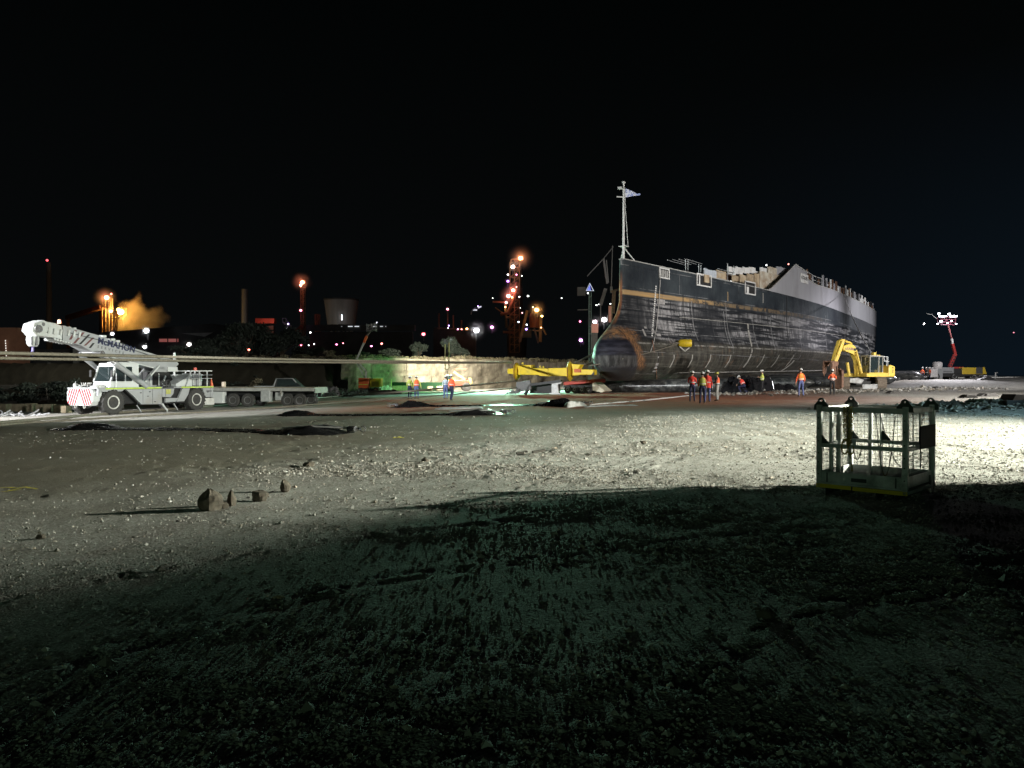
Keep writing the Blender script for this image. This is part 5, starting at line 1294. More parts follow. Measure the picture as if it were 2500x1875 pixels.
m = MB(); m.box((-0.6, 0.8, 3.06), (0.5, 0.5, 0.08)); m.cyl((-0.95, 0.6, 3.0), (-0.95, 0.6, 3.45), 0.015, n=5); m.build('roof_fitting', EY, EX)
m = MB()
for (a, b) in (((-0.9, 1.25, 2.95), (-1.55, 1.25, 2.93)), ((-1.55, 1.25, 2.93), (-1.95, 1.1, 2.93)), ((-1.1, 1.25, 2.55), (-1.9, 1.25, 2.5)), ((-1.55, 1.25, 2.93), (-1.5, 1.25, 2.1)), ((-1.95, 1.1, 2.93), (-1.9, 1.1, 2.1)), ((-1.1, 1.25, 2.93), (-1.25, 1.25, 2.5)), ((-1.95, 1.1, 2.93), (-1.95, -1.2, 2.93)), ((-1.95, -1.2, 2.93), (-1.95, -1.2, 2.1))):
    m.bar(a, b, 0.055)
m.build('hand_rail', CW, EX)
for z in (1.55, 1.72, 1.95): bx(EX, 'model_mark', (-2.35, 1.355, z), (0.14, 0.006, 0.10), BLK, 0)
# boom, arm, cylinders
BOOMO = [(1.15, 1.15), (1.55, 1.15), (1.62, 1.9), (1.75, 2.6), (2.1, 3.05), (2.7, 3.25), (3.6, 3.40), (3.72, 3.6), (3.6, 3.85), (3.0, 4.0), (2.5, 4.02), (2.0, 3.85), (1.65, 3.4), (1.35, 2.7), (1.0, 1.7)]
bo = ex('boom', BOOMO, 0.05, 0.47, EY, 0.04)
ex('arm', [(3.35, 4.42), (3.75, 4.45), (4.15, 4.28), (4.6, 3.35), (4.95, 2.55), (4.7, 2.25), (4.45, 2.4), (4.1, 2.95), (3.8, 3.5), (3.55, 3.95)], 0.10, 0.42, EY, 0.04)
m = MB(); m.cyl((3.95, 0.55, 4.25), (4.65, 0.55, 3.05), 0.10, n=10); m.cyl((4.6, 0.55, 3.1), (5.05, 0.55, 2.45), 0.06, n=8); m.build('bucket_ram', EY, EX, smooth_='auto')
m = MB(); m.cyl((1.3, 0.62, 1.4), (1.75, 0.62, 2.55), 0.13, n=12); m.cyl((1.7, 0.62, 2.5), (2.05, 0.62, 3.35), 0.075, n=10); m.build('boom_ram', EY, EX, smooth_='auto')
m = MB(); m.cyl((2.05, -0.1, 1.25), (2.35, -0.1, 2.4), 0.13, n=12); m.build('boom_ram', EY, EX, smooth_='auto')
m = MB(); m.cyl((2.3, 0.3, 4.1), (3.3, 0.3, 4.28), 0.11, n=10); m.build('arm_ram', EY, EX, smooth_='auto')
m = MB(); m.tube([(2.2, 0.4, 4.05), (2.6, 0.4, 4.3), (3.1, 0.35, 4.22), (3.6, 0.35, 4.42)], 0.03, 6); m.tube([(2.5, 0.1, 4.1), (3.0, 0.1, 4.32), (3.5, 0.1, 4.3)], 0.03, 6)
m.tube([(3.55, 0.5, 3.5), (3.35, 0.55, 3.05), (3.1, 0.55, 2.85), (2.95, 0.5, 3.0), (3.0, 0.45, 3.35)], 0.03, 6); m.build('hydraulic_hose', BLK, EX)
text_part('lettering', 'A.KAUER', 0.30, mat('purple_grey_letter', (0.16, 0.09, 0.12), 0.6), bo, basis((3.45, 0.476, 3.52), (-1, 0, -0.03), (-0.03, 0, 1)), 0.003, 0.008)
bx(bo, 'boom_lamp', (2.05, 0.50, 3.55), (0.3, 0.06, 0.22), BLK, 0.02)
# grapple: rusty jaw plates and ribs
RST = mat('grapple_rust', (0.17, 0.085, 0.05), 0.75, var=0.5, scale=5, bump=0.4, dirt=0.3)
gr = MB(); gr.prism([(4.6, 2.35), (5.55, 2.42), (5.6, 1.5), (5.4, 1.15), (5.15, 1.5), (5.1, 2.0), (4.8, 2.1)], -0.3, -0.2); gr.prism([(4.6, 2.35), (5.55, 2.42), (5.6, 1.5), (5.4, 1.15), (5.15, 1.5), (5.1, 2.0), (4.8, 2.1)], 0.6, 0.7)
for x in (4.7, 4.98, 5.26, 5.52): gr.bar((x, 0.55, 2.40), (x + 0.03, 0.60, 1.3), 0.11, 0.1)
gr.bar((4.55, 0.2, 2.40), (5.6, 0.2, 2.46), 0.85, 0.12)
gr.build('grapple_jaw', RST, EX, bevel=0.02)
j2 = MB()
cur = [(4.75 - 0.55 * math.cos(a) * 1.0, 0.95 + 0.95 * math.sin(a)) for a in np.linspace(-1.25, 1.3, 12)]
inn = [(4.75 - 0.38 * math.cos(a), 0.95 + 0.85 * math.sin(a)) for a in np.linspace(1.3, -1.25, 12)]
j2.prism(cur + inn, -0.25, 0.85); j2.prism([(4.62, 0.1), (4.36, 0.3), (4.36, 1.7), (4.62, 1.75)], 0.9, 1.0); j2.build('grapple_jaw', RST, EX, bevel=0.02)

# ================================================================== PULLEY BEAM (yellow) on trestles
SY = mat('pulley_yellow', (0.66, 0.47, 0.02), 0.42, var=0.1, scale=2, dirt=0.25, dirtcol=(0.35, 0.25, 0.06))
PBl = P(1262, 907, 70.0); PBr = P(1392, 908, 66.0)
d_ = (PBr - PBl); d_.z = 0; L_ = d_.length; rz_ = math.atan2(d_.y, d_.x)
PB = thing('pulley_beam', 'long yellow beam with two big pulley discs lying in front of the wall', 'pulley', (PBl.x, PBl.y, g1(PBl.x, PBl.y)), rz_)
zc = PBl.z - PB.location.z
def disc(x, r, dish, name='pulley_disc', yaw=-0.40):
    m = MB(); m.lathe([(0.02, 0.10), (r * 0.62, 0.10), (r * 0.66, 0.16), (r * 0.80, 0.16), (r * 0.84, 0.05), (r * 0.98, 0.02), (r, -0.06), (r * 0.92, -0.12), (0.02, -0.12)], (0, 0, 0), 'x', 32)
    o = m.build(name, SY, PB, smooth_='auto'); o.location = (x, 0, zc); o.rotation_euler = (0, 0, -yaw)
    m = MB(); m.tube([(-0.03, r * math.cos(a), r * math.sin(a)) for a in np.linspace(0, 2 * PI, 33)[:-1]], 0.035, 6, closed=True); m.build('pulley_rim', mat('rim_red_brown', (0.16, 0.04, 0.02), 0.6), o)
    return o
disc(0.0, 0.80, 1); disc(L_, 0.86, 1)
m = MB(); m.prism([(-0.9, -0.2), (-0.9, 0.25), (0.1, 0.3), (0.1, 0.58), (1.9, 0.58), (1.9, 0.30), (4.0 - .2, 0.26), (4.0 - .2, -0.42), (2.9, -0.40), (2.7, -0.32), (0.3, -0.28)], -0.3, 0.3); 
bm = m.build('beam', SY, PB, bevel=0.04); bm.location = (0, 0, zc)
m = MB(); m.prism([(3.8, 0.28), (3.8, -0.42), (L_, -0.42), (L_ + 1.3, -0.30), (L_ + 2.6, -0.30), (L_ + 2.6, 0.12), (L_ + 1.0, 0.18), (L_ + 1.3, 0.55), (L_ + 0.2, 0.62), (L_, 0.3)], -0.26, 0.26); m.build('beam', SY, PB, bevel=0.04).location = (0, 0, zc)
m = MB(); m.lathe([(0.30, -0.45), (0.30, 0.9)], (0.2, 0, 0), 'x', 16); m.build('hub', SY, PB, smooth_='auto').location = (0, 0, zc)
m = MB(); m.box((L_ + 1.0, -0.30, 0.05), (0.7, 0.05, 0.3)); m.build('caution_mark', mat('caution_red', (0.45, 0.10, 0.02), 0.6), PB).location = (0, 0, zc)
m = MB(); m.prism([(L_ + 2.4, -0.30), (L_ + 2.65, -0.05), (L_ + 2.65, -0.30)], -0.28, -0.2); m.build('end_plate', BLK, PB).location = (0, 0, zc)
for k, (x, z) in enumerate(((2.75, 0.33), (3.1, 0.30), (0.7, 0.66))):
    m = MB(); m.cyl((x, 0, z), (x, 0, z + 0.16), 0.10, 0.07, 8); m.build('lifting_stud', SY, PB).location = (0, 0, zc)
# stands below
m = MB()
m.prism([(0.35, 0.15), (0.55, 1.15), (2.1, 1.3), (2.2, 0.5)], -0.7, -0.5); m.build('stand_left', mat('grey_stand', (0.13, 0.13, 0.13), 0.6), PB, bevel=0.03)
m = MB(); m.bar((1.5, -0.6, 0.05), (2.1, -0.6, 0.9), 0.2); m.bar((2.1, -0.6, 0.9), (5.4, -0.4, 1.25), 0.22); m.box((3.0, 0.3, 0.6), (3.0, 0.5, 0.9)); m.build('stand_frame', BLK, PB)
m = MB(); m.prism([(4.1, 0.1), (4.1, 0.22), (4.35, 0.22), (4.35, 1.0), (4.1, 1.0), (4.1, 1.15), (5.5, 1.2), (5.3, 1.0), (5.0, 0.95), (5.1, 0.22), (5.3, 0.22), (5.3, 0.1)], -0.45, -0.35); m.build('white_trestle', mat('trestle_white', (0.5, 0.5, 0.5), 0.5), PB, bevel=0.02)
m = MB()
for k in range(14): m.tube([(-0.2 + random.uniform(-.5, .9), -0.9, 0.05), (0.2 + random.uniform(-.5, .9), -0.8, random.uniform(0.2, 0.6)), (0.9 + random.uniform(-.4, .4), -0.85, random.uniform(0.1, 0.3))], 0.03, 5)
m.build('shackle_heap', mat('shackle_grey', (0.3, 0.3, 0.3), 0.5, 0.5), PB)
# red flat truck body behind the beam end
RT = thing('low_loader', 'red low loader with pale ramp beneath the right end of the yellow beam', 'trailer', on(6.4, 70.5), rz_)
bx(RT, 'deck', (0.2, 0, 1.0), (3.4, 1.8, 0.30), mat('loader_red', (0.42, 0.05, 0.035), 0.45, dirt=0.4), 0.04, Matrix.Rotation(-0.08, 3, 'Y'))
bx(RT, 'axle_box', (0.2, 0, 0.5), (3.0, 1.6, 0.5), BLK, 0.03)
for x in (-1.0, -0.2, 0.6, 1.3):
    for y in (-0.85, 0.85): wheel(RT, (x, y, 0.36), 0.36, 0.25, lugs=0, rm=RIM, rimr=0.35)
m = MB(); m.prism([(1.6, 1.25), (3.0, 0.25), (2.6, 0.12), (1.7, 0.3)], -0.8, 0.3); m.build('ramp', mat('ramp_cream', (0.55, 0.50, 0.38), 0.6, dirt=0.4), RT)

# ================================================================== CABLES
CAB = mat('wire_rope', (0.16, 0.145, 0.115), 0.55, var=0.35, scale=12, dirt=0.3)
def cable(pts, r, label, group=None, m_=None, n=7, cat='cable', name='steel_cable', sag=0.0, sub=10):
    q = []
    for a, b in zip(pts[:-1], pts[1:]):
        a, b = Vector(a), Vector(b)
        for k in range(sub):
            t = k / sub; p = a.lerp(b, t); p.z -= sag * 4 * t * (1 - t); q.append(p)
    q.append(Vector(pts[-1]))
    m = MB(); m.tube(q, r, n); o = m.build(name, m_ or CAB, smooth_=True); return tag(o, label, cat, group)
A0 = P(1248, 885, 70)
def ext(a, b, t): return Vector(a).lerp(Vector(b), t)
E1 = P(-10, 856, 24.0); E2 = P(-10, 867, 24.4)
cable([A0, ext(A0, E1, 1.3)], 0.062, 'upper strand of the taut wire rope pair crossing above the white crane', sag=0.10, sub=30)
cable([A0 - Vector((0, 0, 0.03)), ext(A0, E2, 1.3)], 0.055, 'lower strand of the taut wire rope pair crossing above the white crane', sag=0.12, sub=30)
def onground(px, py, up=0.08):
    g = G(px, py); g.z = g1(g.x, g.y) + up; return g
cable([P(1262, 930, 70), P(1180, 938, 67), P(1003, 955, 60), onground(840, 968), onground(700, 981), onground(560, 991), onground(300, 1010), onground(0, 1036), onground(-200, 1052)], 0.075, 'dark rope from the left pulley running along the ground below the white crane')
cable([P(1262, 947, 69), P(1107, 963, 62), onground(840, 985), onground(600, 1003), onground(330, 1020), onground(60, 1037), onground(-200, 1062)], 0.05, 'lower dark rope on the ground in front of the trailer')
sH, zH = sz_at(1655, 838); hp = ship_world(hull_local(sH, zH, 0.3)[0])
cable([P(1400, 893, 66), hp], 0.085, 'thick black rope from the right pulley up to the yellow float on the hull', sag=0.25)
cable([P(1402, 886, 66), P(1440, 868, 68.2), ship_world((0.5, 1.9, 4.6))], 0.07, 'short rope from the right pulley to the far side of the bow', sag=0.02)
cable([P(1400, 897, 66), P(1520, 876, 65.0), hp + Vector((0, -0.2, -0.1))], 0.045, 'thinner strand beside the thick black rope to the yellow float', sag=0.1)
# yellow float on the hull
fl = P(1672, 838, hp.y - 0.2); m = MB(); m.lathe([(0.05, -0.62), (0.30, -0.56), (0.36, -0.4), (0.36, 0.5), (0.30, 0.62), (0.05, 0.64)], (0, 0, 0), 'x', 16)
o = m.build('float', SY, smooth_='auto', loc=fl, rz=-0.2); tag(o, 'yellow cylindrical float hanging against the hull above the workers', 'float')
m = MB(); m.tube([(-0.5, -0.1, -0.3), (0, 0, -0.75), (0.4, 0, -0.4)], 0.06, 6); m.build('float_strap', WHITEP, o); m = MB(); m.box((0, 0.2, 0), (1.7, 0.3, 0.5)); m.build('fender_pad', BLK, o)
# ropes hanging from the bow port
def hang(pxy, r, label, m_):
    pts = []
    for (px, py) in pxy:
        s, z = sz_at(px, py); pts.append(ship_world(hull_local(s, z, 0.12)[0]))
    return cable(pts, r, label, m_=m_, cat='rope', name='rope', sub=4)
ROPE = mat('pale_rope', (0.45, 0.44, 0.42), 0.8)
hang([(1609, 672), (1606, 740), (1600, 800), (1594, 835), (1585, 860)], 0.035, 'pale rope hanging down the bow from the front mooring port', ROPE)
hang([(1590, 832), (1593, 850), (1600, 905), (1602, 925), (1611, 950)], 0.025, 'thin orange line hanging from the bow to the airbag', mat('orange_line', (0.35, 0.16, 0.10), 0.8))
s1 = ship_world(hull_local(60, ztop(60), 0.3)[0])
cable([ship_world(hull_local(62, ztop(62), 0.3)[0]), P(2130, 866, 80)], 0.05, 'pale line slung from the stern rail down behind the excavator cab', m_=ROPE, cat='rope', name='rope', sag=0.6)

# ================================================================== AIRBAGS under the hull
AB = bpy.data.materials.new('wet_airbag_rubber'); AB.use_nodes = True
_nt = AB.node_tree; _b = _nt.nodes['Principled BSDF']; _tc = N(_nt, 'ShaderNodeTexCoord'); _n = N(_nt, 'ShaderNodeTexNoise', Scale=2.5, Detail=8.0, Roughness=0.75); _nt.links.new(_tc.outputs['Object'], _n.inputs['Vector'])
_r = N(_nt, 'ShaderNodeValToRGB'); _r.color_ramp.elements[0].position = 0.45; _r.color_ramp.elements[0].color = (0.02, 0.022, 0.024, 1); _r.color_ramp.elements[1].position = 0.72; _r.color_ramp.elements[1].color = (0.16, 0.16, 0.15, 1)
_nt.links.new(_n.outputs['Fac'], _r.inputs[0]); _nt.links.new(_r.outputs[0], _b.inputs['Base Color']); _b.inputs['Roughness'].default_value = 0.28
def airbag(a, b, r, label, cone=(1, 1), grp='inflated airbags beneath the hull'):
    a = Vector(a); b = Vector(b); L = (b - a).length; d = (b - a).normalized(); q = d.to_track_quat('X', 'Z')
    root = bpy.data.objects.new('airbag', None); COL.objects.link(root); root.location = a; root.rotation_mode = 'QUATERNION'; root.rotation_quaternion = q
    tag(root, label, 'airbag', grp)
    V = []; F = []; nx, na = 60, 24
    for i in range(nx + 1):
        t = i / nx * L; rr = r
        e0 = min(1, t / 1.3) if cone[0] else 1; e1 = min(1, (L - t) / 1.3) if cone[1] else 1
        rr *= max(0.12, math.sin(e0 * PI / 2) ** 0.7) * max(0.12, math.sin(e1 * PI / 2) ** 0.7)
        for k in range(na):
            an = 2 * PI * k / na; w = 1 + 0.06 * (1 - min(e0, e1)) * math.sin(an * 9)
            zz = math.sin(an) * rr * w
            V.append((t, math.cos(an) * rr * w * 1.05, max(zz, -r * 0.94)))
    for i in range(nx):
        for k in range(na): F.append((i * na + k, (i + 1) * na + k, (i + 1) * na + (k + 1) % na, i * na + (k + 1) % na))
    np_mesh('bag', V, F, AB, root, smooth_=True)
    for x, s_ in ((0, -1), (L, 1)):
        m = MB(); m.cyl((x, 0, 0), (x + 0.25 * s_, 0, 0), 0.10, 0.07, 10); m.tube([(x + 0.25 * s_ + 0.1 * math.cos(u), 0, 0.1 * math.sin(u)) for u in np.linspace(0, 2 * PI, 12)[:-1]], 0.025, 5, closed=True); m.build('end_fitting', CHROME, root)
    return root
def bagpt(x, y, r): return Vector((x, y, g1(x, y) + r * 0.95))
airbag(bagpt(5.1, 73.6, .58), bagpt(19.2, 65.2, .60), 0.60, 'teal lit airbag under the bow, its near end left of the yellow beam', )
airbag(bagpt(13.5, 79.5, .58), bagpt(27.6, 70.6, .60), 0.62, 'black airbag under the hull ending behind the excavator grapple')
airbag(bagpt(19.5, 86.5, .58), bagpt(35.5, 76.5, .60), 0.62, 'third airbag under the hull, behind the excavator tracks')
airbag(bagpt(26.5, 97.5, .6), bagpt(43, 87, .60), 0.70, 'airbag deep under the hull beyond the excavator')
airbag(bagpt(36.5, 113, .6), bagpt(54, 102, .60), 0.75, 'airbag under the stern half of the hull, left of the far workers')
airbag(bagpt(50, 134, .6), bagpt(66, 124, .60), 0.80, 'rearmost airbag under the stern of the hull')
# crumpled black sheeting by the crouching worker
def crumple(name, cx, cy, sx, sy, h, label, mt, rz=0.0, seed=1, cat='sheeting', ends=0.0, n=(46, 20)):
    V = []; F = []; nx, ny = n
    for i in range(nx + 1):
        for j in range(ny + 1):
            u = i / nx * 2 - 1; v = j / ny * 2 - 1
            e = max(0, 1 - abs(v) ** 2.4) * max(0, 1 - abs(u) ** 8)
            prof = 1.0
            if ends: prof = 0.20 + max(math.exp(-((u + 0.82) / 0.13) ** 2), math.exp(-((u - 0.78) / 0.16) ** 2))
            nz_ = float(fbm(np.array([u * sx * 1.3 + seed * 9]), np.array([v * sy * 2.2]), 3, seed)[0])
            z = h * e * prof * (0.45 + 1.1 * nz_)
            x = u * sx / 2; y = v * sy / 2 * (1 + 0.25 * (nz_ - .5)) * (0.55 + 0.6 * min(1, prof))
            y += 0.35 * math.sin(u * 2.3 + seed)
            X = cx + x * math.cos(rz) - y * math.sin(rz); Y = cy + x * math.sin(rz) + y * math.cos(rz)
            V.append((X, Y, g1(X, Y) + 0.012 + z - (0.03 if e == 0 else 0)))
    for i in range(nx):
        for j in range(ny):
            a = i * (ny + 1) + j; F.append((a, a + ny + 1, a + ny + 2, a + 1))
    cz = g1(cx, cy); V = [(x - cx, y - cy, z - cz) for x, y, z in V]
    o = np_mesh(name, V, F, mt, smooth_=True); o.location = (cx, cy, cz); return tag(o, label, cat)
BPL = mat('black_plastic', (0.016, 0.016, 0.018), 0.22, var=0.3, scale=1.5)
crumple('sheeting', 18.6, 61.5, 4.2, 1.8, 1.15, 'crumpled black sheeting between the crouching worker and the lime shirted one', BPL, -0.3, 4)
crumple('sheeting', 21.4, 62.5, 2.6, 1.3, 0.55, 'small black heap right of the lime shirted worker', BPL, 0.1, 9)
# deflated airbags on the gravel
DBG = mat('deflated_rubber', (0.010, 0.010, 0.011), 0.26, var=0.4, scale=3, bump=0.9)
def deflated(pa, pb, w, h, label, seed, fit=(1,)):
    a, b = G(*pa), G(*pb); c = (a + b) / 2; d = b - a
    o = crumple('deflated_airbag', c.x, c.y, d.length, w, h, label, DBG, math.atan2(d.y, d.x), seed, 'airbag', 1.0, (90, 22)); o['group'] = 'deflated airbags laid out on the gravel'
    u = d.normalized(); ang = math.atan2(d.y, d.x)
    for s_ in fit:
        e = (b if s_ > 0 else a) - c; m = MB()
        p = e + Vector((0, 0, 0.14)); v = u * s_; v.z = 0
        m.cyl(p - v * 0.25, p + v * 0.05, 0.09, 0.10, 10); m.cyl(p + v * 0.05, p + v * 0.22, 0.05, 0.05, 8)
        m.tube([p + v * (0.32 + 0.09 * math.cos(q)) + Vector((0, 0, 0.09 * math.sin(q))) for q in np.linspace(0, 2 * PI, 12)[:-1]], 0.022, 5, closed=True)
        m.build('end_fitting', CHROME, o)
    m = MB(); v = u.copy(); v.z = 0; s = Vector((-v.y, v.x, 0))
    for k in (-1, 1):
        e = (b - c); m.tube([e - v * 0.25 + Vector((0, 0, .16)), e - v * 1.4 + s * 0.30 * k + Vector((0, 0, .20)), e - v * 2.6 + s * 0.34 * k + Vector((0, 0, .12))], 0.03, 5)
    m.build('seam_rope', mat('grey_webbing', (0.22, 0.22, 0.22), 0.6), o)
    return o
deflated((158, 1046), (865, 1058), 1.8, 0.19, 'long deflated black airbag nearest the camera, left end below the crane', 2)
deflated((672, 1014), (1236, 1012), 1.8, 0.20, 'deflated black airbag in the middle row behind the nearest one', 5)
deflated((962, 994), (1428, 990), 1.8, 0.34, 'deflated black airbag farthest out on the reddish ground', 8, (1, -1))
crumple('sheeting', G(1120, 998).x, G(1120, 998).y, 2.6, 0.7, 0.10, 'pale strip of plastic on the ground behind the middle deflated airbag', mat('pale_plastic', (0.42, 0.42, 0.42), 0.5), 0.0, 12)
crumple('sheeting', G(1402, 992).x, G(1402, 992).y - 0.4, 1.3, 0.6, 0.26, 'white crumpled bag at the right end of the farthest deflated airbag', mat('white_bag', (0.55, 0.55, 0.53), 0.6), 0.2, 13)
for (px, py, w, lab) in ((1490, 992, 3.0, 'pale strap lying on the ground below the bulb'), ):
    crumple('strap', G(px, py).x, G(px, py).y, w, 0.4, 0.06, lab, mat('pale_plastic', (0.42, 0.42, 0.42)), 0.15, 14, 'strap')
cable([onground(1440, 990, .04), onground(1540, 982, .04), onground(1640, 972, .04), onground(1690, 966, .04)], 0.05, 'pale hose lying on the ground from below the bulb to the workers', m_=ROPE, cat='hose', name='hose')
cable([onground(1862, 946, .1), onground(1900, 948, .1), onground(1950, 948, .1), onground(1990, 944, .1), onground(2010, 941, .15)], 0.06, 'pale hose on the ground under the hull by the excavator grapple', m_=ROPE, cat='hose', name='hose')

# ================================================================== ROCKS and loose bits
ROCK = mat('rock', (0.10, 0.085, 0.065), 0.9, var=0.5, scale=9, bump=0.7, dirt=0.3)
def rock(x, y, s, label, sc=(1, 1, 1), seed=0, grp=None, mt=None):
    g = random.Random(seed); n = 9; prof = [(math.sin(PI * i / n), -math.cos(PI * i / n)) for i in range(n + 1)]; V = []; m_ = 14
    dirs = [Vector((g.uniform(-1, 1), g.uniform(-1, 1), g.uniform(-.6, 1))).normalized() for _ in range(16)]; cut = [g.uniform(0.62, 0.92) for _ in dirs]
    for (a, h) in prof:
        for k in range(m_):
            an = 2 * PI * k / m_; v = Vector((a * math.cos(an), a * math.sin(an), h))
            for d, c in zip(dirs, cut):
                q = v.dot(d)
                if q > c: v -= d * (q - c) * 0.92
            v *= 1 + g.uniform(-.09, .09); V.append((v.x * s * sc[0], v.y * s * sc[1], v.z * s * sc[2]))
    F = [(i * m_ + k, i * m_ + (k + 1) % m_, (i + 1) * m_ + (k + 1) % m_, (i + 1) * m_ + k) for i in range(n) for k in range(m_)]
    mm_ = MB(); mm_.add(V, F); o = mm_.build('rock', mt or ROCK, loc=on(x, y, s * sc[2] * 0.55)); return tag(o, label, 'rock', grp)
def rk(px, py, s, label, sc=(1, 1, 1), seed=0): g = G(px, py); return rock(g.x, g.y, s, label, sc, seed, 'row of rocks on the gravel')
rk(513, 1243, 0.155, 'biggest and nearest rock of the row, grey and round', (1.1, 1.0, 1.15), 3)
rk(545, 1240, 0.07, 'small stone touching the right side of the biggest rock', (1.3, 1, .8), 13)
rk(565, 1234, 0.10, 'thin upright rock second in the row', (0.65, .8, 1.45), 5)
rk(632, 1222, 0.115, 'low wide rock third in the row', (1.25, .9, .95), 7)
rk(695, 1200, 0.10, 'farthest rock of the row, pointed top', (0.9, .8, 1.3), 9)
g = G(1315, 1108); m = MB(); m.bar((-0.14, -0.05, 0.04), (0.14, 0.12, 0.07), 0.07, 0.05); m.bar((-0.5, -.2, 0.03), (-0.32, -0.15, 0.04), 0.05)
o = m.build('timber_offcut', mat('dark_timber', (0.03, 0.026, 0.02), 0.9, scale=6, bump=.5), loc=on(g.x, g.y), bevel=0.01); tag(o, 'dark offcut of timber lying on the pale gravel mid picture', 'timber')
for i, (px, py, s, lab) in enumerate(((1571, 1082, .07, 'lone dark stone on the pale gravel left of the cage'), (755, 1140, .11, 'low dark clod of earth behind the row of rocks'), (1038, 1127, .08, 'dark clod on the pale gravel near the tyre ruts'), (680, 1470, .055, 'pale tan stone in the dark foreground'), (755, 1465, .05, 'pale stone right of the tan one in the dark foreground'), (98, 1315, .05, 'flat pale stone on the left in the half dark gravel'), (1870, 1508, .075, 'dark clod in the wheel rut of the shadowed foreground'))):
    g = G(px, py); rock(g.x, g.y, s, lab, (1.2, 1, .7), 30 + i, None, mat('tan_rock', (0.45, 0.33, 0.22), 0.8) if i == 3 else None)
# steel box and beam at the right edge
g = G(2500, 985); m = MB(); m.prism([(-0.95, 0.0), (-0.7, 0.44), (1.4, 0.40), (1.5, 0.0)], -0.5, 0.5); o = m.build('steel_plate_box', mat('dark_painted_steel', (0.035, 0.034, 0.03), 0.6, var=0.3), loc=on(g.x, g.y), bevel=0.02, rz=0.0); tag(o, 'dark sloping steel plate box cut by the right edge of the picture', 'steel box')
g = G(2490, 1003); m = MB(); m.box((0.3, 0, 0.16), (1.8, 0.3, 0.30)); m.bar((-0.8, 0, 0.10), (-1.6, 0.3, 0.05), 0.12); o = m.build('steel_beam', BLK, loc=on(g.x, g.y, .1), bevel=0.02); tag(o, 'black beam on the gravel bank below the dark steel box', 'beam')
for i, (px, py, w) in enumerate(((2408, 978, 1.1), (2362, 982, .8), (2430, 1000, 1.0), (2395, 996, .9), (2290, 950, 1.0), (2180, 962, .9))):
    g = G(px, py); m = MB(); m.prism([(-w / 2, 0), (-w / 6, 0.16), (w / 3, 0.12), (w / 2, 0)], -0.25, 0.25); m.bar((-w * .2, -.3, .1), (w * .6, .2, .14), .06)
    o = m.build('steel_scrap', mat('dark_scrap', (0.04, 0.038, 0.035), 0.7), loc=on(g.x, g.y, 0.05 if px < 2350 else 0.22), rz=random.uniform(-.4, .4)); tag(o, ['dark triangular plate scrap left of the steel box', 'flat dark scrap farther left of the steel box', 'scrap piece right above the gravel bank', 'scrap piece on the crest of the gravel bank', 'dark scrap lying in front of the white water tank', 'dark flat scrap right of the excavator tracks'][i], 'scrap', 'steel scraps at the right')

# ================================================================== CONCRETE BLOCKS far left
CB = mat('tan_concrete_block', (0.40, 0.33, 0.22), 0.85, var=0.3, scale=3, bump=0.3, dirt=0.3)
def cblock(pxa, pxb, py, h, label, hollow=False, seed=0):
    g = G((pxa + pxb) / 2, py); w = (pxb - pxa) / FOC * g.y
    m = MB()
    if hollow:
        t = h * .2; m.box((0, 0, t / 2), (w, .6, t)); m.box((0, 0, h - t / 2), (w, .6, t)); m.box((-w / 2 + t / 2, 0, h / 2), (t, .6, h - 2 * t)); m.box((w / 2 - t / 2, 0, h / 2), (t, .6, h - 2 * t))
    else: m.box((0, 0, h / 2), (w, .6, h))
    o = m.build('concrete_block', CB, loc=on(g.x, g.y), rz=random.Random(seed).uniform(-.06, .06), bevel=0.03); return tag(o, label, 'concrete block', 'tan concrete blocks in a row at the left')
cblock(-30, -4, 1006, .55, 'tan block cut by the left edge of the picture')
cblock(2, 22, 1006, .52, 'leftmost whole tan block, beside the rubble', seed=1)
cblock(33, 68, 1004, .48, 'long low tan block left of the hollow one', seed=2)
cblock(70, 85, 1005, .52, 'hollow square tan block with an open end', True, seed=3)
cblock(93, 110, 1005, .46, 'tan block just right of the hollow one', seed=4)
cblock(111, 131, 1006, .48, 'tan block with a dark chip, middle of the row', seed=5)
cblock(136, 153, 1007, .46, 'second tan block from the crane nose', seed=6)
cblock(155, 168, 1008, .42, 'tan block nearest the crane nose', seed=7)
m = MB()
for k in range(26):
    x, y = random.uniform(-1.6, 1.4), random.uniform(-.8, .4); a = random.uniform(0, PI); l = random.uniform(.3, .9)
    m.bar((x - l / 2 * math.cos(a), y - l / 2 * math.sin(a), .04), (x + l / 2 * math.cos(a), y + l / 2 * math.sin(a), random.uniform(.05, .35)), .05)
g = G(48, 1016); o = m.build('scrap_heap', mat('grey_scrap', (.30, .30, .31), .6, .3, var=.5, scale=8), loc=on(g.x, g.y)); tag(o, 'heap of grey scrap strips before the tan blocks', 'scrap', kind='stuff')
m = MB(); g = G(117, 988); m.bar((0, 0, 0), (-0.14, 0, 1.35), 0.05); o = m.build('stake', mat('stake_wood', (.16, .15, .13), .8), loc=on(g.x, g.y)); tag(o, 'thin leaning stake standing behind the tan blocks', 'stake')
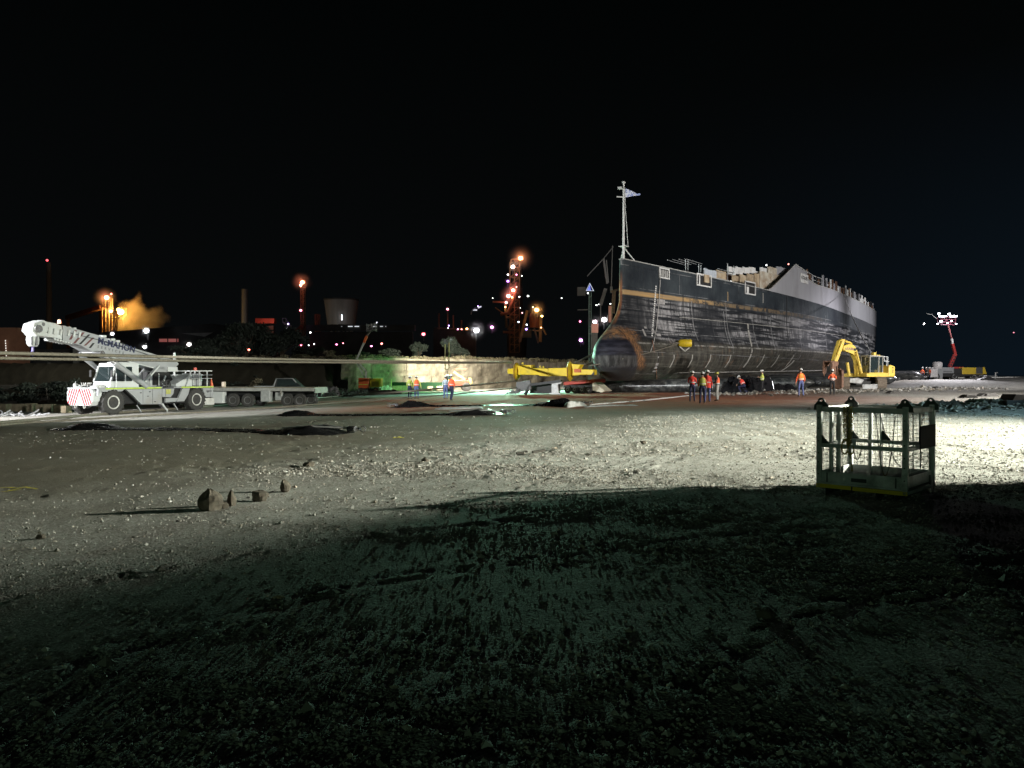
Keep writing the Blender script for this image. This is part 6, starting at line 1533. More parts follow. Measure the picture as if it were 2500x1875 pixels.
# green lit blocks along the apron
for k, (px, w_) in enumerate(((966, 1.3), (989, 1.0), (1046, .6), (1070, .7), (1090, .5))):
    g = P(px, 950, 90); m = MB(); m.box((0, 0, .38), (w_, .6, .75 if k < 2 else .5)); o = m.build('concrete_block', CB, loc=on(g.x, 92.0), bevel=.03)
    tag(o, ['wide green lit concrete block at the left end of the wall foot row', 'second green lit block of the wall foot row', 'small block behind the legs of the left workers', 'block between the two pairs of workers', 'block hidden behind the yellow poles'][k], 'concrete block', 'blocks at the foot of the green wall')
m = MB(); m.box((0, 0, .55), (7.2, .5, 1.1)); o = m.build('green_skip', mat('dark_green_paint', (.012, .045, .02), .5), loc=on(-11.0, 93.3), rz=-.3, bevel=.04); tag(o, 'long dark green bin standing at the foot of the wall', 'bin')
m = MB(); m.bar((0, 0, 0), (0.03, 0, 1.5), 0.08); o = m.build('marker_post', mat('pale_yellow_pole', (.6, .5, .22)), loc=on(-14.2, 91.5)); tag(o, 'short pale post left of the long green bin', 'post')
crumple('sheeting', -14.6, 89.0, 2.2, 1.4, .7, 'teal tinted plastic heap right of the boom lift', mat('pale_plastic', (.42, .42, .42)), -.3, 21)
crumple('debris', -19.6, 82.0, 3.0, 1.3, .8, 'grey crumpled debris left of the boom lift', mat('grey_scrap', (.3, .3, .31)), .1, 22, 'debris')
crumple('timber_mat', -15.0, 83.0, 6.5, 1.5, .35, 'dark timber mats in front of the boom lift', mat('dark_timber', (.03, .026, .02)), .05, 23, 'mats')
# ================================================================== MAN CAGE
GAL = mat('galvanised_cage', (0.60, 0.60, 0.60), 0.5, 0.35, var=0.3, scale=5, dirt=0.4, dirtcol=(0.12, 0.12, 0.10), bump=0.1)
DGR = mat('dark_green_plate', (0.050, 0.056, 0.054), 0.5, var=0.3, scale=6, dirt=0.3, dirtcol=(0.08, 0.08, 0.07))
cx_, cy_ = 5.26 - 0.31 - 0.0, 10.3 + 0.0
FR = Vector((5.24, 10.3, 0)); e1 = Vector((0.72, -0.69, 0)).normalized(); e2 = Vector((0.69, 0.72, 0)).normalized()
W_, Dp = 1.22, 1.24
cc = FR - e1 * (W_ / 2) + e2 * (Dp / 2)
CG_RZ = math.atan2(e1.y, e1.x)
cage = thing('man_cage', 'galvanised steel man riding cage with mesh sides and hanging chains', 'cage', (cc.x, cc.y, 0.092), CG_RZ)
def cb(name, a, b, w, h=None, mt=GAL, bevel=0.006, par=cage):
    m = MB(); m.bar(a, b, w, h); return m.build(name, mt, par, bevel=bevel)
hx, hy = W_ / 2, Dp / 2; ZB, ZT_ = 0.16, 1.20
xi, yi = hx - 0.035, hy - 0.035
for (x, y) in ((-xi, -yi), (xi, -yi), (xi, yi), (-xi, yi)):
    cb('corner_post', (x, y, 0.10), (x, y, 1.235), 0.07, 0.07)
    # lifting lug: rounded plate with a hole
    m = MB(); R0 = 0.052; n = 18; zc_ = 1.285
    out = []; inn_ = []
    for k in range(n):
        a = 2 * PI * k / n; c_, s_ = math.cos(a), math.sin(a)
        if s_ > -0.05: px_, pz_ = R0 * c_, R0 * s_
        else: px_, pz_ = R0 * 2.0 * c_ / max(abs(c_), abs(s_)) * (0.9 if abs(c_) > abs(s_) else 1.0), -0.085 * min(1, abs(s_) * 1.6)
        out.append((px_, zc_ + pz_)); inn_.append((0.016 * c_, zc_ + 0.010 + 0.016 * s_))
    vs = [(p[0], -0.007, p[1]) for p in out] + [(p[0], -0.007, p[1]) for p in inn_] + [(p[0], 0.007, p[1]) for p in out] + [(p[0], 0.007, p[1]) for p in inn_]
    fs = []
    for k in range(n):
        j = (k + 1) % n; fs += [(k, j, n + j, n + k), (2 * n + k, 3 * n + k, 3 * n + j, 2 * n + j), (k, 2 * n + k, 2 * n + j, j), (n + k, n + j, 3 * n + j, 3 * n + k)]
    m.add(vs, fs); lg = m.build('lifting_lug', DGR, cage); lg.location = (x * 0.97, y * 0.97, 0.0); lg.rotation_euler = (0, 0, 0)
    m = MB(); m.prism([(-.11, 1.16), (-.10, 1.235), (-.06, 1.27), (.06, 1.27), (.10, 1.235), (.11, 1.16)], -0.008, 0.008); m.build('lug_gusset', DGR, lg)
# top, middle and bottom rails on each face
def face_rails(a, b, mid=True, kick=True):
    a = Vector(a); b = Vector(b); d = (b - a).normalized() * 0.036
    cb('top_rail', a + d + Vector((0, 0, 1.175)), b - d + Vector((0, 0, 1.175)), 0.045, 0.07)
    if mid: cb('mid_rail', a + d + Vector((0, 0, 0.66)), b - d + Vector((0, 0, 0.66)), 0.045, 0.055)
    if kick: cb('kick_plate', a + d + Vector((0, 0, 0.215)), b - d + Vector((0, 0, 0.215)), 0.012, 0.15, bevel=0.002)
cn = [(-xi, -yi, 0), (xi, -yi, 0), (xi, yi, 0), (-xi, yi, 0)]
face_rails(cn[0], cn[1]); face_rails(cn[1], cn[2]); face_rails(cn[2], cn[3]); face_rails(cn[3], cn[0])
cb('base_rail', (-hx, -yi, 0.125), (hx, -yi, 0.125), 0.07, 0.03, GAL)
# yellow skirting strips under the front face
cb('yellow_strip', (-hx, -hy + 0.006, 0.085), (-0.12, -hy + 0.006, 0.085), 0.012, 0.055, SY, 0.002); cb('yellow_strip', (-0.10, -hy + 0.006, 0.08), (hx, -hy + 0.006, 0.08), 0.012, 0.055, SY, 0.002)
cb('side_skirt', (xi, -hy, 0.08), (xi, hy, 0.08), 0.05, 0.05, GAL); cb('side_skirt', (-xi, -hy, 0.08), (-xi, hy, 0.08), 0.05, 0.05, GAL); cb('side_skirt', (-hx, hy - .02, 0.08), (hx, hy - .02, 0.08), 0.04, 0.05, GAL)
for x in (-0.36, 0.33):   # fork pockets
    m = MB()
    m.box((x, 0, 0.052), (0.24, Dp - 0.04, 0.006)); m.box((x, 0, -0.06), (0.24, Dp - 0.04, 0.006)); m.box((x - .118, 0, -0.004), (0.006, Dp - 0.04, 0.11)); m.box((x + .118, 0, -0.004), (0.006, Dp - .04, 0.11)); m.build('fork_pocket', DGR, cage)
# floor grating
m = MB()
for k in range(24): m.box((-hx + 0.06 + k * (W_ - .12) / 23, 0, 0.125), (0.006, Dp - .12, 0.03))
for k in range(10): m.box((0, -hy + 0.08 + k * (Dp - .16) / 9, 0.125), (W_ - .12, 0.006, 0.02))
m.build('floor_grating', DGR, cage)
# intermediate uprights
cb('door_post', (-xi + 0.30, yi, 0.14), (-xi + 0.30, yi, 1.14), 0.06, 0.05); cb('door_post', (-xi, -yi + 0.42, 0.14), (-xi, -yi + 0.42, 1.14), 0.05, 0.05); cb('door_post', (-xi, 0.12, 0.14), (-xi, 0.12, 1.14), 0.04, 0.06)
cb('back_post', (-0.12, yi, 0.14), (-0.12, yi, 1.14), 0.09, 0.02); cb('back_post', (0.33, yi, 0.2), (0.33, yi, 1.14), 0.012, 0.012)
cb('side_post', (xi, 0.02, 0.7), (xi, 0.02, 1.14), 0.02, 0.02)
# gussets of the middle rail
for (x, y, dx) in ((-xi, yi, 1), (xi, yi, -1), (-0.12, yi, 1), (-xi, -yi, 1)):
    m = MB(); m.prism([(x, 0.64), (x + dx * 0.16, 0.66), (x + dx * 0.03, 0.82), (x, 0.83)], y - .006, y + .006); m.build('gusset', DGR, cage)
# mesh infill: welded wires
WIRE = mat('mesh_wire', (0.05, 0.055, 0.05), 0.5, 0.3)
def meshpanel(a, b, z0, z1, p=0.05, name='mesh_panel'):
    a = Vector(a); b = Vector(b); L = (b - a).length; d = (b - a).normalized(); m = MB(); n = int(L / p); k = int((z1 - z0) / p)
    for i in range(1, n): q = a + d * L * i / n; m.bar(q + Vector((0, 0, z0)), q + Vector((0, 0, z1)), 0.0042)
    for j in range(1, k): z = z0 + (z1 - z0) * j / k; m.bar(a + Vector((0, 0, z)), b + Vector((0, 0, z)), 0.0042)
    return m.build(name, WIRE, cage)
for (a, b) in ((cn[2], cn[3]), (cn[1], cn[2]), (cn[3], cn[0])):
    A_, B_ = Vector(a), Vector(b); n_ = 0.02
    meshpanel(A_, B_, 0.69, 1.14); meshpanel(A_, B_, 0.28, 0.63)
# dark notice plate on the right side
m = MB(); m.box((xi + 0.045, 0.22, 0.80), (0.012, 0.70, 0.32)); m.build('side_plate', mat('blackened_plate', (0.006, 0.007, 0.006), 0.95), cage, bevel=0.003)
m = MB(); m.box((-0.02, -hy + 0.01, 0.20), (0.20, 0.02, 0.05)); m.build('maker_plate', DGR, cage)
for z in (0.25, 0.42, 0.55, 0.72, 0.9, 1.05):
    for x in (-xi, xi):
        m = MB(); m.cyl((x, -hy - 0.001, z), (x, -hy - 0.012, z), 0.011, n=6); m.build('bolt', DGR, cage)
for x in (-.46, .46):
    m = MB(); m.box((x, -hy + .02, .20), (.012, .02, .15)); m.build('kick_bracket', DGR, cage)
for x in (xi,):
    m = MB(); m.box((x + .02, yi - .12, .17), (.02, .10, .14)); m.build('latch_plate', RIM, cage)
# chains hung on the cage
CHY = mat('yellow_chain', (0.50, 0.33, 0.06), 0.45, 0.2, var=0.3, scale=30); CHG = mat('steel_chain', (0.10, 0.10, 0.09), 0.4, 0.6, var=0.3, scale=30); CHB = mat('brass_chain', (0.30, 0.23, 0.08), 0.4, 0.5, var=0.4, scale=30)
M_c = Matrix.Translation(cage.location) @ Matrix.Rotation(CG_RZ, 4, 'Z')
def catenary(a, b, low, n=60):
    a, b = Vector(a), Vector(b); out = []
    for i in range(n + 1):
        t = i / n; p = a.lerp(b, t); zl = min(a.z, b.z) - low
        # parabola through the two ends dipping to zl
        s = 4 * t * (1 - t); p.z = p.z - (min(a.z, b.z) - zl) * s if True else p.z; out.append(p)
    return out
def chain(pts, label, mt, link=0.034, w=0.013, r=0.0034, mt2=None, zsplit=None, name='chain', grp='chains hanging on the cage'):
    # resample
    pts = [Vector(p) for p in pts]; pos = [pts[0]]; 
    cum = [0]
    for a, b in zip(pts[:-1], pts[1:]): cum.append(cum[-1] + (b - a).length)
    tot = cum[-1]; n = int(tot / (link * 0.74)); m = MB()
    def at(d):
        for i in range(len(pts) - 1):
            if d <= cum[i + 1]: return pts[i].lerp(pts[i + 1], (d - cum[i]) / max(1e-9, cum[i + 1] - cum[i]))
        return pts[-1]
    for k in range(n):
        p = at((k + .5) * tot / n); d = (at(min(tot, (k + .9) * tot / n)) - at(max(0, (k + .1) * tot / n))).normalized()
        u = Vector((0.3, 0.95, 0.1)); s = d.cross(u).normalized(); t = s.cross(d)
        if k % 2: s = t
        if mt2 is not None: m.mi = 1 if p.z < zsplit else 0
        h = link / 2 - w / 2
        ring = [p + d * (h + w / 2 * math.sin(a)) + s * (w / 2 * math.cos(a)) for a in np.linspace(0, PI, 4)] + [p - d * (h + w / 2 * math.sin(a)) - s * (w / 2 * math.cos(a)) for a in np.linspace(0, PI, 4)]
        m.tube(ring, r, 4, closed=True)
    m.v = [tuple(M_c @ Vector(v)) for v in m.v]
    c0 = Vector(m.v[0]); o = m.build(name, [mt, mt2] if mt2 else mt, origin=c0, smooth_=True); o.location = c0
    return tag(o, label, 'chain', grp)
yF = -yi - 0.03
chain(catenary((-0.30, yF + 0.4, 1.12), (-0.02, yF + .1, 0.62), 0.35), 'looped chain on the left with a yellow lower bend', CHG, mt2=CHB, zsplit=0.36)
chain(catenary((0.12, yF + 0.25, 1.12), (0.42, yF + .1, 1.10), 0.83), 'deep loop of chain hanging in the right half of the cage', CHG, mt2=CHB, zsplit=0.33)
chain([(0.16, yF + .3, 1.12), (0.24, yF + .25, .85), (0.32, yF + .2, .68), (0.42, yF + .1, .50), (0.50, yF + .05, .44), (0.56, yF + .02, .46), (0.60, yF + .02, .48)], 'chain slanting down towards the right front post', CHG)
chain([(0.60, 0.1, 1.12), (0.58, 0.05, .95), (0.585, -0.05, .80), (0.57, 0.1, .55), (0.5, 0.3, .35)], 'thin chain behind the dark side plate', CHG)
for k, dx in enumerate((-0.055, -0.035, -0.012, 0.012, 0.035, 0.058, 0.0)):
    m_pts = [(-0.165 + dx, yF + 0.02 * (k % 2), 1.215), (-0.165 + dx * 1.05, yF - .01, 1.0), (-0.165 + dx * 0.85, yF, 0.80 + 0.03 * (k % 3)), (-0.165 + dx * .3, yF, 0.72 - .02 * (k % 3))]
    chain(m_pts, ['strand at the left side of the gold chain bundle', 'second strand of the gold chain bundle', 'third strand of the gold chain bundle', 'middle strand of the gold chain bundle', 'fifth strand of the gold chain bundle', 'strand at the right side of the gold chain bundle', 'steel strand in front of the gold chain bundle'][k], CHY if k < 6 else CHG, 0.046, 0.024, 0.0058, grp='gold chain bundle slung over the cage top rail')
def ring(c, rx, rz_, r, label, mt):
    m = MB(); m.tube([Vector(c) + Vector((rx * math.cos(a), 0.01 * math.sin(a), rz_ * math.sin(a))) for a in np.linspace(0, 2 * PI, 25)[:-1]], r, 8, closed=True)
    m.v = [tuple(M_c @ Vector(v)) for v in m.v]; c0 = M_c @ Vector(c); o = m.build('master_link', mt, origin=c0, smooth_=True); o.location = c0; return tag(o, label, 'lifting ring', 'lifting rings under the gold chain bundle')
RG = mat('ring_gold', (0.34, 0.23, 0.05), 0.4, 0.3)
ring((-0.20, yF - .02, .66), .045, .10, .011, 'tall left lifting ring under the chain bundle', RG); ring((-0.12, yF - .02, .64), .040, .085, .010, 'right lifting ring under the chain bundle', RG)
chain([(-0.12, yF - .02, .58), (-0.11, yF - .02, .45), (-0.10, yF - .02, .33)], 'short gold chain end hanging below the lifting rings', CHY, 0.04, 0.02, 0.005)
m = MB(); m.box((0, 0, 0), (.05, .006, .11)); o = m.build('tag', mat('pale_blue_tag', (.45, .5, .55), .5), loc=M_c @ Vector((-.075, yF - .02, .72)), rz=CG_RZ + .2); tag(o, 'pale blue inspection tag beside the lifting rings', 'tag')

# ================================================================== dark utility truck whose corner closes the right edge, and the unseen block added to shade the foreground
UT = thing('utility_truck', 'black flank of a truck standing right at the edge of the picture', 'truck', (3.05, 2.6, 0.05), 0.0)
UD = mat('truck_black_paint', (0.006, 0.007, 0.006), 0.55)
m = MB(); m.prism([(-5.2, 0.45), (-5.2, 1.0), (-0.3, 1.02), (-0.3, 0.95), (0.10, 0.90), (0.10, 0.42)], -1.0, 0.9, 'yz'); m.build('tray', UD, UT, bevel=0.04)
m = MB(); m.prism([(-5.2, 1.0), (-4.9, 1.75), (-3.4, 1.75), (-2.9, 1.02)], -0.95, 0.85, 'yz'); m.build('cab', UD, UT, bevel=0.06)
for y in (-0.75, -4.0):
    for x in (-0.88, 0.78): wheel(UT, (x, y, 0.40), 0.40, 0.26, 'x', lugs=0, tm=UD, rm=UD)
m = MB(); m.box((-0.05, 0.13, 0.45), (1.8, 0.10, 0.16)); m.build('bumper', UD, UT, bevel=0.03)
CT = thing('shadow_blocker', 'unseen dark block outside the right edge, shaped to shade the foreground', 'shadow blocker', (15.6, 12.8, 0.28), 0.0)
CTM = mat('blocker_dark_paint', (0.02, 0.035, 0.028), 0.6)
prof = [(0.0, 0.3), (0.0, 3.35), (-0.15, 3.58), (-0.5, 3.69), (-0.9, 3.75), (-1.4, 3.85), (-12.2, 4.3), (-12.2, 0.3)]  # top outline shaped to carve the foreground shadow edge
m = MB(); m.prism(prof, 0.0, 2.4, 'yz'); m.build('blocker_shell', CTM, CT, bevel=0.02)
for y in (-1.5, -10.5):
    m = MB(); m.box((1.2, y, 0.15), (2.2, 0.5, 0.3)); m.build('bearer', BLK, CT)
for k in range(12):
    m = MB(); m.box((-0.03, -1.8 - k * 0.9, 2.0), (0.06, 0.12, 3.2)); m.build('side_rib', CTM, CT)
# ================================================================== PEOPLE
SKIN = mat('skin', (0.45, 0.28, 0.20), 0.6, var=0.1); NAVYC = mat('navy_cloth', (0.018, 0.022, 0.065), 0.85, var=0.3, scale=10)
ORC = mat('hivis_orange_cloth', (0.80, 0.13, 0.045), 0.8, var=0.12, scale=8); REDC = mat('hivis_red_cloth', (0.78, 0.06, 0.04), 0.8, var=0.12, scale=8)
LIMC = mat('hivis_lime_cloth', (0.50, 0.55, 0.12), 0.8, var=0.12, scale=8); JEAN = mat('blue_denim', (0.10, 0.13, 0.30), 0.85, var=0.3, scale=10); GREYC = mat('grey_cloth', (0.33, 0.34, 0.32), 0.85, var=0.2, scale=10)
BLKC = mat('black_cloth', (0.015, 0.015, 0.017), 0.85); BOOT = mat('work_boot', (0.10, 0.07, 0.05), 0.8); SILV = mat('reflective_tape', (0.62, 0.62, 0.60), 0.35)
HELW = mat('white_helmet', (0.72, 0.72, 0.70), 0.35); HELY = mat('yellow_helmet', (0.62, 0.60, 0.12), 0.35); WHC = mat('pale_glove', (0.55, 0.55, 0.56), 0.8); HAIR = mat('dark_hair', (0.03, 0.02, 0.015), 0.9)
DEF = dict(pel=(0, 0, .95), chest=(0, 0, 1.30), neck=(0, 0, 1.49), head=(0.02, 0, 1.64),
           lk=(.02, .11, .50), la=(-.02, .12, .09), rk=(.02, -.11, .50), ra=(-.02, -.12, .09),
           le=(-.02, .27, 1.13), lh=(.05, .27, .88), re=(-.02, -.27, 1.13), rh=(.05, -.27, .88))
def person(x, y, rz, label, shirt=ORC, lower=NAVYC, pants=NAVYC, helmet=HELW, glove=SKIN, vest=None, pose=None, h=1.0, long=False, group=None):
    P_ = {k: Vector(v) for k, v in DEF.items()}
    for k, v in (pose or {}).items(): P_[k] = Vector(v)
    root = thing('person', label, 'person', on(x, y), rz, group)
    V, E, Rd, Z = [], [], [], []
    def vtx(p, r, parent, zone):
        V.append(Vector(p) * h); Rd.append((r if isinstance(r, tuple) else (r, r))); Z.append(zone)
        if parent is not None: E.append((parent, len(V) - 1))
        return len(V) - 1
    pel, ch, nk, hd = P_['pel'], P_['chest'], P_['neck'], P_['head']
    i0 = vtx(pel, (.135, .115), None, 'p'); i1 = vtx(pel.lerp(ch, .5), (.135, .11), i0, 'l'); i2 = vtx(ch, (.165, .12), i1, 's'); i3 = vtx(ch.lerp(nk, .62), (.13, .095), i2, 's')
    i4 = vtx(nk, .055, i3, 'k'); up = (hd - nk).normalized(); i5 = vtx(hd - up * .06, .072, i4, 'k'); i6 = vtx(hd + up * .035, .088, i5, 'k'); i7 = vtx(hd + up * .09, .07, i6, 'k')
    fw = Vector((1, 0, 0)); fw = (fw - up * fw.dot(up)).normalized()
    for s, kn, an, el, ha in ((1, 'lk', 'la', 'le', 'lh'), (-1, 'rk', 'ra', 're', 'rh')):
        hip = pel + Vector((0, .095 * s, -.05)); k_, a_ = P_[kn], P_[an]
        j = vtx(hip, .095, i0, 'p'); j = vtx(hip.lerp(k_, .5), .083, j, 'p'); j = vtx(k_, .062, j, 'p'); j = vtx(k_.lerp(a_, .4), .062, j, 'p'); j = vtx(a_ + Vector((0, 0, .04)), .05, j, 'p'); j = vtx(a_ + Vector((0.0, 0, -.03)), .05, j, 'b'); vtx(a_ + Vector((.10, .01 * s, -.045)), (.045, .04), j, 'b'); vtx(a_ + Vector((.17, .015 * s, -.055)), (.035, .03), len(V) - 1, 'b')
        sh = ch.lerp(nk, .62) + Vector((0, .165 * s, -.01)); e_, h_ = P_[el], P_[ha]
        j = vtx(sh, .062, i3, 's'); j = vtx(sh.lerp(e_, .5), .052, j, 's'); j = vtx(e_, .044, j, 's'); j = vtx(e_.lerp(h_, .5), .040, j, 'l' if long else 's'); j = vtx(h_, .028, j, 'g')
        d = (h_ - e_).normalized(); sd = Vector((0, 1, 0)) if abs(d.y) < .8 else Vector((1, 0, 0)); sd = (sd - d * sd.dot(d)).normalized(); nn_ = d.cross(sd)
        pm = vtx(h_ + d * .055, (.036, .022), j, 'g')
        q = vtx(h_ + d * .03 + nn_ * .035 * s, .012, j, 'g'); vtx(h_ + d * .075 + nn_ * .058 * s, .010, q, 'g')
        for t_, ln in ((-.027, .06), (-.009, .072), (.009, .068), (.027, .052)):
            q = vtx(h_ + d * .085 + nn_ * t_, .0095, pm, 'g'); q = vtx(h_ + d * (.085 + ln * .55) + nn_ * t_ * 1.1, .0085, q, 'g'); vtx(h_ + d * (.085 + ln) + nn_ * t_ * 1.1 - sd * s * .02, .007, q, 'g')
    me = bpy.data.meshes.new('body'); me.from_pydata([tuple(v) for v in V], E, [])
    o = bpy.data.objects.new('body', me); COL.objects.link(o)
    md = o.modifiers.new('skin', 'SKIN'); md.use_smooth_shade = True
    for i, r in enumerate(Rd): me.skin_vertices[0].data[i].radius = (r[0] * h, r[1] * h)
    me.skin_vertices[0].data[0].use_root = True
    sb_ = o.modifiers.new('sub', 'SUBSURF'); sb_.levels = 2; sb_.render_levels = 2
    dg = bpy.context.evaluated_depsgraph_get(); dg.update(); nm = bpy.data.meshes.new_from_object(o.evaluated_get(dg))
    o.modifiers.clear(); o.data = nm; o.parent = root
    mats_ = [shirt, lower, pants, SKIN, glove, BOOT]; zi = dict(s=0, l=1, p=2, k=3, g=4, b=5)
    nm.materials.clear()
    for m_ in mats_: nm.materials.append(m_)
    npol = len(nm.polygons); C = np.empty(npol * 3, np.float32); nm.polygons.foreach_get('center', C); C = C.reshape(-1, 3)
    VA = np.array([tuple(v) for v in V]); best = np.full(npol, 9.0); idx = np.zeros(npol, np.int32)
    for a, b in E:
        A, B = VA[a], VA[b]; d = B - A; t = np.clip(((C - A) @ d) / max(1e-9, d @ d), 0, 1); dist = np.linalg.norm(C - A - t[:, None] * d, axis=1) - np.where(t < .5, Rd[a][0], Rd[b][0]) * 0.6
        z = np.where(t < .5, zi[Z[a]], zi[Z[b]]); w = dist < best; best = np.where(w, dist, best); idx = np.where(w, z, idx)
    nm.polygons.foreach_set('material_index', idx); nm.polygons.foreach_set('use_smooth', np.ones(npol, bool))
    # face: nose, ears, eyes
    m = MB(); side = up.cross(fw)
    c = hd * h
    m.ball(c + fw * .088 * h - up * .005, .016, 4, (1.2, .7, 1.3)); 
    for s in (-1, 1): m.ball(c + side * .078 * s * h - up * .005, .020, 4, (.7, .4, 1.3))
    m.build('face_features', SKIN, root, smooth_=True)
    m = MB()
    for s in (-1, 1): m.ball(c + fw * .078 * h + side * .030 * s + up * .022, .009, 4)
    m.bar(c + fw * .082 * h - side * .02 - up * .045, c + fw * .082 * h + side * .02 - up * .045, .006)
    m.build('eyes_and_mouth', HAIR, root)
    m = MB(); m.ball(c - fw * .018 + up * .03, .093 * h, 6, (1, .95, 1)); ho = m.build('hair', HAIR, root, smooth_=True)
    # helmet with brim
    q = up.to_track_quat('Z', 'Y').to_matrix().to_4x4(); Mh = basis(c + up * .055 * h, fw, side)
    m = MB(); m.lathe([(.128, 0), (.126, .035), (.112, .075), (.080, .108), (.035, .122), (.004, .125)], (0, 0, 0), 'z', 16, (1.1, 0.95)); m.prism([(.09, -.07), (.155, -.05), (.17, 0), (.155, .05), (.09, .07)], -.004, .012, 'xy'); m.bar((-.11, 0, .085), (.11, 0, .085), .02, .09)
    he = m.build('helmet', helmet, root, smooth_='auto'); he.matrix_local = Mh
    # vest or shirt bands: loops round the trunk
    def torso_ring(z0, z1, gx, gy, mt, nme, part=root):
        a = pel.lerp(ch, .5); ax = (nk - pel).normalized(); L = (nk - pel).length
        def cen(z): t = (z - .95) / (1.49 - .95); return (pel.lerp(ch, min(1, t / .65)) if t < .65 else ch.lerp(nk, (t - .65) / .35)) * h
        zs = np.linspace(z0, z1, 5 if z1 - z0 > .1 else 2); n = 16; V_ = []; F_ = []
        for z in zs:
            k = 1.0 if z < 1.34 else max(.55, 1 - (z - 1.34) * 2.6)
            for i in range(n):
                an = 2 * PI * i / n; V_.append(cen(z) + fw * (gx * k * math.cos(an) * h) + Vector((0, 1, 0)) * gy * k * math.sin(an) * h)
        for i in range(len(zs) - 1):
            for j in range(n): F_.append((i * n + j, i * n + (j + 1) % n, (i + 1) * n + (j + 1) % n, (i + 1) * n + j))
        mm = MB(); mm.add(V_, F_); return mm.build(nme, mt, part, smooth_=True)
    if vest: vo = torso_ring(vest[1], 1.46, .150, .205, vest[0], 'vest'); torso_ring(1.08, 1.13, .154, .209, SILV, 'reflective_strip', vo)
    else: torso_ring(1.10, 1.155, .148, .196, SILV, 'reflective_strip')
    return root
def W2(px, py): g = G(px, py); return g.x, g.y
def face(dx, dy): return math.atan2(dy, dx)
AW = face(.2, 1)       # back to the camera
armsfold = dict(le=(.02, .24, 1.16), lh=(.20, .08, 1.13), re=(.02, -.24, 1.16), rh=(.20, -.08, 1.16))
back = dict(le=(-.05, .24, 1.14), lh=(.04, .22, .92), re=(-.05, -.24, 1.14), rh=(.04, -.22, .92))
x, y = W2(1690, 981); person(x, y, AW, 'worker in bright red shirt with folded arms, leftmost of the near group', REDC, REDC, NAVYC, pose=armsfold, h=1.0)
x, y = W2(1720, 985); person(x - .12, y, AW + .15, 'worker in orange and lime shirt, white helmet, at the front of the near group', ORC, LIMC, NAVYC, vest=(LIMC, 1.02), glove=WHC, pose=back, h=.97)
x, y = W2(1731, 983); person(x + .08, y + .7, AW - .1, 'worker in long red hi-vis coat half hidden behind the lime shirted one', REDC, REDC, JEAN, vest=(REDC, .80), glove=WHC, pose=dict(back, rh=(.0, -.26, .86)), h=1.02, long=True)
x, y = W2(1751, 979); person(x, y, face(-.8, .5), 'worker with yellow helmet, orange vest over black and pale grey trousers', BLKC, BLKC, GREYC, helmet=HELY, vest=(ORC, 1.10), pose=dict(le=(.03, .25, 1.18), lh=(.22, .18, 1.16), re=(.0, -.27, 1.18), rh=(.20, -.22, 1.10)), h=.94)
g = W2(1803, 960); person(g[0], g[1] - 1.2, face(-.7, .7), 'crouching worker in red vest beside the black sheeting', BLKC, BLKC, NAVYC, vest=(REDC, 1.05), pose=dict(pel=(-.10, 0, .62), chest=(.10, 0, .90), neck=(.22, 0, 1.05), head=(.30, 0, 1.16), lk=(.28, .16, .50), la=(.08, .16, .09), rk=(.10, -.16, .34), ra=(-.28, -.14, .09), le=(.22, .27, .80), lh=(.38, .18, .66), re=(.20, -.27, .82), rh=(.34, -.2, 1.02)), h=1.05)
g = W2(1861, 961); person(g[0], g[1], face(-.9, .3), 'worker in plain lime shirt and dark trousers standing beside the black sheeting', LIMC, LIMC, BLKC, glove=SKIN, pose=dict(le=(.05, .25, 1.2), lh=(.22, .2, 1.25), re=(-.05, -.26, 1.15), rh=(.02, -.24, .9)), h=1.0)
g = W2(1955, 968); person(g[0], g[1], AW + .1, 'tall worker in orange and lime jacket and blue jeans, back turned, before the airbag', ORC, ORC, JEAN, vest=(mat('hivis_orange_yellow', (.80, .30, .05), .8), 1.04), pose=dict(back, le=(-.04, .28, 1.12), lh=(.03, .30, .86), rk=(.06, -.13, .5), ra=(-.04, -.16, .09)), h=1.03)
g = W2(2032, 965); person(g[0], g[1], AW - .1, 'worker in orange and white shirt looking at the excavator grapple', ORC, mat('pale_band_cloth', (.60, .42, .38), .8), BLKC, pose=dict(back, re=(-.02, -.26, 1.18), rh=(.12, -.16, 1.08), le=(-.02, .26, 1.18), lh=(.12, .16, 1.08)), h=.97)
g = W2(1008, 972); person(g[0], g[1] - 2, AW - .3, 'worker in lime top left behind the orange vested one', LIMC, LIMC, NAVYC, pose=back, h=1.02)
person(g[0] + .62, g[1] - 2.6, AW + .3, 'worker in orange vest and blue jeans, right of the left pair', LIMC, ORC, JEAN, vest=(ORC, 1.0), pose=dict(back, re=(-.1, -.3, 1.15), rh=(-.02, -.34, .9)), h=1.03)
g = W2(1090, 974); person(g[0] - .1, g[1] + .4, AW, 'worker in pale blue beside the yellow poles', mat('pale_blue_cloth', (.42, .50, .60), .8), JEAN, JEAN, pose=back, h=1.0)
g = W2(1102, 977); person(g[0] + .1, g[1] - 1, AW - .35, 'walking worker in faded orange vest and navy trousers below the yellow poles', ORC, ORC, NAVYC, vest=(ORC, 1.0), pose=dict(back, lk=(.14, .11, .52), la=(.02, .12, .10), rk=(-.04, -.12, .5), ra=(-.22, -.13, .10)), h=1.04)
for k, (px, sh, pn, lab) in enumerate(((2252, ORC, NAVYC, 'leftmost far worker in orange beside the white tank'), (2262, BLKC, BLKC, 'far worker in dark clothes between two in orange'), (2270, ORC, NAVYC, 'far worker in orange nearest the white tank'))):
    q = P(px, 927, 104.5 + k * .4); person(q.x, q.y, AW + k * .8, lab, sh, sh, pn, pose=armsfold if k == 1 else back, h=1.0)
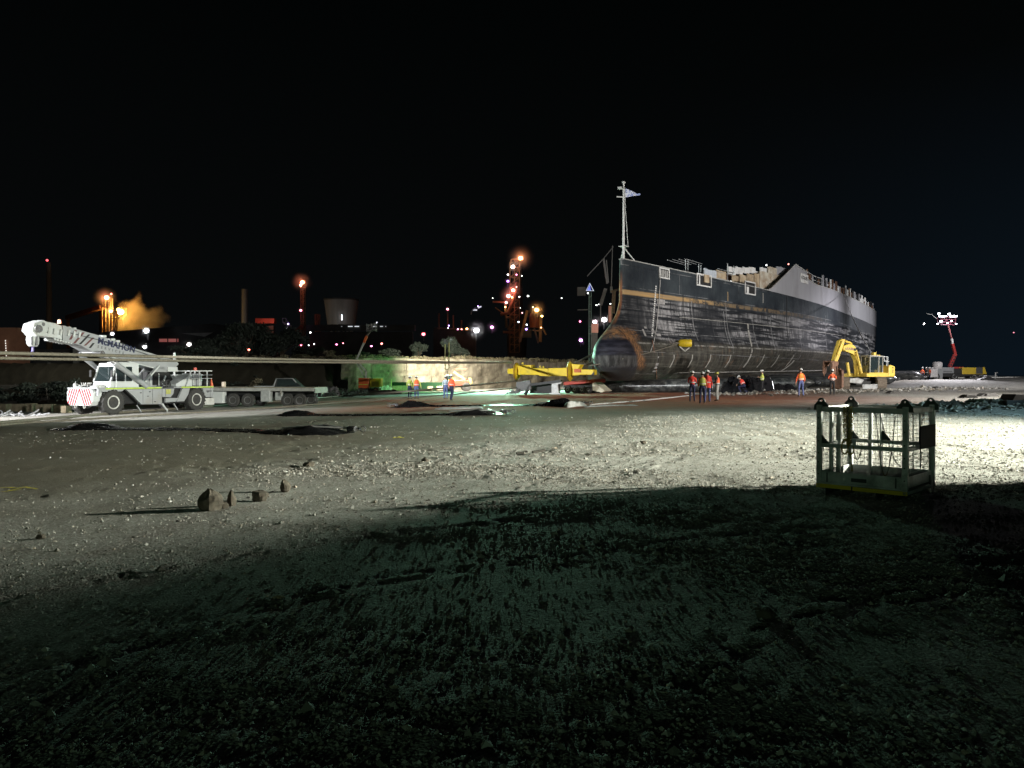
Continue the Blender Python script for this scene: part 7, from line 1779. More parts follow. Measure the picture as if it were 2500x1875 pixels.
# ================================================================== THE OLD WALL behind the apron
CONC = mat('eroded_concrete_wall', (0.40, 0.36, 0.29), 0.9, scale=0.9, col2=(0.20, 0.175, 0.135), bump=0.8, dirt=0.55, dirtcol=(0.10, 0.085, 0.06), stretch=(1.2, 1.2, 0.35))
wall = thing('retaining_wall', 'long eroded concrete wall in two tiers lit green and warm white', 'wall', (0, 100, 0))
wr = random.Random(3)
def wall_tier(z0, z1, off, name, xa, xb, step, depth):
    x = xa
    while x < xb:
        w = step * wr.uniform(.8, 1.25); x2 = min(xb, x + w); n = 8; k = 7; V = []; F = []
        zb0 = float(gz(x, wall_y(x) - 2)); d0 = wr.uniform(-.10, .10); t0 = wr.uniform(-.15, .2); t1 = wr.uniform(-.15, .2)
        for i in range(n + 1):
            xx = x + 0.03 + (x2 - x - 0.06) * i / n
            for j in range(k + 1):
                v = j / k; top = z1 + t0 + (t1 - t0) * i / n + .18 * float(fbm(np.array([xx * 1.7]), np.array([off]), 2, 4)[0] - .5)
                z = (zb0 - .3 if z0 is None else z0) + (top - (zb0 - .3 if z0 is None else z0)) * v
                r = float(fbm(np.array([xx * .8 + 7]), np.array([z * 1.1]), 4, 14)[0] - .5)
                V.append((xx, float(wall_y(xx)) + off + d0 + r * 1.15 + .10 * v - 100, z))
        m_ = len(V)
        V += [(a, b + depth, c) for a, b, c in V]
        for i in range(n):
            for j in range(k):
                a = i * (k + 1) + j; F.append((a, a + k + 1, a + k + 2, a + 1)); 
            a = i * (k + 1) + k; F.append((a, a + k + 1, m_ + a + k + 1, m_ + a))
        for j in range(k):
            a = j; F.append((a, a + 1, m_ + a + 1, m_ + a)); a = n * (k + 1) + j; F.append((a, m_ + a, m_ + a + 1, a + 1))
        np_mesh(name, V, F, CONC, wall); x = x2
wall_tier(None, 1.55, -1.1, 'lower_panel', -20, 18, 3.4, 1.0)
wall_tier(1.2, 3.75, -.35, 'upper_panel', -21, 18, 3.8, 1.5)

# ================================================================== VEGETATION
def leafmat(name, a, b):
    m = bpy.data.materials.new(name); m.use_nodes = True; nt = m.node_tree; bs = nt.nodes['Principled BSDF']
    g = N(nt, 'ShaderNodeNewGeometry'); r = N(nt, 'ShaderNodeValToRGB'); r.color_ramp.elements[0].color = (*a, 1); r.color_ramp.elements[1].color = (*b, 1)
    nt.links.new(g.outputs['Random Per Island'], r.inputs[0]); nt.links.new(r.outputs[0], bs.inputs['Base Color']); bs.inputs['Roughness'].default_value = .7; return m
LEAF = leafmat('dark_leaves', (.028, .040, .032), (.075, .095, .078)); DRY = leafmat('dry_scrub', (.10, .085, .05), (.34, .30, .20))
BARK = mat('bark', (.09, .07, .05), .9, scale=12, bump=.5)
def leaves(clumps, n, size, mt, name, parent, seed=0):
    g = np.random.default_rng(seed); C = []; 
    for (cx, cy, cz, r, rz) in clumps:
        k = int(n * r ** 2 / sum(c[3] ** 2 for c in clumps)); d = g.normal(0, 1, (k, 3)); d /= np.linalg.norm(d, axis=1)[:, None]
        rad = (g.random(k) ** .45)[:, None]; C.append(np.array([cx, cy, cz]) + d * rad * np.array([r, r, rz]) * (1 + .25 * g.normal(0, 1, (k, 1)) * .4))
    C = np.concatenate(C); k = len(C); u = g.normal(0, 1, (k, 3)); u /= np.linalg.norm(u, axis=1)[:, None]; w = np.cross(u, g.normal(0, 1, (k, 3))); w /= np.linalg.norm(w, axis=1)[:, None]
    s = (size * g.uniform(.6, 1.4, k))[:, None]; V = np.stack([C - u * s, C + w * s * .5, C + u * s, C - w * s * .5], 1).reshape(-1, 3); F = np.arange(k * 4).reshape(-1, 4)
    return np_mesh(name, V, F, mt, parent)
def plant(name, label, cat, x, y, R_, H, n, lf, mt, seed, grp=None, trunk=True):
    g = random.Random(seed); root = thing(name, label, cat, on(x, y), 0, grp); cl = []
    for i in range(11):
        a = g.uniform(0, 2 * PI); rr = g.uniform(.1, .72) * R_; hh = g.uniform(.25, .86) * H
        rr *= 1 - max(0, hh / H - .6) * 1.3
        cl.append((rr * math.cos(a), rr * math.sin(a), hh, R_ * g.uniform(.24, .42), H * g.uniform(.10, .20)))
    m = MB(); m.tube([(0, 0, -.2), (.1 * R_ * .3, 0, H * .25), (0, .05 * R_, H * .55)], [R_ * .07, R_ * .05, R_ * .03], 7)
    for c in cl[:7]: m.tube([(0, 0, H * .22), (c[0] * .5, c[1] * .5, c[2] * .7), (c[0], c[1], c[2])], [R_ * .035, R_ * .02, R_ * .008], 5)
    m.build('trunk', BARK, root); leaves(cl, n, lf, mt, 'crown', root, seed); return root
plant('tree', 'broad dark leafy tree beyond the flatbed trailer', 'tree', P(600, 800, 118).x, 118, 5.6, 6.6, 9000, .20, LEAF, 1)
plant('tree', 'second round tree right of the broad one', 'tree', P(685, 800, 121).x, 121, 4.6, 6.2, 7500, .20, LEAF, 2)
plant('tree', 'lower tree left of the broad one above the trailer', 'tree', P(530, 800, 116).x, 116, 4.2, 3.9, 5500, .18, LEAF, 3)
plant('shrub', 'tall bush on the wall top left of the yellow poles', 'shrub', P(1022, 850, 112).x, 112, 1.7, 3.3, 2200, .13, LEAF, 4)
plant('shrub', 'grey green bush behind the yellow poles', 'shrub', P(1105, 850, 112).x, 112, 2.3, 4.0, 3000, .13, LEAF, 5)
plant('shrub', 'low wide bush behind the boom lift jib', 'shrub', P(960, 850, 110).x, 110, 2.8, 2.2, 2600, .13, LEAF, 6)
plant('shrub', 'pale bush on the bank right of the trees', 'shrub', P(805, 850, 103).x, 103.5, 1.4, 1.9, 1500, .10, DRY, 7)
plant('shrub', 'bush on the bank behind the boom lift arm', 'shrub', P(895, 850, 103).x, 103, 1.5, 1.7, 1500, .10, LEAF, 8)
plant('shrub', 'dark bush at the left edge behind the tan blocks', 'shrub', P(25, 900, 62).x, 63, 2.2, 2.0, 2600, .12, LEAF, 9)
plant('shrub', 'round dark bush left of the crane nose', 'shrub', P(170, 900, 66).x, 66, 1.9, 2.1, 2400, .12, LEAF, 10)
plant('shrub', 'dark bush between the left edge and the crane', 'shrub', P(100, 900, 68).x, 70, 2.2, 1.7, 2400, .12, LEAF, 11)
plant('shrub', 'thin dry bush behind the flatbed trailer', 'shrub', P(622, 930, 66).x, 66, .8, 1.9, 1300, .07, DRY, 12)
for i, (px, d, r, h) in enumerate(((440, 100, 4, 2.6), (385, 97, 3, 2.0), (500, 108, 3, 2.6), (745, 114, 3, 2.6), (330, 95, 3, 2))):
    plant('shrub', ['dark bush above the crane tail', 'dark bush above the crane cab', 'dark bush below the shed lamps', 'dark bush under the flare tower', 'dark bush behind the crane boom'][i], 'shrub', P(px, 850, d).x, d + 4, r, h, 2400, .16, LEAF, 20 + i)
# ragged scrub along the top of the wall and over the bank: nobody could count it
g = np.random.default_rng(9); cl = []
for x in np.arange(-44, 22, .55):
    yy = float(wall_y(x)); hgt = .25 + .55 * float(fbm(np.array([x * .5]), np.array([3.]), 3, 2)[0]); 
    cl.append((x + g.uniform(-.2, .2), yy + g.uniform(-.2, 1.6), 3.65 + hgt * .5, .45, hgt * .6))
sc = leaves(cl, 22000, .075, DRY, 'scrub', None, 5); tag(sc, 'ragged dry scrub along the top of the wall', kind='stuff')
cl = []
for k in range(330):
    x = g.uniform(-58, -14); y = g.uniform(70, 101); cl.append((x, y, g1(x, y) + .25, g.uniform(.25, .7), g.uniform(.2, .5)))
sc = leaves(cl, 20000, .085, LEAF, 'scrub', None, 6); tag(sc, 'low scrub over the dark bank at the left', kind='stuff')
cl = []
for k in range(120):
    x = g.uniform(-18, 17); y = float(wall_y(x)) + g.uniform(2, 9); cl.append((x, y, g1(x, y) + .2, g.uniform(.25, .7), g.uniform(.2, .5)))
sc = leaves(cl, 9000, .085, LEAF, 'scrub', None, 7); tag(sc, 'dark scrub behind the wall', kind='stuff')

# ================================================================== STEELWORKS far behind
SD = mat('works_dark_steel', (.055, .055, .055), .7, var=.3, scale=.3); SRD = mat('works_red_sheet', (.30, .07, .05), .7, scale=.4); SBR = mat('works_brown_sheet', (.22, .10, .06), .8, scale=.4); STN = mat('works_tan_steel', (.24, .16, .09), .7, scale=.5); SGR = mat('works_grey_concrete', (.26, .255, .25), .8, scale=.2, stretch=(1, 1, .2))
DF = 400.0
def base(px, D=DF): q = P(px, 850, D); return Vector((q.x, q.y, g1(q.x, q.y)))
def works(name, label, cat, px, D=DF): return thing(name, label, cat, base(px, D))
def part(root, name, fn, mt):
    m = MB(); fn(m); return m.build(name, mt, root, origin=root.location)
def halo(c, r, dens, col):  # scattering ball added round a lamp in place of lens glow
    m_ = bpy.data.materials.new('lamp_halo'); m_.use_nodes = True; nt = m_.node_tree; nt.nodes.remove(nt.nodes['Principled BSDF'])
    v = N(nt, 'ShaderNodeVolumeScatter'); v.inputs['Color'].default_value = (*col, 1); v.inputs['Density'].default_value = dens; v.inputs['Anisotropy'].default_value = .0
    tc = N(nt, 'ShaderNodeTexCoord'); ln = N(nt, 'ShaderNodeVectorMath', operation='LENGTH'); nt.links.new(tc.outputs['Object'], ln.inputs[0])
    mr = N(nt, 'ShaderNodeMapRange'); mr.inputs['From Min'].default_value = r; mr.inputs['From Max'].default_value = r * .15; mr.inputs['To Max'].default_value = dens
    mr.inputs['From Min'].default_value = r * .96; mr.inputs['From Max'].default_value = 0; mr.inputs['To Max'].default_value = 1
    pw = N(nt, 'ShaderNodeMath', operation='POWER'); pw.inputs[1].default_value = 3.2; ml = N(nt, 'ShaderNodeMath', operation='MULTIPLY'); ml.inputs[1].default_value = dens * 2.6
    nt.links.new(ln.outputs['Value'], mr.inputs['Value']); nt.links.new(mr.outputs[0], pw.inputs[0]); nt.links.new(pw.outputs[0], ml.inputs[0]); nt.links.new(ml.outputs[0], v.inputs['Density']); nt.links.new(v.outputs[0], nt.nodes['Material Output'].inputs['Volume'])
    m = MB(); m.ball((0, 0, 0), r, 12); o = m.build('glow_halo', m_, loc=c, smooth_=True); o['kind'] = 'stuff'; return o
def lampst(px, py, D, col, size, power, label, glow_halo=0, md=.05, strength=20, cat='lamp'):
    "lamp: hood, glass that glows, bracket, and its own light"
    c = P(px, py, D); root = thing('yard_lamp', label, cat, c)
    nm = 'lamp_%02x%02x%02x_%d' % (int(col[0] * 255), int(col[1] * 255), int(col[2] * 255), strength)
    m = MB(); m.ball((0, -.15 * size, 0), size, 6, (1, .6, .8)); m.build('lamp_glass', emat(nm, col, strength), root, smooth_=True)
    m = MB(); m.box((0, size * .9, size * .2), (size * 2.2, size * .5, size * 2)); m.bar((0, size * .9, 0), (0, size * 1.4, -size * 4), size * .3); m.build('lamp_hood', SD, root)
    if power: world_light('lamp_light', 'POINT', c + Vector((0, -size * 1.6, 0)), None, power * (.28 if power < 12000 else 1), col, rad=size * .5)
    if glow_halo: halo(c + Vector((0, -size * 1.6, 0)), glow_halo, md, (1, 1, 1))
    return root
# chimney far left, stack, tank
r_ = works('chimney', 'tall thin chimney with a red light at the far left', 'chimney', 121, 520)
part(r_, 'shaft', lambda m: m.lathe([(2.1, 0), (1.5, P(0, 640, 520).z)], (r_.location.x, 520, 0), 'z', 12), SGR)
part(r_, 'top_light', lambda m: m.ball(P(117, 636, 519), .75, 6), emat('red_top_light', (1, .10, .12), 3))
world_light('chimney_wash', 'SPOT', (P(150, 800, 470).x, 440, 12), (r_.location.x, 520, 45), 1500, (.8, .9, 1.), 50, .8, 1)
r_ = works('chimney', 'short grey chimney stack standing left of the trees', 'chimney', 598, 430)
part(r_, 'shaft', lambda m: m.lathe([(1.9, 0), (1.55, P(0, 706, 430).z)], (r_.location.x, 430, 0), 'z', 14), SGR)
world_light('stack_wash', 'SPOT', (P(590, 800, 430).x, 392, 6), (r_.location.x, 430, 36), 6000, (1, .95, .85), 70, .8, 1)
r_ = works('storage_tank', 'big pale cylindrical tank tapering downwards with a short lit strip', 'tank', 834, 430)
part(r_, 'tank_shell', lambda m: m.lathe([(7.6, 29.5), (9.4, 43.2), (9.5, 43.2), (9.4, 43.2), (.1, 43.2)], (r_.location.x, 430, 0), 'z', 32), SGR)
part(r_, 'tank_rim', lambda m: m.lathe([(9.6, 42.8), (9.6, 43.5)], (r_.location.x, 430, 0), 'z', 32), SD)
part(r_, 'tower', lambda m: [m.bar((r_.location.x + 5.5 * math.cos(a), 430 + 5.5 * math.sin(a), 3), (r_.location.x + 6 * math.cos(a), 430 + 6 * math.sin(a), 30), .8) for a in np.linspace(0, 2 * PI, 9)[:-1]], SD)
part(r_, 'strip_lamp', lambda m: m.box(P(835, 775, 420), (.5, .3, 3.0)), emat('white_strip', (.9, .95, 1), 3))
world_light('tank_wash', 'SPOT', (r_.location.x - 4, 385, 10), (r_.location.x, 430, 38), 8000, (1, .97, .9), 50, .8, 1)
# dark shed with long roof
r_ = works('long_shed', 'long dark shed roof running behind the crane boom', 'shed', 360, 300)
def shed(m):
    a, b, c, d = P(190, 816, 300), P(520, 790, 300), P(620, 806, 300), P(640, 850, 300)
    fr = [(a.x, 3), (a.x, a.z), (b.x, b.z), (c.x, c.z), (d.x, d.z), (d.x, 3)]; m.prism(fr, 300, 330)
part(r_, 'shed_body', shed, mat('shed_sheet', (.035, .035, .036), .7, var=.3, scale=.3))
part(r_, 'open_bay', lambda m: m.box(P(412, 831, 299.6), (7.4, .5, 1.2)), emat('bay_glow', (.55, .12, .10), .35))
for k in range(3): part(r_, 'bay_post', lambda m, k=k: m.box(P(388 + 22 * k, 831, 299.2), (.3, .4, 1.8)), SD)
part(r_, 'gable_sheet', lambda m: m.prism([(P(445, 0, 1).x * 299.4, P(0, 814, 299.4).z), (P(520, 0, 1).x * 299.4, P(0, 812, 299.4).z), (P(500, 0, 1).x * 299.4, P(0, 822, 299.4).z)], 299.2, 299.6), SGR)
r_ = works('sheet_building', 'brown corrugated building at the left edge', 'building', 10, 110)
part(r_, 'wall', lambda m: m.box((P(5, 0, 110).x, 112, 4.5), (3.6 * 1.0, 3, 8.0)), SBR)
for k in range(8): part(r_, 'lit_slot', lambda m, k=k: m.box(P(14 + k * .3, 832 + k * 6, 110.3), (.10, .06, .2)), emat('slot_glow', (1, .9, .8), 1.0))
r_ = works('low_building', 'dim low building with window seen under the boom', 'building', 120, 130)
part(r_, 'wall', lambda m: m.box((P(140, 0, 130).x, 132, 4.6), (8.5, 3, 3.0)), mat('shed_sheet', (.035, .035, .036)))
part(r_, 'window', lambda m: m.box(P(120, 889, 130.2), (.5, .1, .5)), SGR)
part(r_, 'pillar', lambda m: m.box((P(178, 0, 128).x, 129, 4.4), (.7, .7, 3.4)), SGR)
world_light('leftyard', 'POINT', (P(150, 0, 105).x, 96, 7), None, 600, (1, .97, .85), rad=.5)
# red sheds
r_ = works('red_shed', 'small red brown box shed above the trees', 'shed', 650, 350)
part(r_, 'wall', lambda m: m.box(P(649, 784, 351), (8.6, 3, 2.2)), SRD); part(r_, 'support', lambda m: m.box((P(649, 0, 351).x, 352, 14), (7, 2, 20)), SD)
world_light('red_wash', 'POINT', P(650, 792, 343), None, 1500, (1, .35, .25), rad=.6)
# conveyor and transfer tower with fire
r_ = works('transfer_tower', 'orange lit steel tower with a long sloping conveyor at the left', 'tower', 262, 380)
X0 = r_.location.x
def tower(m, pxs, py0, py1, D, w=.5, n=5):
    xs = [P(p, 0, D).x for p in pxs]; z0, z1 = P(0, py0, D).z, P(0, py1, D).z
    for dy in (0, 3):
        for x in xs: m.bar((x, D + dy, z0), (x, D + dy, z1), w)
        for k in range(n + 1):
            z = z0 + (z1 - z0) * k / n; m.bar((xs[0], D + dy, z), (xs[-1], D + dy, z), w * .7)
            if k < n: m.bar((xs[0], D + dy, z), (xs[-1], D + dy, z + (z1 - z0) / n), w * .5)
part(r_, 'frame', lambda m: tower(m, (250, 258, 266), 860, 722, 380), STN)
part(r_, 'frame', lambda m: tower(m, (271, 279), 860, 757, 378), STN)
part(r_, 'conveyor', lambda m: m.bar(P(250, 750, 380), P(166, 776, 392), 2.6, 2.0), SBR)
part(r_, 'conveyor_leg', lambda m: m.bar(P(167, 778, 391), P(167, 850, 391), 1.0), STN)
part(r_, 'cabin', lambda m: m.box(P(262, 742, 383), (4.5, 3, 5)), mat('cabin_shade', (.1, .05, .035), .8))
part(r_, 'silo', lambda m: m.lathe([(3.2, 3), (3.2, P(0, 745, 384).z)], (P(255, 0, 384).x, 386, 0), 'z', 14), SD)
lampst(262, 727, 376, (1, .22, .13), 1.15, 2600, 'bright red orange lamp on top of the conveyor tower', 6.5, .09, 26)
lampst(273, 718, 376, (1, .20, .18), .5, 0, 'small red lamp just above the conveyor tower lamp', 0, 0, 8)
lampst(272, 760, 374, (1, .45, .22), .75, 900, 'smaller orange lamp below the top of the conveyor tower', 5, .05, 22)
fl_ = lampst(296, 762, 386, (1, .50, .10), 1.7, 30000, 'blinding yellow lamp right of the conveyor tower in the smoke', 0, .0, 40)
lampst(291, 756, 386, (1, .42, .12), 0.9, 0, 'second orange lamp touching the blinding yellow one', 0, 0, 30)
# smoke plume lit by it
sm = bpy.data.materials.new('lit_smoke'); sm.use_nodes = True; nt = sm.node_tree; nt.nodes.remove(nt.nodes['Principled BSDF'])
vs_ = N(nt, 'ShaderNodeVolumeScatter'); vs_.inputs['Color'].default_value = (.95, .8, .62, 1); vs_.inputs['Anisotropy'].default_value = .1
tc = N(nt, 'ShaderNodeTexCoord'); no = N(nt, 'ShaderNodeTexNoise', Scale=.07, Detail=4.0, Roughness=.6); nt.links.new(tc.outputs['Object'], no.inputs['Vector'])
mr = N(nt, 'ShaderNodeMapRange'); mr.inputs['From Min'].default_value = .34; mr.inputs['From Max'].default_value = .66; mr.inputs['To Max'].default_value = .06; nt.links.new(no.outputs['Fac'], mr.inputs['Value'])
mpp = N(nt, 'ShaderNodeMapping'); mpp.inputs['Scale'].default_value = (1 / 25., 1 / 9., 1 / 15.); wv = N(nt, 'ShaderNodeTexNoise', Scale=.085, Detail=3.0); nt.links.new(tc.outputs['Object'], wv.inputs['Vector'])
w1 = N(nt, 'ShaderNodeVectorMath', operation='SUBTRACT'); w1.inputs[1].default_value = (.5, .5, .5); nt.links.new(wv.outputs['Color'], w1.inputs[0])
w2 = N(nt, 'ShaderNodeVectorMath', operation='MULTIPLY'); w2.inputs[1].default_value = (34, 10, 30); nt.links.new(w1.outputs[0], w2.inputs[0])
w3 = N(nt, 'ShaderNodeVectorMath', operation='ADD'); nt.links.new(tc.outputs['Object'], w3.inputs[0]); nt.links.new(w2.outputs[0], w3.inputs[1]); nt.links.new(w3.outputs[0], mpp.inputs[0])
ln = N(nt, 'ShaderNodeVectorMath', operation='LENGTH'); nt.links.new(mpp.outputs[0], ln.inputs[0]); m2 = N(nt, 'ShaderNodeMapRange'); m2.inputs['From Min'].default_value = 1; m2.inputs['From Max'].default_value = .0; nt.links.new(ln.outputs['Value'], m2.inputs['Value'])
mu = N(nt, 'ShaderNodeMath', operation='MULTIPLY'); m2.inputs['From Max'].default_value = .0; m2.interpolation_type = 'SMOOTHERSTEP'
sbn = N(nt, 'ShaderNodeMath', operation='SUBTRACT'); nt.links.new(m2.outputs[0], sbn.inputs[0]); nm_ = N(nt, 'ShaderNodeMath', operation='MULTIPLY'); nm_.inputs[1].default_value = 0.62; nt.links.new(no.outputs['Fac'], nm_.inputs[0]); nt.links.new(nm_.outputs[0], sbn.inputs[1]); sbn.use_clamp = True
mu.inputs[1].default_value = .13; nt.links.new(sbn.outputs[0], mu.inputs[0]); nt.links.new(mu.outputs[0], vs_.inputs['Density']); nt.links.new(vs_.outputs[0], nt.nodes['Material Output'].inputs['Volume'])
m = MB(); m.box((0, 0, 0), (50, 18, 30)); so = m.build('smoke', sm, loc=P(345, 776, 387)); tag(so, 'orange lit smoke drifting right from the yellow lamp', kind='stuff')
# flare tower
r_ = works('flare_tower', 'slim lattice tower with an orange flare on top above the trees', 'tower', 741, 330)
part(r_, 'mast', lambda m: tower(m, (735, 741), 860, 700, 330, .32, 16), STN)
part(r_, 'mast', lambda m: tower(m, (770, 777), 850, 768, 333, .3, 3), SBR)
lampst(739, 690, 328, (1, .26, .12), .85, 2400, 'orange flare on top of the slim tower above the trees', 6, .06, 26)
lampst(735, 697, 328, (1, .3, .2), .5, 500, 'orange spark just under the flare', 0, 0, 20)
lampst(735, 758, 328, (1, .18, .30), .5, 260, 'pink lamp half way up the flare tower', 2.2, .06, 14)
lampst(735, 842, 300, (1, .16, .26), .45, 160, 'pink lamp at the foot of the flare tower', 2, .06, 14)
# little lit scaffold with purple lamp
r_ = works('scaffold', 'small white lit scaffold with purple lamp above the trees', 'scaffold', 697, 300)
part(r_, 'frame', lambda m: [m.bar(P(690, 777, 300), P(698, 777, 300), .2), m.bar(P(690, 777, 300), P(691, 787, 300), .2), m.bar(P(698, 777, 300), P(699, 787, 300), .2), m.bar(P(691, 787, 300), P(712, 796, 300), .5), m.bar(P(703, 784, 300), P(701, 802, 300), .3), m.bar(P(694, 792, 300), P(708, 790, 300), .3)], mat('white_scaffold', (.5, .42, .38), .6))
lampst(704, 791, 297, (.55, .35, 1), .30, 260, 'purple lamp on the small scaffold', 1.5, .06, 12)
lampst(701, 802, 297, (1, 1, 1), .16, 0, 'tiny white lamp under the purple one', 0, 0, 6)
r_ = works('red_hopper', 'red sloping chute at the foot of the flare tower', 'chute', 722, 320)
part(r_, 'chute', lambda m: m.bar(P(719, 816, 320), P(738, 797, 320), 1.5), SRD)
# blast furnace
r_ = works('blast_furnace', 'towering blast furnace structure hung with orange and pink lamps', 'furnace', 1255, 400)
part(r_, 'shaft', lambda m: m.lathe([(4.5, 3), (5.2, 20), (3.6, 34), (2.6, 48), (2.4, 58)], (P(1262, 0, 405).x, 407, 0), 'z', 18), SD)
part(r_, 'frame', lambda m: tower(m, (1245, 1256, 1268), 860, 640, 400, .45, 12), STN)
part(r_, 'gantry', lambda m: [m.bar(P(1248, 634, 399), P(1268, 632, 399), .5), m.bar(P(1248, 634, 399), P(1245, 655, 399), .6), m.bar(P(1255, 637, 399), P(1266, 640, 399), .4), m.bar(P(1246, 650, 399), P(1266, 655, 399), .6)], STN)
part(r_, 'downcomer', lambda m: m.tube([P(1262, 690, 398), P(1255, 730, 396), P(1240, 765, 392), P(1222, 768, 392)], .9, 8), SBR)
part(r_, 'charging_skip', lambda m: [m.bar(P(1209, 751, 394), P(1232, 767, 394), .5), m.bar(P(1234, 745, 395), P(1236, 800, 395), 1.0), m.tube([P(1236, 775, 394), P(1246, 776, 394), P(1250, 785, 394), P(1244, 797, 394), P(1240, 805, 394)], .6, 6), m.bar(P(1236, 775, 394), P(1238, 798, 394), .6)], STN)
part(r_, 'platform', lambda m: [m.bar(P(1203, 737, 396), P(1232, 738, 396), .8), m.bar(P(1228, 811, 390), P(1255, 812, 390), 1.2)], SBR)
for args in ((1271, 631, 397, (1, .30, .10), 1.1, 5200, 'large orange lamp at the very top of the blast furnace', 9, .055, 30), (1252, 652, 397, (1, .75, .62), .9, 2200, 'white lamp under the top of the blast furnace', 4, .05, 26), (1240, 671, 397, (.85, .88, .9), .45, 120, 'white lamp cluster on the left of the furnace neck', 0, 0, 6), (1261, 671, 397, (1, .25, .5), .4, 90, 'pink lamp on the right of the furnace neck', 0, 0, 8),
             (1274, 674, 397, (.9, .95, .9), .28, 0, 'tiny white lamp right of the furnace neck', 0, 0, 7), (1240, 687, 397, (.35, .15, 1), .6, 300, 'purple lamp above the red pair on the furnace', 2.5, .05, 10), (1253, 709, 396, (1, .22, .13), .9, 2600, 'upper red lamp of the pair half way down the furnace', 6.5, .055, 26), (1261, 701, 396, (1, .7, .6), .28, 0, 'tiny lamp at the upper right of the red pair', 0, 0, 8),
             (1241, 723, 396, (1, .22, .16), .95, 2600, 'lower red lamp of the pair half way down the furnace', 6.5, .055, 26), (1250, 726, 396, (1, .4, .12), .5, 600, 'orange spark right of the lower red lamp', 0, 0, 12), (1236, 739, 395, (1, .3, .3), .6, 900, 'pink lamp under the red pair', 3, .05, 18), (1234, 750, 394, (1, .5, .2), .35, 500, 'small orange lamp at the skip bridge', 0, 0, 10),
             (1268, 725, 394, (.95, 1, .9), .35, 0, 'white lamp right of the red pair, left of two', 0, 0, 8), (1289, 723, 394, (.95, 1, .9), .45, 0, 'white lamp right of the red pair, right of two', 0, 0, 10), (1203, 728, 394, (1, 1, .9), .25, 0, 'tiny white lamp at the left end of the furnace platform', 0, 0, 6), (1275, 764, 392, (1, .45, .45), .3, 0, 'tiny pink lamp between the furnace and the stove', 0, 0, 6), (1270, 752, 392, (1, 1, 1), .22, 0, 'tiny white lamp between the furnace and the stove', 0, 0, 4)):
    lampst(*args)
# stove on splayed legs
r_ = works('stove_trestle', 'orange lit stove on tall splayed legs right of the furnace', 'furnace', 1305, 385)
part(r_, 'stove', lambda m: m.lathe([(3.1, P(0, 800, 388).z), (3.3, P(0, 772, 388).z), (2.6, P(0, 764, 388).z)], (P(1308, 0, 388).x, 389, 0), 'z', 14), mat('stove_brown', (.22, .08, .05), .7))
part(r_, 'leg', lambda m: m.bar(P(1287, 758, 385), P(1269, 835, 385), 1.3), STN); part(r_, 'leg', lambda m: m.bar(P(1320, 766, 385), P(1319, 835, 385), 1.4), STN); part(r_, 'leg', lambda m: m.bar(P(1297, 772, 388), P(1314, 838, 388), .7), mat('leg_grey', (.25, .2, .17), .7)); part(r_, 'leg', lambda m: m.bar(P(1324, 800, 384), P(1333, 818, 384), .7), STN)
part(r_, 'walkway', lambda m: [m.bar(P(1298, 765, 384), P(1322, 766, 384), .6), m.tube([P(1299, 752, 384), P(1297, 758, 384), P(1299, 765, 384)], .3, 5), m.tube([P(1321, 752, 384), P(1323, 758, 384), P(1321, 765, 384)], .3, 5), m.bar(P(1300, 806, 385), P(1318, 808, 385), .6)], STN)
part(r_, 'pump_house', lambda m: m.box(P(1285, 815, 388), (5, 3, 4)), SD)
for args in ((1310, 757, 380, (1, .42, .10), 1.0, 4200, 'large orange lamp on top of the stove trestle', 6.5, .055, 28), (1301, 750, 381, (1, .8, .6), .28, 0, 'tiny lamp at the upper left of the stove lamp', 0, 0, 8), (1323, 772, 380, (1, .7, .25), .55, 900, 'yellow lamp on the right stove leg', 0, 0, 8), (1285, 804, 380, (.35, .2, 1), .5, 160, 'purple lamp low between the stove legs', 2, .05, 10), (1286, 793, 380, (.9, 1, 1), .4, 160, 'white lamp between the stove legs', 0, 0, 6), (1266, 786, 380, (.8, .85, 1), .35, 90, 'bluish lamp left of the stove legs', 0, 0, 7), (1321, 800, 380, (1, .5, .2), .35, 300, 'orange lamp at the foot of the right stove leg', 0, 0, 8)):
    lampst(*args)
# low shed with row of orange lights left of the furnace
r_ = works('rolling_shed', 'low shed with orange lit roof edge left of the furnace', 'shed', 1110, 330)
part(r_, 'wall', lambda m: m.box((P(1110, 0, 332).x, 334, 12), (18, 5, 20)), SD)
part(r_, 'roof_edge', lambda m: m.bar(P(1068, 801, 330), P(1152, 806, 330), 1.0, .5), STN)
part(r_, 'stack', lambda m: [m.bar(P(p, 805, 331), P(p, t, 331), .5) for p, t in ((1093, 750), (1107, 770), (1127, 782), (1072, 765))], SBR)
for args in ((1093, 755, 327, (1, .25, .35), .45, 200, 'pink lamp on the stack of the low shed', 2, .05, 12), (1096, 795, 327, (.5, .25, 1), .28, 0, 'purple lamp above the orange roof edge', 0, 0, 10), (1094, 801, 327, (1, 1, 1), .2, 0, 'tiny white lamp above the orange roof edge', 0, 0, 7), (1118, 804, 327, (1, .3, .7), .3, 120, 'pink lamp on the orange roof edge, left of three', 0, 0, 10), (1127, 804, 327, (1, .25, .2), .3, 160, 'red lamp on the orange roof edge, middle of three', 0, 0, 10), (1140, 803, 327, (1, .45, .15), .45, 500, 'orange lamp on the orange roof edge, right of three', 0, 0, 10)):
    lampst(*args)
lampst(1163, 807, 300, (1, .96, 1), .95, 1500, 'brightest white lamp on the horizon left of the furnace', 6, .05, 30)
lampst(1201, 799, 300, (.95, .25, .75), .55, 420, 'magenta lamp between the brightest white lamp and the furnace', 3.5, .05, 16)
r_ = works('lamp_arm', 'curved lamp arm with a white lit head left of the furnace', 'lamp', 1160, 330)
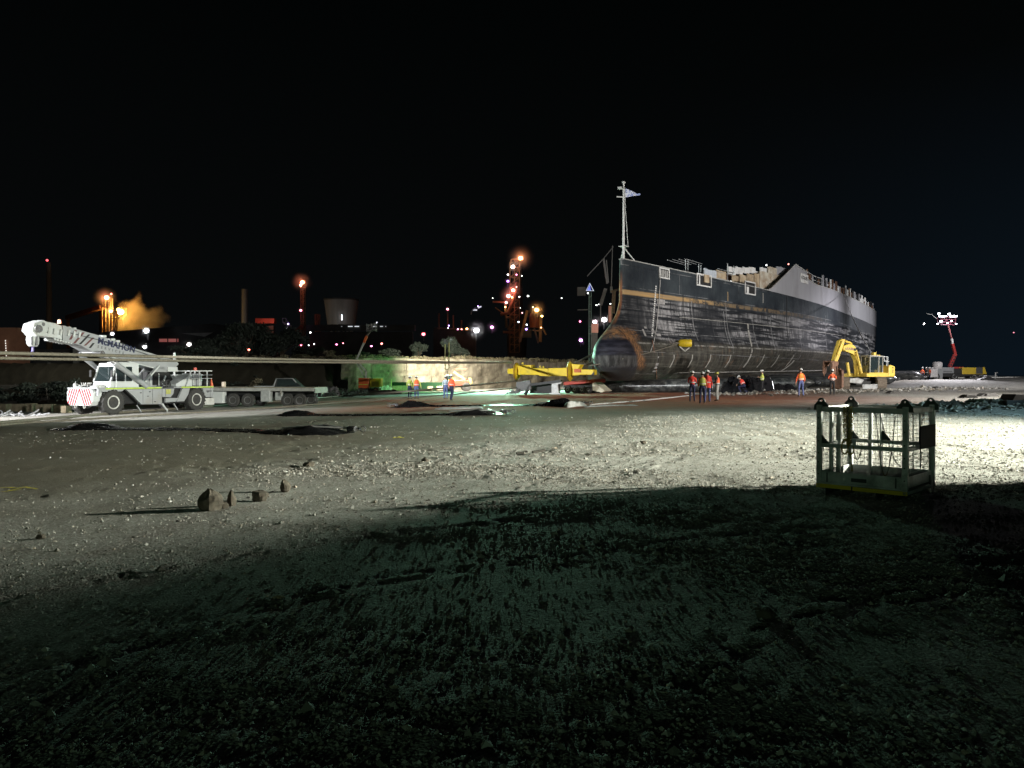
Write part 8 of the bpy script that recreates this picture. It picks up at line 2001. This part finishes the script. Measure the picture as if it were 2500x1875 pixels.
part(r_, 'arm', lambda m: m.tube([P(1150, 768, 330), P(1151, 760, 330), P(1157, 755, 330), P(1163, 751, 330)], .3, 6), SGR); part(r_, 'head', lambda m: [m.box(P(1160, 757, 330), (1.7, .5, .5)), m.box(P(1171, 750, 330), (1.6, .5, .5), Matrix.Rotation(-.4, 3, 'Y'))], emat('dim_white', (.8, .82, .85), .8))
lampst(1167, 748, 329, (.6, .3, 1), .25, 90, 'purple lamp on the curved lamp arm', 0, 0, 10)
# white lamps above the crane boom
for args in ((275, 815, 290, (.95, .97, 1), .55, 420, 'white lamp on the shed roof left, above the painted boom', 2.6, .05, 22), (358, 808, 290, (.9, .95, 1), .85, 1100, 'largest white lamp on the shed above the boom', 4.2, .05, 30), (354, 847, 240, (.95, .97, 1), .5, 420, 'white lamp right below the largest shed lamp', 2.4, .05, 24), (303, 851, 200, (1, .92, .8), .55, 500, 'warm white lamp just over the boom lettering', 2.6, .05, 26), (462, 841, 230, (1, .97, .9), .55, 520, 'white lamp above the crane tail, left of two', 2.6, .05, 24), (500, 853, 230, (1, .97, .92), .55, 520, 'white lamp above the crane tail, right of two', 2.6, .05, 24),
             (17, 814, 300, (1, .8, 1), .25, 0, 'tiny pink white lamp at the far left horizon', 0, 0, 10), (22, 812, 300, (1, .7, .9), .28, 0, 'second tiny lamp at the far left horizon', 0, 0, 10), (608, 854, 112, (1, .18, .12), .16, 26, 'red lamp low in the trees', .8, .08, 10), (822, 841, 250, (1, .2, .45), .3, 0, 'pink lamp behind the bank right of the tank', 0, 0, 8), (838, 838, 250, (1, .25, .35), .2, 0, 'small red lamp right of the pink one', 0, 0, 8), (758, 812, 260, (1, 1, .95), .28, 0, 'white lamp under the tank', 0, 0, 8),
             (754, 843, 260, (.9, 1, .95), .2, 0, 'tiny lamp right of the flare tower foot, left of two', 0, 0, 6), (767, 840, 260, (.9, 1, .95), .2, 0, 'tiny lamp right of the flare tower foot, right of two', 0, 0, 6), (907, 845, 240, (1, .25, .5), .28, 0, 'pink lamp right of the boom lift basket', 0, 0, 10), (932, 839, 240, (1, .22, .2), .34, 60, 'red lamp farther right of the boom lift basket', 0, 0, 7), (1034, 816, 240, (1, .15, .2), .5, 140, 'red lamp on the dark skyline left of the yellow poles', 2, .06, 12),
             (1416, 785, 330, (1, .15, .35), .4, 90, 'pink lamp left of the signal pole', 1.8, .05, 10), (1418, 831, 260, (.9, .3, 1), .55, 200, 'violet lamp left of the signal pole, low down', 2.6, .05, 14), (1371, 728, 330, (1, 1, .95), .24, 0, 'tiny white lamp high between the stove and the pole', 0, 0, 7), (1425, 715, 300, (1, 1, 1), .3, 0, 'white lamp left of the triangle sign', 0, 0, 9), (1435, 716, 300, (1, 1, 1), .26, 0, 'white lamp at the foot of the triangle sign', 0, 0, 9),
             (1452, 786, 200, (1, .75, .8), .5, 420, 'pink white lamp between the signal pole and the bulb', 3, .05, 20), (1475, 781, 200, (.97, .95, 1), .6, 600, 'white lamp just above the bulb', 3, .05, 26), (1456, 745, 260, (1, 1, 1), .22, 0, 'tiny white lamp right of the pole, left of three', 0, 0, 7), (1462, 743, 260, (1, 1, 1), .18, 0, 'tiny white lamp right of the pole, middle of three', 0, 0, 7), (1490, 742, 260, (1, 1, 1), .2, 0, 'tiny white lamp right of the pole, right of three', 0, 0, 7), (2474, 812, 900, (.9, .3, .4), .8, 0, 'tiny red lamp out at sea on the right', 0, 0, 2.0)):
    lampst(*args)
# row of lit windows behind the lift
r_ = works('conveyor_gallery', 'dark gallery with a broken row of lit windows behind the boom lift', 'building', 900, 300)
part(r_, 'wall', lambda m: m.box((P(880, 0, 301).x, 302, P(0, 800, 301).z), (42, 2, 2.2)), SD)
part(r_, 'support', lambda m: m.box((P(880, 0, 301).x, 303, 10), (40, 2, 17)), mat('shed_sheet', (.035, .035, .036)))
for a, b, s in ((850, 861, 1.6), (866, 877, 1.6), (911, 919, 1.2), (928, 935, 1.1), (833, 836, .3), (941, 943, .6)):
    part(r_, 'window', lambda m, a=a, b=b: m.box(P((a + b) / 2, 797, 299.9), ((b - a) / FOC * 300, .2, .34)), emat('lit_window_%d' % int(s * 10), (.85, .9, .95), s * .5))
# derrick silhouettes and the signal pole left of the bow
r_ = works('derrick', 'dim derrick crane silhouette left of the bow', 'crane', 1475, 170)
DM = mat('derrick_grey', (.12, .115, .11), .6)
part(r_, 'jib', lambda m: [m.bar(P(1433, 675, 170), P(1473, 632, 170), .18), m.bar(P(1473, 632, 170), P(1497, 603, 170), .14)], DM)
part(r_, 'mast', lambda m: [m.bar(P(1473, 632, 170), P(1482, 693, 170), .40), m.bar(P(1480, 635, 170), P(1485, 690, 170), .2), m.bar(P(1478, 705, 170), P(1466, 745, 170), .7), m.bar(P(1495, 600, 170), P(1492, 705, 170), .15), m.bar(P(1492, 700, 170), P(1492, 716, 170), .5)], DM)
part(r_, 'stay', lambda m: m.bar(P(1466, 742, 170), P(1466, 790, 170), .2), DM)
part(r_, 'walkway', lambda m: m.bar(P(1410, 757, 172), P(1435, 756, 172), .2), DM)
part(r_, 'cabin', lambda m: m.box(P(1419, 712, 174), (1.8, 1, 1.9)), DM)
world_light('derrick_wash', 'POINT', P(1470, 760, 160), None, 700, (1, .9, .85), rad=.3)
r_ = works('orange_container', 'pinkish lit crate behind the bulb left of the bow', 'crate', 1452, 120)
part(r_, 'crate', lambda m: m.box(P(1451, 802, 120), (1.05, 1, 1.35)), mat('pink_crate', (.45, .20, .16), .6)); part(r_, 'stand', lambda m: m.box((P(1451, 0, 120).x, 120, 6), (.9, .8, 5.8)), SD)
part(r_, 'tank', lambda m: m.box(P(1490, 767, 124), (.55, .5, 2.6)), mat('pink_crate', (.45, .2, .16)))
world_light('crate_wash', 'POINT', P(1468, 790, 114), None, 260, (1, .8, .8), rad=.2)
r_ = works('rusty_post', 'rust brown mooring post rising behind the stem', 'post', 1499, 85)
part(r_, 'post', lambda m: [m.bar(P(1499, 712, 85), P(1496, 765, 85), .35), m.bar(P(1491, 712, 85), P(1507, 708, 85), .2), m.bar(P(1494, 762, 85), P(1493, 800, 85), .12)], RUSTY)
r_ = works('signal_pole', 'tall pole with a lit blue and white triangle left of the bow', 'signal', 1441, 88)
r_.location = Vector((P(1441, 0, 88).x, 88, g1(P(1441, 0, 88).x, 88)))
PG = mat('pole_grey', (.30, .30, .29), .5, .3)
part(r_, 'pole', lambda m: [m.bar(Vector((P(1438, 0, 88).x, 88, .1)), P(1438, 713, 88), .10), m.bar(Vector((P(1443, 0, 88).x, 88, .1)), P(1443, 713, 88), .08)] + [m.bar(P(1438, y, 88), P(1443, y, 88), .06) for y in range(725, 830, 18)], PG)
part(r_, 'triangle_frame', lambda m: m.tube([P(1431, 710, 87.9), P(1439.5, 692, 87.9), P(1449, 710, 87.9)], .065, 6, closed=True), emat('triangle_white', (.75, .78, .95), .6))
part(r_, 'triangle_blue', lambda m: m.prism([(P(1433, 0, 88).x, P(0, 709, 88).z), (P(1440, 0, 88).x, P(0, 695, 88).z), (P(1442, 0, 88).x, P(0, 709, 88).z)], 87.95, 88.0), emat('triangle_blue', (.05, .08, .9), .8))
